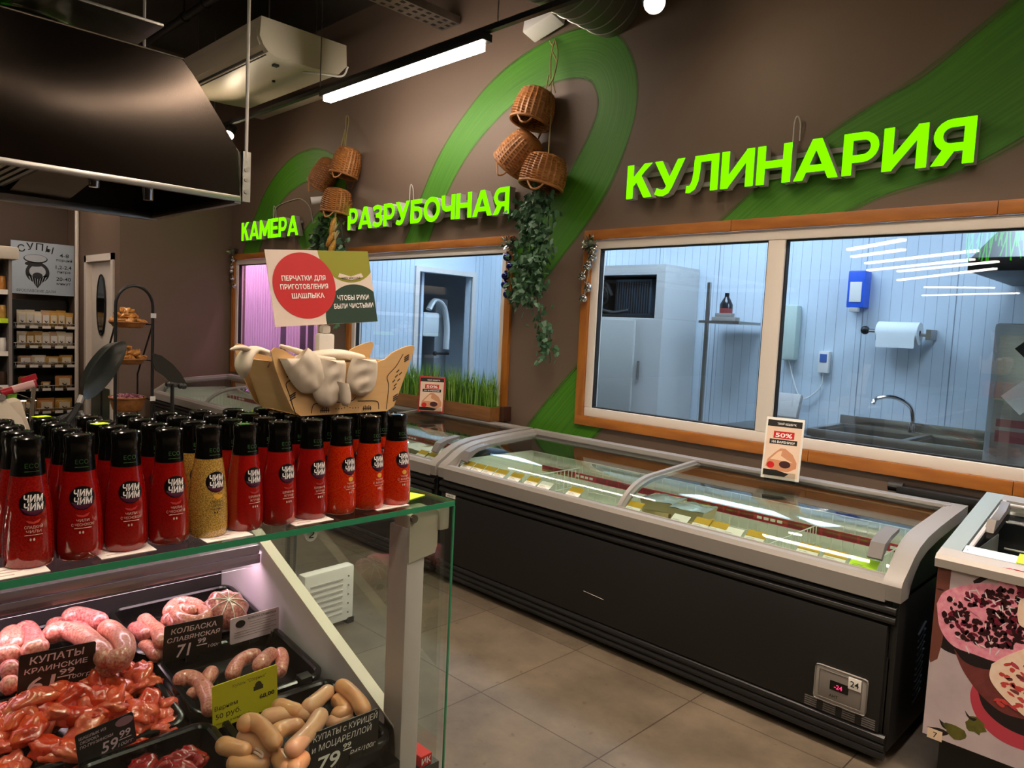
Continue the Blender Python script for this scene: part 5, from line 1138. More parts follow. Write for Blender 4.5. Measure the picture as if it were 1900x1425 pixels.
for p, h, r, l, mm in [([(340, 510), (400, 465), (500, 465), (610, 510), (700, 590), (760, 680)], .768, .0215, 'thick pink sausage bending down over the rear left tray', porks),
     ([(440, 380), (540, 350), (650, 370), (730, 410)], .772, .020, 'pink sausage at the back of the rear left tray', porkd),
     ([(720, 430), (820, 480), (880, 560), (860, 640), (760, 690)], .770, .0215, 'pink sausage curling at the right of the rear left tray', porks),
     ([(320, 440), (420, 420), (560, 440), (690, 470)], .752, .019, 'pink sausage under the bending ones', porkd),
     ([(30, 570), (60, 490), (100, 480), (110, 580)], .766, .019, 'leftmost pink sausage loop in the rear left tray', porks),
     ([(130, 480), (190, 450), (240, 520), (250, 600)], .768, .0195, 'second pink sausage loop from the left', porkd),
     ([(150, 620), (230, 590), (290, 570), (350, 560)], .768, .0195, 'pink sausage behind the tag КУПАТЫ КРАИНСКИЕ', porks),
     ([(-20, 660), (50, 620), (120, 640)], .762, .020, 'pink sausage at the left frame edge, upper', porks),
     ([(-10, 740), (50, 730), (120, 745)], .748, .020, 'pink sausage at the left frame edge, middle', porkd),
     ([(-10, 850), (60, 840), (120, 850)], .734, .019, 'pink sausage at the left frame edge, lower', porks),
     ([(680, 720), (760, 735), (840, 700), (920, 680)], .742, .013, 'flat pale pink sausage end at the right front of the rear left tray', porks)]:
    sausage(p, r, h, mm, l, GC, off=o1, sc_=k1)
GD = 'sausages in the rear right tray'
for p, h, r, l, mm in [([(930, 430), (1010, 480), (1060, 500)], .742, .018, 'leftmost pink sausage lump in the rear right tray', porkd),
     ([(1000, 370), (1060, 420), (1120, 470), (1140, 560)], .748, .0175, 'pink sausage hanging forward beside the tag КОЛБАСКА СЛАВЯНСКАЯ', porks),
     ([(1000, 550), (1070, 600), (1120, 650)], .722, .016, 'flat pink sausage end at the left of the tag КОЛБАСКА СЛАВЯНСКАЯ', porks),
     ([(1180, 340), (1230, 270), (1330, 260), (1420, 300), (1450, 360), (1380, 390), (1280, 370), (1240, 330), (1300, 305), (1380, 330)], .775, .0145, 'coiled spiral sausage at the back of the rear right tray', porks),
     ([(1150, 400), (1200, 380), (1260, 400), (1340, 390)], .762, .017, 'pink sausage under the coiled spiral one', porkd)]:
    sausage(p, r, h, mm, l, GD, off=o1, sc_=k1)
# tied ball of sausage
c = at(418, 1132, 2, .768); t = thing('tied_sausage', 'round sausage bundle tied with white string in the rear right tray', 'sausage', c)
b = MB(); b.lathe([(.052*sin(pi*i/14)**.8 if 0 < i < 14 else .002, -.036*cos(pi*i/14)) for i in range(15)], 36, Matrix.Translation(c) @ Matrix.Rotation(rad(30), 4, 'Y'), disp=lambda i, k, a: .0035*cos(9*a)*sin(pi*i/14)); b.obj('bundle', porkd, t, 80)
b = MB(); R_y = Matrix.Rotation(rad(30), 4, 'Y')
for g in range(9):
    a = 2*pi*g/9; b.tube([c+R_y @ Vector((.0535*sin(pi*i/14)**.8*cos(a), .0535*sin(pi*i/14)**.8*sin(a), -.0375*cos(pi*i/14))) for i in range(4, 15)], .0011, 4)
b.obj('string', chalk, t)
# ------------------------------------------------------------------ marinated meat
from mathutils import noise as mnoise
mar = [mat('marinated_meat', 'E4481A', .2, noise=(28, 'C4261A', .22), coat=.6, bump=(60, .3), sss=.04), mat('marinated_meat_pale', 'E65C34', .2, noise=(24, 'E04420', .25), coat=.6, bump=(60, .3), sss=.04), mat('marinated_meat_pink', 'D64A4A', .2, noise=(24, 'E8703C', .25), coat=.6, bump=(60, .3), sss=.04)]
def blob_mesh(seed, s):
    b = MB(); b.ball((0, 0, 0), 1, 22, 14); rn = random.Random(seed); o = Vector((rn.uniform(0, 50), rn.uniform(0, 50), 0))
    out = []
    for v in b.v:
        p = Vector(v); n1 = mnoise.noise(p*1.3+o); n2 = mnoise.noise(p*3.1+o*2)
        q = p*(1+.46*n1+.2*n2); out.append((q.x*1.25*s, q.y*.95*s, q.z*.62*s))
    b.v = out; return b
protos = []
rn = random.Random(21); cnt = 0
def place(o, c, rn):
    o.location = c; o.rotation_euler = (rn.uniform(-.7, .7), rn.uniform(-.7, .7), rn.uniform(0, 6.28)); s = rn.uniform(.75, 1.2); o.scale = (s, s, s)
pts = []
for k in range(80):
    u, v = rn.random(), rn.random(); x = -1.615+.215*u; y = .225+.325*v
    dome = (1-(2*u-1)**4)*(1-(2*v-1.0)**4)
    pts.append((x, y, deck(x)+.028+.062*dome*rn.uniform(.35, 1)))
for i, p in enumerate(pts):
    if i < 6: o = blob_mesh(i, .028).obj('marinated_meat', mar[i % 3], smooth=80); protos.append(o)
    else: o = protos[i % 6].copy(); COL.objects.link(o)
    tag(o, 'glossy orange red piece of marinated meat in the heaped tray', 'meat', 'marinated meat pieces in the heaped tray'); place(o, p, rn)
redm = mat('red_meat', 'B01A18', .2, noise=(30, '7E0F12', .25), coat=.6, bump=(60, .3)); ro = None
for i, (px, py) in enumerate(((270, 1422), (330, 1412), (352, 1405), (368, 1418), (300, 1428), (340, 1430), (250, 1430))):
    p = at(px, py, 2, .668)
    if ro is None: ro = o = blob_mesh(40, .024).obj('red_meat', redm, smooth=80)
    else: o = ro.copy(); COL.objects.link(o)
    tag(o, 'dark red piece of meat in the black tray at the bottom edge', 'meat', 'red meat pieces in the front tray'); place(o, p, rn)
# ------------------------------------------------------------------ tags in the trays
def price_board(name, corners, X, mats_, label, rows, lean=.0, cat='price tag', back=.0025):
    """corners px: top left, top right; bottom left, bottom right on plane x=X"""
    TL, TR_, BL_, BR = [at(a, b, 0, X) for a, b in corners]
    w_ = ((TR_-TL).length+(BR-BL_).length)/2; h_ = ((TL-BL_).length+(TR_-BR).length)/2
    c = (BL_+BR)/2; rt = ((TR_-TL)+(BR-BL_)); up = ((TL-BL_)+(TR_-BR)); up = Vector((up.x-lean*up.length, up.y, up.z))
    M = face_M(c, rt, up)
    t = thing(name, label, cat, c)
    bb = MB(); bb.prism([(x, y+h_/2) for x, y in rrect(w_/2, h_/2, .004, 3)], -back, 0, M); bb.obj('board', mats_, t, smooth=None)
    bb = MB(); bb.box(-.012, .012, -.012, .006, -.008, -back-.0002, M=M); bb.obj('clip', black, t, smooth=None)
    for i, (s_, x, y, h, m_, al, sl) in enumerate(rows):
        q = MB()
        if s_ == '_': q.box(x*w_, (x+al)*w_, y*h_, y*h_+h*h_, 0, .0005, M=M)
        else: q.text(s_, h*h_, Matrix(M) @ Matrix.Translation((x*w_, y*h_, .0005)), align='CENTER', bold=.016 if s_.upper() == s_ else 0, width=al*w_ if al else None, slant=sl)
        q.obj('lettering', m_, t, smooth=None)
    return t, M, w_, h_
price_board('price_tag', ((36, 1217), (178, 1190), (31, 1296), (174, 1262)), -1.59, tagblack, 'black chalk price tag КУПАТЫ КРАИНСКИЕ in the rear left tray', [('КУПАТЫ', -.02, .74, .17, chalkp, .70, .1), ('КРАИНСКИЕ', -.02, .52, .12, chalkp, .82, .1), ('61', -.22, .06, .34, chalkp, .34, .15), ('99', .12, .34, .13, chalkp, .2, .1), ('_', .0, .27, .025, chalkp, .22, 0), ('100гр', .30, .18, .10, chalkp, .3, .2)])
price_board('price_tag', ((311, 1163), (419, 1139), (301, 1230), (410, 1207)), -1.60, tagblack, 'black chalk price tag КОЛБАСКА СЛАВЯНСКАЯ in the rear right tray', [('КОЛБАСКА', .0, .74, .14, chalkp, .78, .1), ('СЛАВЯНСКАЯ', .0, .52, .12, chalkp, .90, .1), ('71', -.18, .08, .34, chalkp, .22, .15), ('99', .14, .34, .13, chalkp, .14, .1), ('_', .06, .27, .025, chalkp, .18, 0), ('100г', .36, .16, .09, chalkp, .2, .2)])
t, M, w_, h_ = price_board('info_card', ((430, 1148), (520, 1126), (427, 1198), (517, 1170)), -1.61, pinkpaper, 'pink paper information card beside the tag КОЛБАСКА СЛАВЯНСКАЯ', [('КОЛБАСКА СЛАВЯНСКАЯ', .14, .82, .085, inkb, .58, 0)])
q = MB()
for i in range(6): q.box((-.42 if i > 2 else -.12)*w_, (.44-.12*(i % 2))*w_, (.70-.1*i)*h_, (.722-.1*i)*h_, 0, .0004, M=M)
q.obj('text_lines', greyink, t, smooth=None); q = MB(); q.prism(ngon(-.30*w_, .72*h_, .012, .009, 20), 0, .0005, M); q.obj('oval_stamp', inkb, t, smooth=None)
t, M, w_, h_ = price_board('price_tag', ((396, 1275), (514, 1232), (394, 1356), (516, 1309)), -1.345, yellowp, 'yellow paper price tag Вернем 50 руб. on the half empty tray', [('Купаты "Сборные"', .06, .82, .075, mat('olive_ink', '5A5A10', .7), .52, 0), ('Вернем', -.30, .42, .10, inkb, .34, 0), ('50 руб.', -.27, .22, .12, inkb, .38, 0), ('68,00', .33, .33, .10, inkb, .24, 0), ('покупки в каждого кг', -.2, .08, .06, inkb, .5, 0)])
q = MB(); q.box(.12*w_, .27*w_, .56*h_, .66*h_, 0, .0005, M=M); q.prism(ngon(.195*w_, .66*h_, .055*w_, .1*h_, 12, 0, pi, True), 0, .0005, M); q.obj('wallet_icon', mat('icon_ink', '3A3410', .7), t, smooth=None)
t, M, w_, h_ = price_board('price_tag', ((146, 1360), (253, 1321), (147, 1427), (254, 1372)), -1.372, mat('chalkboard', '1E1A1C', .5), 'dark chalk price tag 59,99 in front of the marinated meat', [('ШАШЛЫК ИЗ', -.22, .80, .085, pinkpaper, .46, .1), ('ОКОРОКА', -.28, .66, .085, pinkpaper, .32, .1), ('ПО-ГРУЗИНСКИ', -.17, .52, .085, pinkpaper, .56, .1), ('59', .02, .10, .34, pinkpaper, .28, .2), ('99', .30, .34, .22, pinkpaper, .2, .2), ('_', .2, .27, .02, pinkpaper, .22, 0), ('100гг', .30, .08, .11, pinkpaper, .26, .3)])
q = MB(); q.prism(ngon(.33*w_, .82*h_, .16*w_, .14*h_, 24), 0, .0004, M); q.obj('pink_oval', mat('oval_pink', 'A8788A', .6), t, smooth=None)
price_board('price_tag', ((576, 1362), (700, 1317), (572, 1445), (702, 1385)), -1.122, tagblack, 'black chalk price tag КУПАТЫ с КУРИЦЕЙ и МОЦАРЕЛЛОЙ at the front of the counter', [('КУПАТЫ с КУРИЦЕЙ', .0, .78, .15, chalk, .93, .1), ('и МОЦАРЕЛЛОЙ', -.05, .53, .15, chalk, .86, .1), ('79', -.25, .02, .36, chalk, .32, .15), ('99', .02, .34, .12, chalk, .12, .1), ('_', -.03, .29, .02, chalk, .12, 0), ('Р45/100г', .26, .10, .12, chalk, .38, .25)])
# ------------------------------------------------------------------ sauce bottles on the glass top
BPROF = [(.0265, 0), (.0300, .003), (.0308, .014), (.0306, .035), (.0296, .055), (.0280, .075), (.0262, .093), (.0240, .108), (.0222, .119), (.0212, .128)]
SPROF = [(.0216, .1265), (.0206, .134), (.0196, .142), (.0190, .150), (.0188, .157), (.0196, .161), (.0200, .166), (.0200, .173), (.0192, .1768), (.0170, .178), (.0165, .1768), (.0, .1768)]
def rad_at(z):
    P = BPROF+SPROF[1:9]
    for (r0, z0), (r1, z1) in zip(P, P[1:]):
        if z0 <= z <= z1: return r0+(r1-r0)*(z-z0)/(z1-z0)
    return .02
KINDS = {
 'sweet': ('sweet chili', mat('sauce_sweet', '7E0C0A', .06, noise=(420, '9A1810', .14), coat=1.0), ['СЛАДКИЙ', 'ЧИЛИ'], 'C23A2A'),
 'garlic': ('chili garlic', mat('sauce_garlic', '860A08', .06, noise=(400, '94130E', .14), coat=1.0), ['ЧИЛИ', 'С ЧЕСНОКОМ'], 'C02A28'),
 'cream': ('yellow mustard', mat('sauce_cream', 'CBA552', .08, noise=(650, '8E6C2C', .08), coat=1.0), ['СЛИВОЧНЫЙ', 'С ГОРЧИЦЕЙ'], 'D8A030'),
 'sriracha': ('sriracha', mat('sauce_sriracha', '90100C', .06, noise=(420, '981610', .14), coat=1.0), ['ШРИРАЧА', 'ЖГУЧАЯ'], 'A82820'),
 'mango': ('mango chili', mat('sauce_mango', 'B81408', .06, noise=(420, 'C43C12', .14), coat=1.0), ['ЧИЛИ', 'С МАНГО'], 'E2A23A')}
sleeve = mat('black_shrink_sleeve', '0B0B09', .16, coat=.5); badge = mat('badge_black', '0A0709', .3); purple = mat('badge_purple', '4A1030', .4); greenink = mat('sleeve_green_ink', '24541E', .5)
def wrap(zc, extra=.0005):
    def f(p):
        z = zc+p[1]; r = rad_at(z)+extra+p[2]; a = p[0]/r; return (r*cos(a), r*sin(a), z)
    return f
I4 = Matrix()
def fine_poly(pts, zc, mi, b, ex):
    """disc-like polygon wrapped round the bottle, built as a radial grid"""
    n = len(pts); cx_ = sum(p[0] for p in pts)/n; cy_ = sum(p[1] for p in pts)/n; W = wrap(zc, ex); vs = []; fs = []; K = 4
    for k in range(1, K+1):
        for x, y in pts: vs.append(W((cx_+(x-cx_)*k/K, cy_+(y-cy_)*k/K, 0)))
    vs.append(W((cx_, cy_, 0))); c = len(vs)-1
    for i in range(n): fs.append((c, i, (i+1) % n))
    for k in range(K-1):
        for i in range(n): fs.append((k*n+i, (k+1)*n+i, (k+1)*n+(i+1) % n, k*n+(i+1) % n))
    b.add(vs, fs, mi=mi)
PROTO = {}
def make_bottle(kind):
    nm, m_, lines, ic = KINDS[kind]
    t = thing('sauce_bottle', '-', 'bottle', (0, 0, 0))
    b = MB(); b.lathe(BPROF, 32, cap0=True); b.obj('bottle_body', m_, t, 50)
    b = MB(); b.lathe(SPROF, 32); so = b.obj('cap_sleeve', sleeve, t, 40)
    b = MB(); b.text('ЕСО', .0062, I4, warp=wrap(.1375, .0007), bold=-.008); fine_poly([(x, y) for x, y in ((-.009, -.0006), (.009, -.0006), (.009, .0002), (-.009, .0002))], .133, 0, b, .0007); b.obj('sleeve_lettering', greenink, so, smooth=None)
    b = MB(); fine_poly(ngon(0, 0, .0168, .0165, 28), .090, 0, b, .0005); lo = b.obj('badge', badge, t, 60)
    b = MB(); fine_poly([(.0150*cos(rad(a)), .0150*sin(rad(a))) for a in range(200, 345, 12)]+[(.0152, -.0040), (-.0152, -.0040)][:0], .0895, 0, b, .0008); b.obj('badge_arc', purple, lo, 60)
    b = MB(); b.text('ЧИМ', .0092, I4, warp=wrap(.0925, .0011), width=.0235, bold=.03, slant=.12); b.text('ЧИМ', .0092, I4, warp=wrap(.0815, .0011), width=.0235, bold=.03, slant=.12); b.obj('badge_lettering', chalk, lo, smooth=None)
    ink = inkb if kind == 'cream' else mat('label_ink_'+kind, 'D8B4A6', .5)
    b = MB(); b.text(lines[0], .0038, I4, warp=wrap(.0565, .0007), bold=.0, width=.016 if len(lines[0]) < 5 else .022); b.text(lines[1], .0038, I4, warp=wrap(.0505, .0007), bold=.0, width=.018 if len(lines[1]) < 7 else .029)
    fine_poly([(-.011, 0), (.011, 0), (.011, .0007), (-.011, .0007)], .0470, 0, b, .0007)
    for k in (-1, 0, 1)[:3 if kind == 'sriracha' else 2]: fine_poly(ngon(k*.004, .0, .0012, .002, 8), .0415, 0, b, .0007)
    b.obj('name_lettering', ink, t, smooth=None)
    b = MB()
    if kind == 'mango': fine_poly(ngon(0, 0, .0052, .0045, 14), .066, 0, b, .0007)
    elif kind == 'cream': fine_poly([(-.006, .004), (.0, .005), (.006, .003), (.011, .004), (.009, -.001), (.001, -.004), (-.004, -.001)], .066, 0, b, .0007)
    else: fine_poly([(-.009, .0015), (-.003, -.001), (.004, -.0005), (.009, .003), (.006, -.002), (0, -.0035), (-.006, -.002)], .066, 0, b, .0007)
    b.obj('fruit_icon', mat('icon_'+kind, ic, .5), t, smooth=None)
    return t
rowk = ['sweet', 'garlic', 'garlic', 'garlic', 'cream', 'sriracha', 'sriracha', 'sriracha', 'mango', 'mango', 'mango']
coln = ['leftmost', 'second', 'third', 'fourth', 'fifth', 'sixth', 'seventh', 'eighth', 'ninth', 'tenth', 'rightmost']
rn = random.Random(3)
for ri, X in enumerate((-1.165, -1.225, -1.286, -1.348)):
    for ci in range(11):
        if ri == 3 and ci > 7: continue
        k = rowk[ci]
        if ri >= 2 and k == 'cream': k = 'garlic'
        if k in PROTO: o = copy_tree(PROTO[k])
        else: o = PROTO[k] = make_bottle(k)
        o.location = (X+rn.uniform(-.001, .001), .246+.0621*ci+rn.uniform(-.0008, .0008), ZT+.0002); o.rotation_euler = (0, 0, rad(rn.uniform(-9, 9)+2))
        pos = coln[ci] if ci in (0, 10) else coln[ci]+' from the left'
        o['label'] = '%s sauce bottle, %s in the %s on the counter' % (KINDS[k][0], pos, ['front row', 'second row', 'third row', 'rear row'][ri])
        o['group'] = 'sauce bottles on the glass counter'
for i, (px, py) in enumerate(((77, 770), (186, 783))):
    p = at(px, py, 2, ZT+.182); b = MB(); b.cbox((p.x, p.y, ZT+.1795), (.016, .022, .001), Euler((0, 0, .3))); tag(b.obj('lime_sticker', limep, smooth=None), 'lime sticker on a black bottle cap, %s of the two' % ('left', 'right')[i], 'sticker')
# ------------------------------------------------------------------ plywood glove box
XA, XB = -1.203, -1.352
t = thing('glove_box', 'sleigh shaped plywood box of white mitts on top of the bottle caps', 'box', (-1.28, .78, ZT+.178))
z0 = ZT+.1785
OUT = [(.679, z0), (.870, z0), (.887, z0+.010), (.904, z0+.050), (.922, z0+.095), (.934, z0+.128), (.930, z0+.133), (.913, z0+.131), (.893, z0+.124), (.877, z0+.117), (.862, z0+.105), (.840, z0+.098), (.70, z0+.098), (.665, z0+.108), (.640, z0+.122), (.625, z0+.125), (.618, z0+.118), (.628, z0+.085), (.645, z0+.045), (.662, z0+.012)]
YZ = Matrix(((0, 0, 1, 0), (1, 0, 0, 0), (0, 1, 0, 0), (0, 0, 0, 1)))
def clamp(pl): return [(y, max(z, z0)) for y, z in pl]
b = MB(); b.prism(clamp(OUT), XA-.004, XA, YZ); fo = b.obj('front_panel', ply, t, smooth=None)
b = MB(); b.prism(clamp(OUT), XB, XB+.004, YZ); b.obj('back_panel', ply, t, smooth=None)
for (ya, za), (yb, zb) in (((.672, z0+.004), (.634, z0+.098)), ((.878, z0+.004), (.914, z0+.098))):
    b = MB(); b.prism([(ya, za), (ya+.004, za), (yb+.004, zb), (yb, zb)], XB+.004, XA-.004, YZ); b.obj('end_panel', ply, t, smooth=None)
b = MB(); b.box(XB+.004, XA-.004, .680, .872, z0, z0+.004); b.obj('floor_panel', ply, t, smooth=None)
e = MB()
def eng(pts, r=.0008): e.tube(bez([(XA+.0003, y, z0+z) for y, z in pts], 5), r, 4)
eng([(.700, .004), (.703, .018), (.715, .022), (.78, .023), (.795, .030)]); eng([(.85, .005), (.848, .018), (.838, .022), (.80, .023)])
eng([(.868, .004), (.872, .05), (.868, .07), (.888, .09), (.905, .115)]); eng([(.668, .004), (.655, .04), (.648, .06), (.660, .07), (.652, .085), (.640, .10)])
for y in (.728, .822):
    for k in range(5): e.tube([(XA+.0003, y-.008+.004*k, z0+.004), (XA+.0003, y-.008+.004*k, z0+.012+.002*(k % 2))], .0009, 4)
    e.tube([(XA+.0003, y-.010, z0+.008), (XA+.0003, y+.010, z0+.008)], .0008, 4)
for k in range(9):
    y = .752+.0062*k; e.ball((XA+.0003, y, z0+.010+.004*max(0, 1-abs(k-4)/1.5)), .0011, 6, 4)
for y, z in ((.884, .060), (.890, .070), (.896, .062), (.888, .052), (.900, .075), (.893, .080), (.886, .045)): e.tube([(XA+.0003, y-.003, z0+z-.002), (XA+.0003, y+.003, z0+z+.003)], .0011, 4)
for y, z in ((.915, .10), (.890, .02), (.662, .03), (.655, .072)):
    for k in range(3): e.tube([(XA+.0003, y-.006, z0+z+.004*k), (XA+.0003, y+.005, z0+z+.006+.004*k)], .0012, 4)
e.obj('engraving', burn, fo, smooth=None)
mitt = mat('white_mitt', 'D9CDBC', .45, sheen=.3, noise=(20, 'CFC0AA', .3), bump=(25, .12))
def glove(label, path, ws, thumb=None, flat=.45):
    P = bez([Vector(p) for p in path], 8); n = len(P); Wd = bez([(q, 0, 0) for q in ws], 8)
    R = []
    for i in range(n): R.append(max(.003, Wd[min(i, len(Wd)-1)].x))
    b = MB(); b.tube(P, R, 18, flat=flat)
    if thumb: b.tube(bez([Vector(p) for p in thumb[0]], 6), [thumb[1]*max(.3, sin(pi*min(1, .25+.75*i/(6*(len(thumb[0])-1))))**.5) for i in range(6*(len(thumb[0])-1)+1)], 12, flat=.6)
    m_ = b.obj('mitt', mitt, None, 80); sub = m_.modifiers.new('s', 'SUBSURF'); sub.levels = 1; sub.render_levels = 1
    return tag(m_, label, 'glove', 'white mitts in the plywood box')
XO = XA+.009
def mitten(label, hang, tip, w_, thumb=0, fold=.5, seed=0, back=.05, base=None):
    """cloth mitt: cuff tucked in the box at hang (y,z), falling over the front edge to tip (y,z)"""
    h = Vector((0, hang[0], hang[1])); tp = Vector((0, tip[0], tip[1])); d = (tp-h); L_ = d.length; d.normalize(); n_ = Vector((0, -d.z, d.y))
    rn_ = random.Random(seed)
    def surf(side):
        def f(u, v):
            # v 0 cuff inside .. 1 tip ; u across
            if v < .3:
                k = v/.3; c = h+Vector((XA-back+(back+.006)*k, 0, .006*sin(pi*k)-(.02*(1-k)))); wv = w_*(.78+.1*k)
            else:
                k = (v-.3)/.7; c = h+d*L_*k; c = Vector((XO, c.y, c.z)); wv = w_*(.88+.16*sin(pi*min(1, k*1.1)))*max(0.0, 1-max(0, (k-.62)/.38)**2.6)**.5
            a = (u-.5)*2; th = .011*max(0, 1-abs(a)**2.5)*(1 if v > .25 else .5)*max(.0, min(1, (1-v)/.12))**.5
            cr = .0022*sin(u*13+v*7+seed)*sin(v*11+seed*2)+.0016*sin(v*24+u*5)
            p = c+n_*(a*wv)
            if v < .3: p = c+Vector((0, a*wv, 0))*(1)
            q = Vector((p.x+(side*th+cr*(1-abs(a))*(.9 if v < .9 else 0)), p.y, p.z))
            if v >= .3: q.x = max(q.x, XA+.0015)
            return q
        return f
    b = MB(); b.grid(surf(1), 25, 40); b.grid(surf(-1), 25, 40)
    if thumb:
        for sd in (1, -1):
            def g(u, v):
                a = (u-.5)*2; c = h+d*L_*(.42+.5*v)+n_*(thumb*w_*(.72+.42*sin(v*1.7))); wv = w_*.42*max(0, 1-max(0, (v-.5)/.5)**2.4)**.5
                return Vector((XO+.009+sd*.008*max(0, 1-abs(a)**2.5)*max(0, min(1, (1-v)/.15))**.5, 0, 0))+Vector((0, (c+n_*a*wv).y, (c+n_*a*wv).z))
            b.grid(g, 15, 24)
    return tag(b.obj('mitt', mitt, None, 80), label, 'glove', 'white mitts in the plywood box')
mitten('white mitt hanging slantwise over the box front at the left', (.662, z0+.106), (.712, z0+.052), .034, seed=1)
mitten('white mitt with its thumb in front hanging lowest over the box front', (.738, z0+.102), (.722, z0+.016), .032, -1*-1, seed=2)
mitten('grey shaded white mitt hanging over the box front at the right', (.808, z0+.104), (.796, z0+.034), .033, seed=5)
glove('rolled white mitt cuff lying along the front rim of the box', [(XA-.012, .640, z0+.128), (XA-.010, .675, z0+.118), (XA-.012, .715, z0+.106), (XA-.02, .76, z0+.102)], [.004, .007, .008, .005], None, .8)
glove('white mitt lying across the pile along the rear of the box', [(XA-.05, .69, z0+.098), (XA-.05, .74, z0+.108), (XA-.05, .79, z0+.110), (XA-.05, .845, z0+.104)], [.014, .017, .018, .010], None, .6)
glove('white mitt hanging out over the left end of the box', [(XA-.05, .64, z0+.112), (XA-.05, .612, z0+.118), (XA-.045, .594, z0+.108), (XA-.042, .587, z0+.088), (XA-.042, .588, z0+.068)], [.012, .016, .019, .019, .006], [[(XA-.045, .60, z0+.118), (XA-.04, .58, z0+.122), (XA-.04, .562, z0+.118)], .009], .45)
b = MB(); b.box(XB+.02, XA-.02, .69, .86, z0+.0045, z0+.085, .02); tag(b.obj('mitt_stack', mitt), 'stack of folded white mitts filling the plywood box', 'glove', 'white mitts in the plywood box')
# ------------------------------------------------------------------ glove sign on a clip stand
yaw, pit, rol, SW, SH = 1.4924, -.1895, -.0874, .2227, .1483
c = Vector((-1.3, .7772, 1.5402)); MS = Matrix.Translation(c) @ Matrix.Rotation(yaw, 4, 'Z') @ Matrix.Rotation(pit, 4, 'X') @ Matrix.Rotation(rol, 4, 'Y') @ Matrix.Rotation(pi/2, 4, 'X')
t = thing('glove_sign', 'red and green sign ПЕРЧАТКИ ДЛЯ ПРИГОТОВЛЕНИЯ ШАШЛЫКА on a clip stand above the box', 'sign', (-1.3, .78, z0+.02))
def clipr(pl, x0, x1, y0, y1):
    def cut(P, f, g):
        out = []
        for i in range(len(P)):
            a, b_ = P[i-1], P[i]; fa, fb = f(a), f(b_)
            if (fa >= 0) != (fb >= 0):
                k = fa/(fa-fb); out.append((a[0]+(b_[0]-a[0])*k, a[1]+(b_[1]-a[1])*k))
            if fb >= 0: out.append(b_)
        return out
    for f in (lambda p: p[0]-x0, lambda p: x1-p[0], lambda p: p[1]-y0, lambda p: y1-p[1]): pl = cut(pl, f, None)
    return pl
hw, hh = SW/2, SH/2
b = MB(); b.box(-hw, hw, -hh, hh, -.002, 0, M=MS); bo = b.obj('board', mat('sign_cream', 'E0CFC2', .6), t, smooth=None)
for nm, cc, rr, mm in (('red_disc', (-.040, .004), .0655, red), ('olive_disc', (.063, .0745), .066, mat('olive_print', '8E8E12', .6)), ('dark_green_disc', (.066, -.066), .071, mat('dark_green_print', '0C3320', .6))):
    d_ = {'red_disc': .0006, 'olive_disc': .0002, 'dark_green_disc': .0004}[nm]
    q = MB(); q.prism(clipr(ngon(cc[0], cc[1], rr, rr, 64), -hw, hw, -hh, hh), 0, d_, MS); q.obj(nm, mm, bo, smooth=None)
def st(s_, x, y, h, w_): 
    q = MB(); q.text(s_, h, MS @ Matrix.Translation((x, y, .0009)), bold=.02, width=w_); q.obj('lettering', chalk, bo, smooth=None)
st('ПЕРЧАТКИ ДЛЯ', -.040, .014, .0095, .092); st('ПРИГОТОВЛЕНИЯ', -.041, -.003, .0095, .100); st('ШАШЛЫКА', -.036, -.021, .0095, .068)
st('ЧТОБЫ РУКИ', .062, -.027, .0095, .072); st('БЫЛИ ЧИСТЫМИ', .061, -.044, .0095, .090)
q = MB(); q.prism([(.038, .028), (.034, .020), (.063, .013), (.092, .020), (.088, .028), (.063, .021)], 0, .0010, MS); ro = q.obj('ribbon', MATS['sign_cream'], bo, smooth=None)
q = MB(); q.text('МЯЯ МЯСНАЯ', .0045, MS @ Matrix.Translation((.063, .0155, .0012)), bold=.02, width=.042); q.obj('ribbon_lettering', inkb, bo, smooth=None)
q = MB(); q.box(-1.304, -1.292, .763, .797, 1.468, 1.482, .001); q.obj('clear_clip', acryl, t)
q = MB(); q.tube([(-1.3, .781, z0+.086), (-1.3, .781, 1.47)], .004, 8); q.obj('stem', acryl, t)
q = MB(); q.box(-1.31, -1.29, .764, .800, z0+.0855, z0+.150, .006); q.box(-1.308, -1.292, .772, .792, z0+.150, 1.465, .006); q.obj('clip_holder', white, t)
# ------------------------------------------------------------------ cooker hood
hs = mat('hood_black_steel', '4A423C', .24, 1.0, noise=(30, '423a34', .35), stretch=(1, 14, .5))
inn = mat('hood_inner_steel', '9A8F82', .3, 1.0)
HX0, HX1 = -4.86, -3.661
t = thing('cooker_hood', 'large dark steel cooker hood hanging at the upper left', 'cooker hood', (-4.26, .6, 2.05))
b = MB()
def zt_(y): return 2.668 if y < 1.405 else (2.668-(y-1.405)*(2.668-2.29)/(1.678-1.405) if y < 1.678 else 2.29-(y-1.678)*13)
def facef(u, v):
    y = -1.0+u*2.695; top = max(2.10, zt_(y)); z = 2.07+v*(top-2.07)
    return (HX1+.035*sin(pi*min(1, max(0, (z-2.05)/.62)))*(.6+.4*sin(y*2.2)), y, z)
b.grid(facef, 90, 24); b.obj('front_sheet', hs, t, 80)
b = MB()
b.add([(HX0, -1, 2.07), (HX0, 1.695, 2.07), (HX0, 1.678, 2.29), (HX0, 1.405, 2.668), (HX0, -1, 2.668), (HX1, -1, 2.07), (HX1, 1.695, 2.07), (HX1, 1.678, 2.29), (HX1, 1.405, 2.668), (HX1, -1, 2.668)], [(0, 1, 2, 3, 4), (1, 6, 7, 2), (2, 7, 8, 3), (3, 8, 9, 4), (0, 4, 9, 5)]); b.obj('hood_shell', darksteel, t, smooth=None)
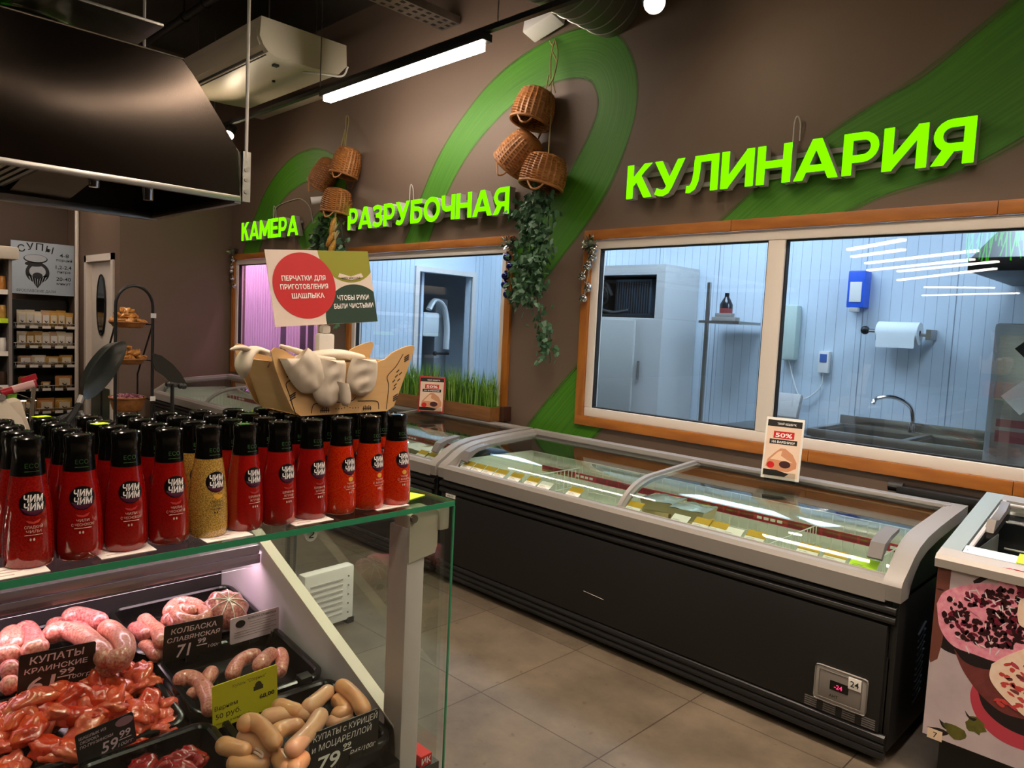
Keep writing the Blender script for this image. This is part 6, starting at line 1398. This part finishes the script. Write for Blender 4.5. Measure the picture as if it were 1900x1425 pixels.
b = MB(); b.tube([(HX1+.002, 1.405, 2.669), (HX1+.002, 1.679, 2.29), (HX1+.002, 1.696, 2.07)], .004, 6); b.tube([(HX1+.002, 1.405, 2.669), (HX1+.002, -1, 2.669)], .004, 6); b.obj('sheet_edge', steel, t)
b = MB(); b.box(HX1-.02, HX1+.004, -1, 1.70, 2.045, 2.075, .003); b.box(HX0-.004, HX0+.05, -1, 1.70, 2.03, 2.07, .003); b.box(HX0, HX1, 1.665, 1.70, 2.035, 2.07, .003); b.box(HX0, HX1, -1.03, -1, 2.03, 2.07); b.obj('rim', steel, t)
b = MB(); b.add([(HX1-.03, -1, 2.32), (HX1-.03, 1.60, 2.32), (HX0+.05, 1.60, 2.32), (HX0+.05, -1, 2.32)], [(0, 1, 2, 3)]); b.obj('inner_ceiling', darksteel, t, smooth=None)
b = MB(); b.add([(HX1-.06, .93, 2.085), (HX1-.06, 1.22, 2.085), (-4.25, 1.22, 2.16), (HX0+.06, 1.22, 2.085), (HX0+.06, .93, 2.085), (-4.25, .93, 2.16)], [(0, 1, 2, 5), (5, 2, 3, 4)]); b.obj('inner_panel', inn, t, smooth=None)
for k in range(3):
    y0 = -.70+.54*k; fm = MB(); fm.add([(HX1-.05, y0, 2.10), (HX1-.05, y0+.52, 2.10), (HX0+.06, y0+.52, 2.10), (HX0+.06, y0, 2.10)], [(0, 1, 2, 3)]); fm.box(HX1-.07, HX1-.05, y0, y0+.52, 2.08, 2.10); fm.box(HX0+.05, HX0+.07, y0, y0+.52, 2.08, 2.10); fo = fm.obj('grease_filter', blackmet, t, smooth=None); fs_ = MB()
    for j in range(13):
        y = y0+.03+.037*j; fs_.add([(HX1-.08, y, 2.092), (HX1-.08, y+.02, 2.092), (HX0+.08, y+.02, 2.092), (HX0+.08, y, 2.092)], [(0, 1, 2, 3)])
    fs_.obj('filter_slats', steel, fo, smooth=None)
for px, py in ((175, 335), (275, 360)):
    p = at(px, py, 0, HX1-.10); MB().cyl((p.x, p.y, p.z-.03), (p.x, p.y, p.z+.05), .022, .03, 14).obj('nozzle', chrome, t)
b = MB(); b.lathe([(.22, 2.668), (.22, 4.1)], 40, Matrix.Translation((-4.2, .86, 0))); b.lathe([(.225, 2.76), (.232, 2.775), (.225, 2.79)], 40, Matrix.Translation((-4.2, .86, 0))); b.obj('exhaust_duct', mat('duct_steel', 'A8A298', .22, 1.0), t, 40)
b = MB(); b.box(-4.55, -3.70, .5, 1.33, 2.80, 2.815, .003); b.obj('duct_flange', galv, t)
b = MB(); b.box(-3.668, -3.655, 1.700, 1.745, 2.05, 2.30); b.box(-3.72, -3.655, 1.700, 1.704, 2.05, 2.30); b.obj('end_bracket', galv, t, smooth=None)
for z in (2.10, 2.16, 2.21): MB().cyl((-3.655, 1.722, z), (-3.650, 1.722, z), .012, n=12).obj('bracket_bolt', steel, t)
for x, y, z in ((-3.66, 1.722, 2.25), (-4.85, 1.63, 2.3), (-4.85, -.8, 2.6)): MB().cyl((x, y, z), (x, y, 4.1), .009, n=8).obj('hanging_rod', lgrey, t)
# ------------------------------------------------------------------ ceiling air conditioner, ducts, trays
t = thing('air_conditioner', 'cream ceiling air conditioner hanging right of the cooker hood', 'air conditioner', (-6.05, 2.95, 3.66))
YZ = Matrix(((0, 0, 1, 0), (1, 0, 0, 0), (0, 1, 0, 0), (0, 0, 0, 1)))
AX0, AX1 = -6.85, -5.28
b = MB(); b.prism([(2.57, 3.52), (2.58, 3.66), (3.30, 3.66), (3.31, 3.50), (3.24, 3.42), (3.0, 3.405), (2.70, 3.40), (2.64, 3.42), (2.60, 3.46)], AX0, AX1, YZ); b.obj('casing', cream, t, 25)
b = MB(); b.prism([(2.62, 3.435), (2.655, 3.412), (2.66, 3.418), (2.625, 3.445)], AX0+.05, AX1-.06, YZ); b.obj('air_slot', black, t, smooth=None)
b = MB(); b.prism([(2.565, 3.50), (2.560, 3.56), (2.575, 3.60), (2.58, 3.53), (2.60, 3.47), (2.585, 3.46)], AX0+.05, AX1-.03, YZ); b.obj('air_flap', mat('cream_flap', 'D8CEBA', .4), t, 30)
b = MB(); b.box(AX1-.18, AX1-.14, 2.76, 2.80, 3.385, 3.405); b.box(AX1-.55, AX1-.53, 2.95, 2.97, 3.39, 3.41); b.obj('sensor', black, t, smooth=None)
b = MB(); b.tube(bez([(AX1-.14, 3.0, 3.40), (AX1-.05, 3.12, 3.40), (AX1-.02, 3.28, 3.42), (AX1, 3.32, 3.5)], 6), .008, 6); b.obj('cable', white, t)
for x in (AX0+.15, AX1-.3, AX1-.12):
    for y in ((2.7,) if x != AX1-.3 else (3.2,)): MB().cyl((x, y, 3.66), (x, y, 4.1), .006, n=6).obj('hanging_rod', galv, t)
t = thing('round_duct', 'large grey spiral duct running into the wall at the top centre', 'duct', (-2.82, 2.5, 3.42))
b = MB(); M = Matrix.Translation((-2.82, 0, 3.445)) @ Matrix.Rotation(-pi/2, 4, 'X'); b.lathe([(.205, 1.2+.01*i) for i in range(0, 240, 10)]+[(.205, 3.597)], 48, M); b.obj('duct_wall', mat('duct_grey', '77736A', .4, .7), t, 60)
b = MB()
for i in range(26): b.tube([(-2.82+.207*cos(2*pi*k/48), 1.25+.092*i+.092*k/48, 3.445+.207*sin(2*pi*k/48)) for k in range(49)], .004, 5)
b.obj('spiral_seam', mat('seam_steel', '9C988E', .3, .8), t)
MB().tube([(-2.82, 1.9, 3.62), (-2.82, 1.9, 4.1)], .005, 6).obj('hanging_strap', galv, t)
t = thing('cable_tray', 'perforated grey cable tray under the ceiling above the linear lamp', 'cable tray', (-4.32, 2.2, 3.66))
b = MB()
for x in (-4.42, -4.23): b.box(x, x+.008, 1.15, 3.58, 3.66, 3.71)
b.box(-4.42, -4.222, 1.15, 3.58, 3.655, 3.66); b.obj('channel', galv, t, smooth=None)
b = MB(); y = 1.2
while y < 3.55:
    for x in (-4.385, -4.315, -4.255): b.box(x-.014, x+.014, y, y+.035, 3.6535, 3.655)
    y += .075
b = b.obj('perforation', black, t, smooth=None); b['kind'] = 'stuff'
for y in (1.6, 3.3): MB().cyl((-4.32, y, 3.66), (-4.32, y, 4.1), .005, n=6).obj('hanging_rod', galv, t)
t = thing('ceiling_pipe', 'dark sprinkler pipe running under the ceiling behind the cooker hood', 'pipe', (-5.5, 2.42, 3.85))
MB().cyl((-7.9, 2.42, 3.85), (3.4, 2.42, 3.85), .03, n=14).obj('pipe_run', blackmet, t)
for x in (-7.2, -6.3, -5.9): b = MB(); b.cyl((x-.02, 2.42, 3.85), (x+.02, 2.42, 3.85), .038, n=14); b.cyl((x, 2.42, 3.85), (x, 2.42, 4.1), .008, n=6); b.obj('pipe_clamp', blackmet, t)
t = thing('ceiling_pipe', 'thin dark pipe under the ceiling beside the cable tray', 'pipe', (-3.9, 2.0, 3.95))
MB().tube(bez([(-4.9, 3.3, 4.02), (-4.6, 2.9, 4.0), (-4.75, 2.2, 4.0), (-4.7, 1.0, 4.0)], 8), .018, 8).obj('pipe_run', blackmet, t); MB().cyl((-4.7, 1.5, 4.0), (-4.7, 1.5, 4.1), .006, n=6).obj('pipe_clamp', blackmet, t)
b = MB(); b.box(-7.3, -5.95, 3.50, WALL_Y, 3.47, 3.52, .004); tag(b.obj('wall_trunking', cream), 'cream cable trunking on the wall behind the black track', 'trunking')
# ------------------------------------------------------------------ bread rack
RX, RY0, RY1 = -6.6, 2.012, 2.305
t = thing('bread_rack', 'black arched rack holding three wicker baskets of packed bread', 'rack', (RX, 2.16, 0))
fr = MB(); r_ = .013
for dx in (0.0,): 
    P = [(RX, RY0, 0), (RX, RY0, 1.42)]+[(RX, 2.1585-.1465*cos(a), 1.50+.17*sin(a)) for a in [rad(12*k) for k in range(16)]]+[(RX, RY1, 1.42), (RX, RY1, 0)]; fr.tube(P, r_, 10)
for y in (RY0, RY1): fr.tube([(RX-.18, y, .012), (RX+.18, y, .012)], .012, 8); fr.tube([(RX-.36, y, 0), (RX-.36, y, .9)], .008, 8)
fr.tube([(RX-.36, RY0, .9), (RX, RY0, 1.35)], .008, 8); fr.tube([(RX-.36, RY1, .9), (RX, RY1, 1.35)], .008, 8)
fr.obj('frame', blackmet, t)
zb = (1.315, 1.005, .60); zr = (1.362, 1.05, .715)
for k in range(3):
    b = MB(); n_ = 10
    pr_ = [((.105+.035*(i/n_)**.6), zb[k]+(zr[k]-zb[k])*i/n_) for i in range(n_+1)]
    b.lathe([(.01, zb[k])]+pr_, 48, Matrix.Translation((RX-.16, 2.1585, 0)) @ Matrix.Diagonal((1.15, .98, 1, 1)), disp=lambda i, kk, a: .002*cos(pi*i)*cos(10*a)); o = b.obj('basket', wicker, t, 60)
    b = MB(); b.tube([(RX-.16+.163*cos(a), 2.1585+.139*sin(a), zr[k]) for a in [2*pi*j/40 for j in range(40)]], .008, 8, True); b.obj('basket_rim', wicker, o)
    b = MB()
    for y in (RY0, RY1): b.tube([(RX, y, zr[k]-.012), (RX-.16, y+(.01 if y == RY0 else -.01), zr[k]-.012)], .006, 6)
    b.obj('basket_bracket', blackmet, t)
for k in (0, 2):
    b = MB(); b.box(RX+.0135, RX+.016, RY1-.022, RY1+.022, zr[k]+(.045 if k == 0 else -.02), zr[k]+(.085 if k == 0 else .02)); b.obj('price_card', white, t, smooth=None)
bunm = [mat('packed_bun', 'C88232', .25, noise=(40, '9A5A1C', .3), coat=.6), mat('packed_bun_light', 'D99A48', .25, noise=(40, 'B87228', .3), coat=.6)]
sweetm = mat('purple_wrapped_sweet', '6A2038', .25, noise=(60, 'B87A8A', .2), coat=.5)
rn = random.Random(9); pb = []
for k, (n_, mats_, s) in enumerate(((34, bunm, .030), (26, bunm, .030), (30, [sweetm, sweetm], .022))):
    lay = [(1, .0), (.62, .045), (.3, .085)] if k < 2 else [(1, 0), (.6, .02)]
    pro = None
    for i in range(n_):
        f, dz = lay[0] if i < n_*.55 else (lay[1] if i < n_*.85 or len(lay) < 3 else lay[2])
        a = i*2.4; rr = f*.118*math.sqrt(rn.random()); x, y, z = RX-.16+rr*1.1*cos(a), 2.1585+rr*sin(a)*1.05, zr[k]+(.012 if k < 2 else -.005)+dz*(1 if k < 2 else .9)
        if pro is None or i == 1: o = blob_mesh(60+k*5+i, s).obj(('bread_roll', 'bread_roll', 'wrapped_sweet')[k], mats_[i % 2], smooth=80); pro = o
        else: o = pro.copy(); COL.objects.link(o)
        place(o, (x, y, z), rn)
        tag(o, ('golden packed roll heaped in the top basket of the bread rack', 'brown packed roll in the middle basket of the bread rack', 'purple wrapped sweet in the lowest basket of the bread rack')[k], ('bread', 'bread', 'sweet')[k], ('rolls in the top rack basket', 'rolls in the middle rack basket', 'sweets in the lowest rack basket')[k])
# ------------------------------------------------------------------ snack shelf with its poster
SX0, SX1, SY0, SY1 = -9.70, -9.35, 1.84, 2.455
t = thing('snack_shelf', 'black wall shelf of packed snacks under the poster СУПЫ', 'shelf', (-9.5, 2.15, 0))
b = MB(); b.box(-9.745, SX0, SY0, SY1, 0, 1.52); b.box(SX0, SX1+.02, SY0-.015, SY0, 0, 1.40); b.obj('back_panel', black, t, smooth=None)
SZ = (1.235, 1.018, .806, .545, .29)
b = MB(); b.box(SX0, SX1, SY0, SY1, .02, .1); b.obj('base', black, t, smooth=None)
for z in SZ:
    b = MB(); b.box(SX0, SX1, SY0, SY1, z-.03, z-.006); b.obj('shelf_board', black, t, smooth=None)
    b = MB(); b.tube([(SX1, SY0, z+.035), (SX1, SY1, z+.035), (SX1-.1, SY1, z+.07)], .004, 6)
    for k in range(14): b.tube([(SX1, SY0+.02+.044*k, z-.006), (SX1, SY0+.02+.044*k, z+.035)], .0025, 4)
    b.obj('wire_lip', lgrey, t)
    b = MB()
    for k in range(5): b.box(SX1+.003, SX1+.005, SY0+.03+.12*k, SY0+.11+.12*k, z-.022, z+.008)
    b.obj('price_strip', paper, t, smooth=None)
sbag = {'w': mat('pale_snack_bag', 'EDE6D6', .3, noise=(18, 'D9C49A', .3), coat=.4), 'y': mat('yellow_snack_bag', 'E2B85A', .3, noise=(22, '9C6A2A', .3), coat=.4), 'p': mat('pink_snack_bag', 'B98A72', .3, noise=(20, 'D4B48C', .3), coat=.4), 'o': mat('orange_snack_bag', 'B8682A', .3, noise=(26, 'E0A860', .3), coat=.4), 'b': mat('brown_snack_bag', '7A4A20', .3, noise=(26, 'C08A40', .3), coat=.4)}
bagp = {}
def bag(y, z, w_, h_, k, label, x=SX1-.05):
    key = (k,)
    if key not in bagp:
        o = thing('snack_bag', '-', 'snack bag', (0, 0, 0))
        b = MB(); b.grid(lambda u, v: ((.35*sin(pi*u)**.6*sin(pi*min(1, v*1.15))**.5 if 0 < u < 1 else 0)*.8, u-.5, v), 11, 10); b.grid(lambda u, v: (-(.35*sin(pi*u)**.6*sin(pi*min(1, v*1.15))**.5 if 0 < u < 1 else 0)*.8, u-.5, v), 11, 10); b.obj('bag', sbag[k], o, 80)
        b = MB(); b.grid(lambda u, v: (.30+.02*sin(pi*u), -.32+.64*u, .22+.5*v), 6, 4); lo = b.obj('label', white if k in 'wp' else sbag['w'], o, 80)
        b = MB(); b.tube([(.335, .13*cos(a), .42+.13*sin(a)) for a in [rad(q) for q in range(190, 350, 20)]], .035, 5); b.obj('label_print', inkb, lo)
        bagp[key] = o
    else: o = copy_tree(bagp[key])
    o.location = (x, y, z); o.scale = (w_*.9, w_, h_); o['label'] = label; o['group'] = 'snack bags on the wall shelf'
shn = ['top', 'second', 'third', 'fourth', 'lowest']
for s, (kinds, w_, h_) in enumerate((('wwwpyyy', .092, .18), ('wyywpww', .092, .165), ('pwyy', .135, .125), ('obo', .17, .17), ('yoy', .17, .15))):
    n_ = len(kinds)
    for i, k in enumerate(kinds):
        if s == 3 and i == 1: ww, hh_ = w_*.55, h_*.55
        else: ww, hh_ = w_, h_*rn.uniform(.92, 1.05)
        nm = {'w': 'pale', 'y': 'yellow', 'p': 'pinkish', 'o': 'orange', 'b': 'brown'}[k]
        bag(SY0+.05+(SY1-SY0-.09)*(i+.5)/n_, SZ[s]-.005, ww, hh_, k, '%s snack bag, %s from the left on the %s shelf board under the poster СУПЫ' % (nm, ords[i], shn[s]))
PX = -9.50; TLp = at(20, 443, 0, PX); BRp = at(137, 550, 0, PX); PY0, PY1, PZ0, PZ1 = TLp.y, BRp.y, BRp.z, TLp.z-.01
t = thing('soup_poster', 'pale blue poster СУПЫ with a round emblem above the snack shelf', 'poster', (PX, (PY0+PY1)/2, PZ0))
b = MB(); b.box(PX-.02, PX, PY0, PY1, PZ0, PZ1); b.box(-9.75, PX-.02, PY0+.1, PY0+.14, PZ0+.1, PZ0+.14); b.box(-9.75, PX-.02, PY1-.14, PY1-.1, PZ0+.1, PZ0+.14); bo = b.obj('board', mat('poster_blue', 'B4C0CE', .5, noise=(2.5, 'A3B2C4', .3)), t, smooth=None)
W_, H_ = PY1-PY0, PZ1-PZ0; MP = face_M((PX+.0006, PY0, PZ0), (0, 1, 0), (0, 0, 1))
def pt(s_, x, y, h, w_, mm=inkb, nm='lettering', rot=0., slant=0.):
    q = MB(); q.text(s_, h*H_, MP @ Matrix.Translation((x*W_, y*H_, 0)) @ Matrix.Rotation(rot, 4, 'Z'), bold=.01, width=w_*W_, slant=slant); q.obj(nm, mm, bo, smooth=None)
for ch, x, y, rr in (('С', .17, .82, .2), ('У', .30, .865, .08), ('П', .44, .87, -.05), ('Ы', .59, .83, -.2)): pt(ch, x, y-.02, .13, .115, rot=rr)
pt('4-8', .84, .75, .07, .15); pt('порций', .84, .67, .05, .26); pt('1,2-2,4', .83, .52, .07, .26); pt('литра', .83, .44, .05, .22); pt('20-40', .83, .29, .07, .24); pt('минут', .83, .21, .05, .23); pt('ЯРОСЛАВСКИЕ ДАЛИ', .39, .04, .05, .62, MATS.get('poster_grey_ink') or mat('poster_grey_ink', '5A6068', .6))
q = MB(); ell = lambda x, y, rx, ry, n=24: [(a*W_, c_*H_) for a, c_ in ngon(x, y, rx, ry, n)]
q.prism(ell(.41, .42, .19, .20), 0, .0004, MP, 0); q.prism([(a*W_, c_*H_) for a, c_ in ((.24, .38), (.41, .12), (.58, .38))], 0, .0004, MP, 0); q.prism(ell(.41, .44, .13, .12), .0004, .0007, MP, 1); q.prism(ell(.41, .36, .08, .06), .0007, .0009, MP, 0)
q.prism(ell(.38, .68, .19, .085), 0, .0009, MP, 0); q.prism(ell(.38, .69, .175, .07), .0009, .0011, MP, 1); q.prism(ell(.36, .58, .15, .05), .0004, .0009, MP, 0)
for k in range(7): q.prism([(a*W_, c_*H_) for a, c_ in ((.27+.045*k, .34), (.285+.045*k, .34), (.34+.022*k, .16))], .0004, .0006, MP, 1)
q.obj('round_emblem', [mat('emblem_ink', '24262A', .6), mat('emblem_pale', 'B4BCC6', .6)], bo, smooth=None)
# ------------------------------------------------------------------ open cooler cut by the left edge
CXc = -8.2
t = thing('open_cooler', 'open shelf cooler with a white canopy cut by the left edge', 'cooler', (CXc-.3, 1.3, 0))
b = MB(); b.box(CXc-.7, CXc-.02, 1.585, 1.61, .0, 1.95); b.obj('side_panel', mat('cooler_side', '7E7672', .4), t, smooth=None)
b = MB(); b.box(CXc-.7, CXc+.03, .4, 1.66, 1.88, 2.0, .02); b.obj('canopy', mat('canopy_white', 'C8BEB0', .4), t)
b = MB(); b.box(CXc-.72, CXc-.7, .4, 1.61, 0, 1.95); b.box(CXc-.7, CXc, .4, 1.585, .0, .35); b.obj('back_panel', black, t, smooth=None)
CZ = (1.60, 1.33, 1.02, .70)
for z in CZ:
    b = MB(); b.box(CXc-.7, CXc-.06, .4, 1.584, z-.04, z-.01); b.obj('shelf_board', black, t, smooth=None)
    b = MB(); b.box(CXc-.06, CXc-.055, .4, 1.584, z-.045, z); b.obj('price_strip', limep if z == 1.33 else paper, t, smooth=None)
for k, z in enumerate(CZ):
    for i, y in enumerate((1.545, 1.455)):
        b = MB(); b.lathe([(.036, 0), (.04, .01), (.04, .09), (.034, .12), (.034, .135)], 18, Matrix.Translation((CXc-.12, y, z-.01)), cap0=True, cap1=True)
        tag(b.obj('food_tub', [bunm[1], sbag['y'], white, mat('cooler_tub_dark%d%d' % (k, i), '3A2618', .4)][k]), '%s tub on the %s board of the cooler at the left edge' % (('right', 'second')[i]+' '+('orange', 'yellow', 'white', 'dark')[k], ('top', 'second', 'third', 'lowest')[k]), 'tub', 'tubs in the cooler at the left edge')
# ------------------------------------------------------------------ work table behind the counter with pans, bag and scale
t = thing('work_table', 'steel work table hidden behind the bottles', 'table', (-2.6, .8, 0))
MB().box(-3.0, -2.3, .0, 1.35, .86, .9, .004).obj('table_top', steel, t)
for x in (-2.95, -2.35):
    for y in (.05, 1.3): MB().cyl((x, y, 0), (x, y, .86), .02, n=10).obj('leg', steel, t)
R3, U3, B3 = RW.col[0], -RW.col[1], -RW.col[2]
pc = at(187, 682, 0, -2.7); Vw = (EYE-pc).normalized(); Dw = R3*.88-U3*.46; Dw = (Dw-Vw*Dw.dot(Vw)).normalized(); N = (Vw*.30+Dw*.95).normalized(); Q = N.to_track_quat('Z', 'Y').to_matrix().to_4x4(); MPn = Matrix.Translation(pc) @ Q
t = thing('frying_pan', 'black frying pan standing tilted on its handle behind the bottles', 'pan', pc)
b = MB(); b.lathe([(.002, -.018), (.070, -.018), (.088, -.012), (.110, .016), (.1125, .017), (.108, .012), (.086, -.008), (.070, -.013), (.002, -.013)], 48, MPn); b.obj('pan_body', mat('pan_coating', '2A2E2C', .3, .3, noise=(6, '3C403E', .3)), t, 40)
hd = (at(120, 765, 0, -2.7)-at(187, 682, 0, -2.7)); hd = (hd-N*hd.dot(N)).normalized()
b = MB(); b.tube([pc+hd*.108+N*.006, pc+hd*.135+N*.012], .011, 10); b.obj('ferrule', steel, t)
b = MB(); b.tube(bez([pc+hd*.133+N*.012, pc+hd*.18+N*.018, pc+hd*.25+N*.02], 6), .013, 10, flat=.7); b.obj('handle', black, t)
bc = at(105, 778, 0, -2.72)
b = blob_mesh(91, .1); b.v = [(bc.x+v[0]*.9, bc.y+v[1]*1.0, max(.9005, 1.0+v[2]*2.0)) for v in b.v]; tag(b.obj('black_bag', mat('black_bag', '100F12', .35), smooth=80), 'crumpled black bag under the frying pan handle', 'bag')
t = thing('plastic_visor', 'dark curved plastic lid on a stand right of the frying pan', 'lid', (-2.7, 1.0, .9))
pl = [at(a, c_, 0, -2.7) for a, c_ in ((283, 655), (300, 660), (320, 675), (336, 693), (347, 713), (330, 711), (314, 708), (303, 697), (289, 688), (284, 672))]
b = MB(); n_ = len(pl); b.add([tuple(p) for p in pl]+[(p.x-.006, p.y, p.z) for p in pl], [list(range(n_)), list(range(n_, 2*n_))[::-1]]+[(i, (i+1) % n_, n_+(i+1) % n_, n_+i) for i in range(n_)]); b.obj('sheet', mat('smoked_plastic', '23231F', .3), t, smooth=None)
b = MB()
for a, c_ in ((312, 713), (335, 716), (341, 717)): p = at(a, c_, 0, -2.7); b.ball((p.x, p.y, p.z), .011, 10, 8)
b.obj('clips', black, t)
p = at(320, 712, 0, -2.705); MB().tube([(p.x, p.y, .9), (p.x, p.y, p.z)], .007, 8).obj('stand_rod', blackmet, t)
t = thing('weighing_scale', 'beige counter scale with a sloped display at the left edge behind the bottles', 'scale', (-2.2, .45, .9))
beige = mat('scale_beige', 'CFC3B2', .45)
b = MB(); b.box(-2.52, -2.31, .30, .52, .9005, .99, .01); b.obj('scale_body', beige, t)
p = at(8, 745, 0, -2.35); b = MB(); b.prism([(0, -.18), (.075, -.18), (.03, -.04), (-.06, .085), (-.08, .085)], 0, .05, face_M((p.x, p.y, p.z), (0, 1, 0), (0, 0, 1))); b.obj('display_panel', beige, t, smooth=None)
b = MB(); p2 = at(33, 766, 0, -2.36); b.cbox((p2.x-.05, p2.y, p2.z-.035), (.08, .055, .13), Euler((.25, 0, 0)), .006); b.obj('printer_head', mat('scale_grey', 'A59A8A', .5), t)
b = MB(); p3 = at(4, 738, 0, -2.297); b.cyl((p3.x, p3.y, p3.z), (p3.x-.004, p3.y, p3.z), .009, n=12); b.obj('button', dgrey, t)
b = MB(); b.cyl((-2.42, .42, .99), (-2.42, .42, 1.12), .025, n=12); b.obj('column', beige, t)
# ------------------------------------------------------------------ shopping cart
t = thing('shopping_cart', 'wire shopping cart with a red and white handle at the left edge', 'shopping cart', (-5.2, .9, 0))
a0, a1 = at(2, 729, 0, -5), at(66, 711, 0, -5); d = a1-a0
for f0, f1, mm, nm in ((0, .32, redplastic, 'red_grip'), (.32, .95, mat('handle_pink', 'D9A9A6', .4), 'handle_sleeve'), (.95, 1.02, redplastic, 'red_grip')): MB().cyl(a0+d*f0, a0+d*f1, .022, n=14).obj(nm, mm, t)
for f in (.05, .97):
    b = MB(); q0 = a0+d*f; b.tube(bez([q0, q0+Vector((-.05, 0, -.12)), q0+Vector((-.10, 0, -.35)), q0+Vector((-.15, 0, -.62)), q0+Vector((-.12, 0, -.86))], 6), .012, 8); b.obj('frame_tube', chrome, t)
b = MB()
for k in range(9): y = a0.y-.18+.045*k; b.tube([(-5.08, y, .90), (-5.10, y, .45), (-5.9, y, .52), (-5.95, y, .88)], .004, 5)
for z in (.5, .65, .8, .9): b.tube([(-5.09, a0.y-.18, z), (-5.09, a0.y+.19, z), (-5.93, a0.y+.17, z), (-5.93, a0.y-.16, z)], .004, 5, True)
b.obj('wire_basket', chrome, t)
b = MB(); P4 = [at(x_, y_, 0, -5.03) for x_, y_ in ((14, 733), (32, 731), (28, 757), (11, 757))]; b.add([tuple(p) for p in P4]+[(p.x-.01, p.y, p.z) for p in P4], [(0, 1, 2, 3), (7, 6, 5, 4), (0, 4, 5, 1), (1, 5, 6, 2), (2, 6, 7, 3), (3, 7, 4, 0)]); b.obj('lime_board', mat('lime_board', '7FC41E', .5), t, smooth=None)
b = MB(); P4 = [at(x_, y_, 0, -5.08) for x_, y_ in ((38, 702), (66, 693), (70, 703), (58, 712), (42, 712))]; n_ = 5; b.add([tuple(p) for p in P4]+[(p.x-.012, p.y, p.z) for p in P4], [list(range(5)), list(range(5, 10))[::-1]]+[(i, (i+1) % 5, 5+(i+1) % 5, 5+i) for i in range(5)]); b.obj('child_seat_flap', redplastic, t, smooth=None)
for x, y in ((-5.12, a0.y-.15), (-5.12, a0.y+.16), (-5.85, a0.y-.12), (-5.85, a0.y+.13)): b = MB(); b.cyl((x, y-.015, .06), (x, y+.015, .06), .06, n=18); b.tube([(x, y, .06), (x, y, .2), (-5.45, y, .45)], .01, 6); b.obj('wheel', rubber, t)
# ------------------------------------------------------------------ white slotted box standing on the floor behind the counter end
t = thing('slotted_box', 'white slotted box with black corners standing on the floor behind the counter end glass', 'box', (-2.95, 1.94, 0))
P4 = [at(x_, y_, 0, -2.95) for x_, y_ in ((545, 1072), (612, 1050), (610, 1150), (590, 1152))]
Mb = Matrix.Translation((-2.95, 1.86, 0)) @ Matrix.Rotation(rad(4), 4, 'Z')
b = MB(); b.box(-.06, 0, -.16, .12, .02, .29, .012, M=Mb); b.obj('housing', white, t)
b = MB()
for k in range(7): b.box(0, .005, -.13, .05, .06+.028*k, .068+.028*k, M=Mb)
b.obj('slots', lgrey, t, smooth=None)
b = MB(); b.box(-.08, .004, .085, .124, .0, .03, .004, M=Mb); b.box(-.08, .004, -.164, -.12, 0, .03, .004, M=Mb); b.obj('corner_foot', black, t)
b = MB()
for k in range(5): b.cyl(Mb @ Vector((0, .085, .06+.045*k)), Mb @ Vector((.004, .085, .06+.045*k)), .004, n=8)
b.obj('rivets', dgrey, t)
# ------------------------------------------------------------------ lamps out of view, mostly added as fill
for k, (x, y, L_) in enumerate(((1.1, 2.15, 2.2), (-1.4, 2.15, 2.3), (-1.9, .3, 1.7))):
    linear_lamp(('added linear fill lamp above the ice cream freezer', 'added linear fill lamp above the longest freezer', 'added linear fill lamp above the meat counter')[k], (x, y, 3.35), L_, 'x', aislelit if k < 2 else tubelit, .045, .24 if k < 2 else .11, None, .13 if k < 2 else .035)  # unseen lamps added to brighten aisle and lower wall; skirts spare the upper wall
linear_lamp('added fill lamp above the bread rack, hidden behind the cooker hood', (-6.9, 1.0, 3.1), 1.6, 'x', tubelit, .045, .09, None, .02)  # unseen lamp added to brighten the bread rolls
linear_lamp('added fill lamp above the snack shelf, hidden behind the cooker hood', (-8.6, 1.7, 3.2), 1.2, 'y', tubelit, .045, .09, None, .02)  # unseen lamp added so the snack bags come out brighter
linear_lamp('linear lamp over the meat counter beside the viewer', (-.45, .8, 3.3), 1.8, 'y', aislelit, .045, .09, None, .03)
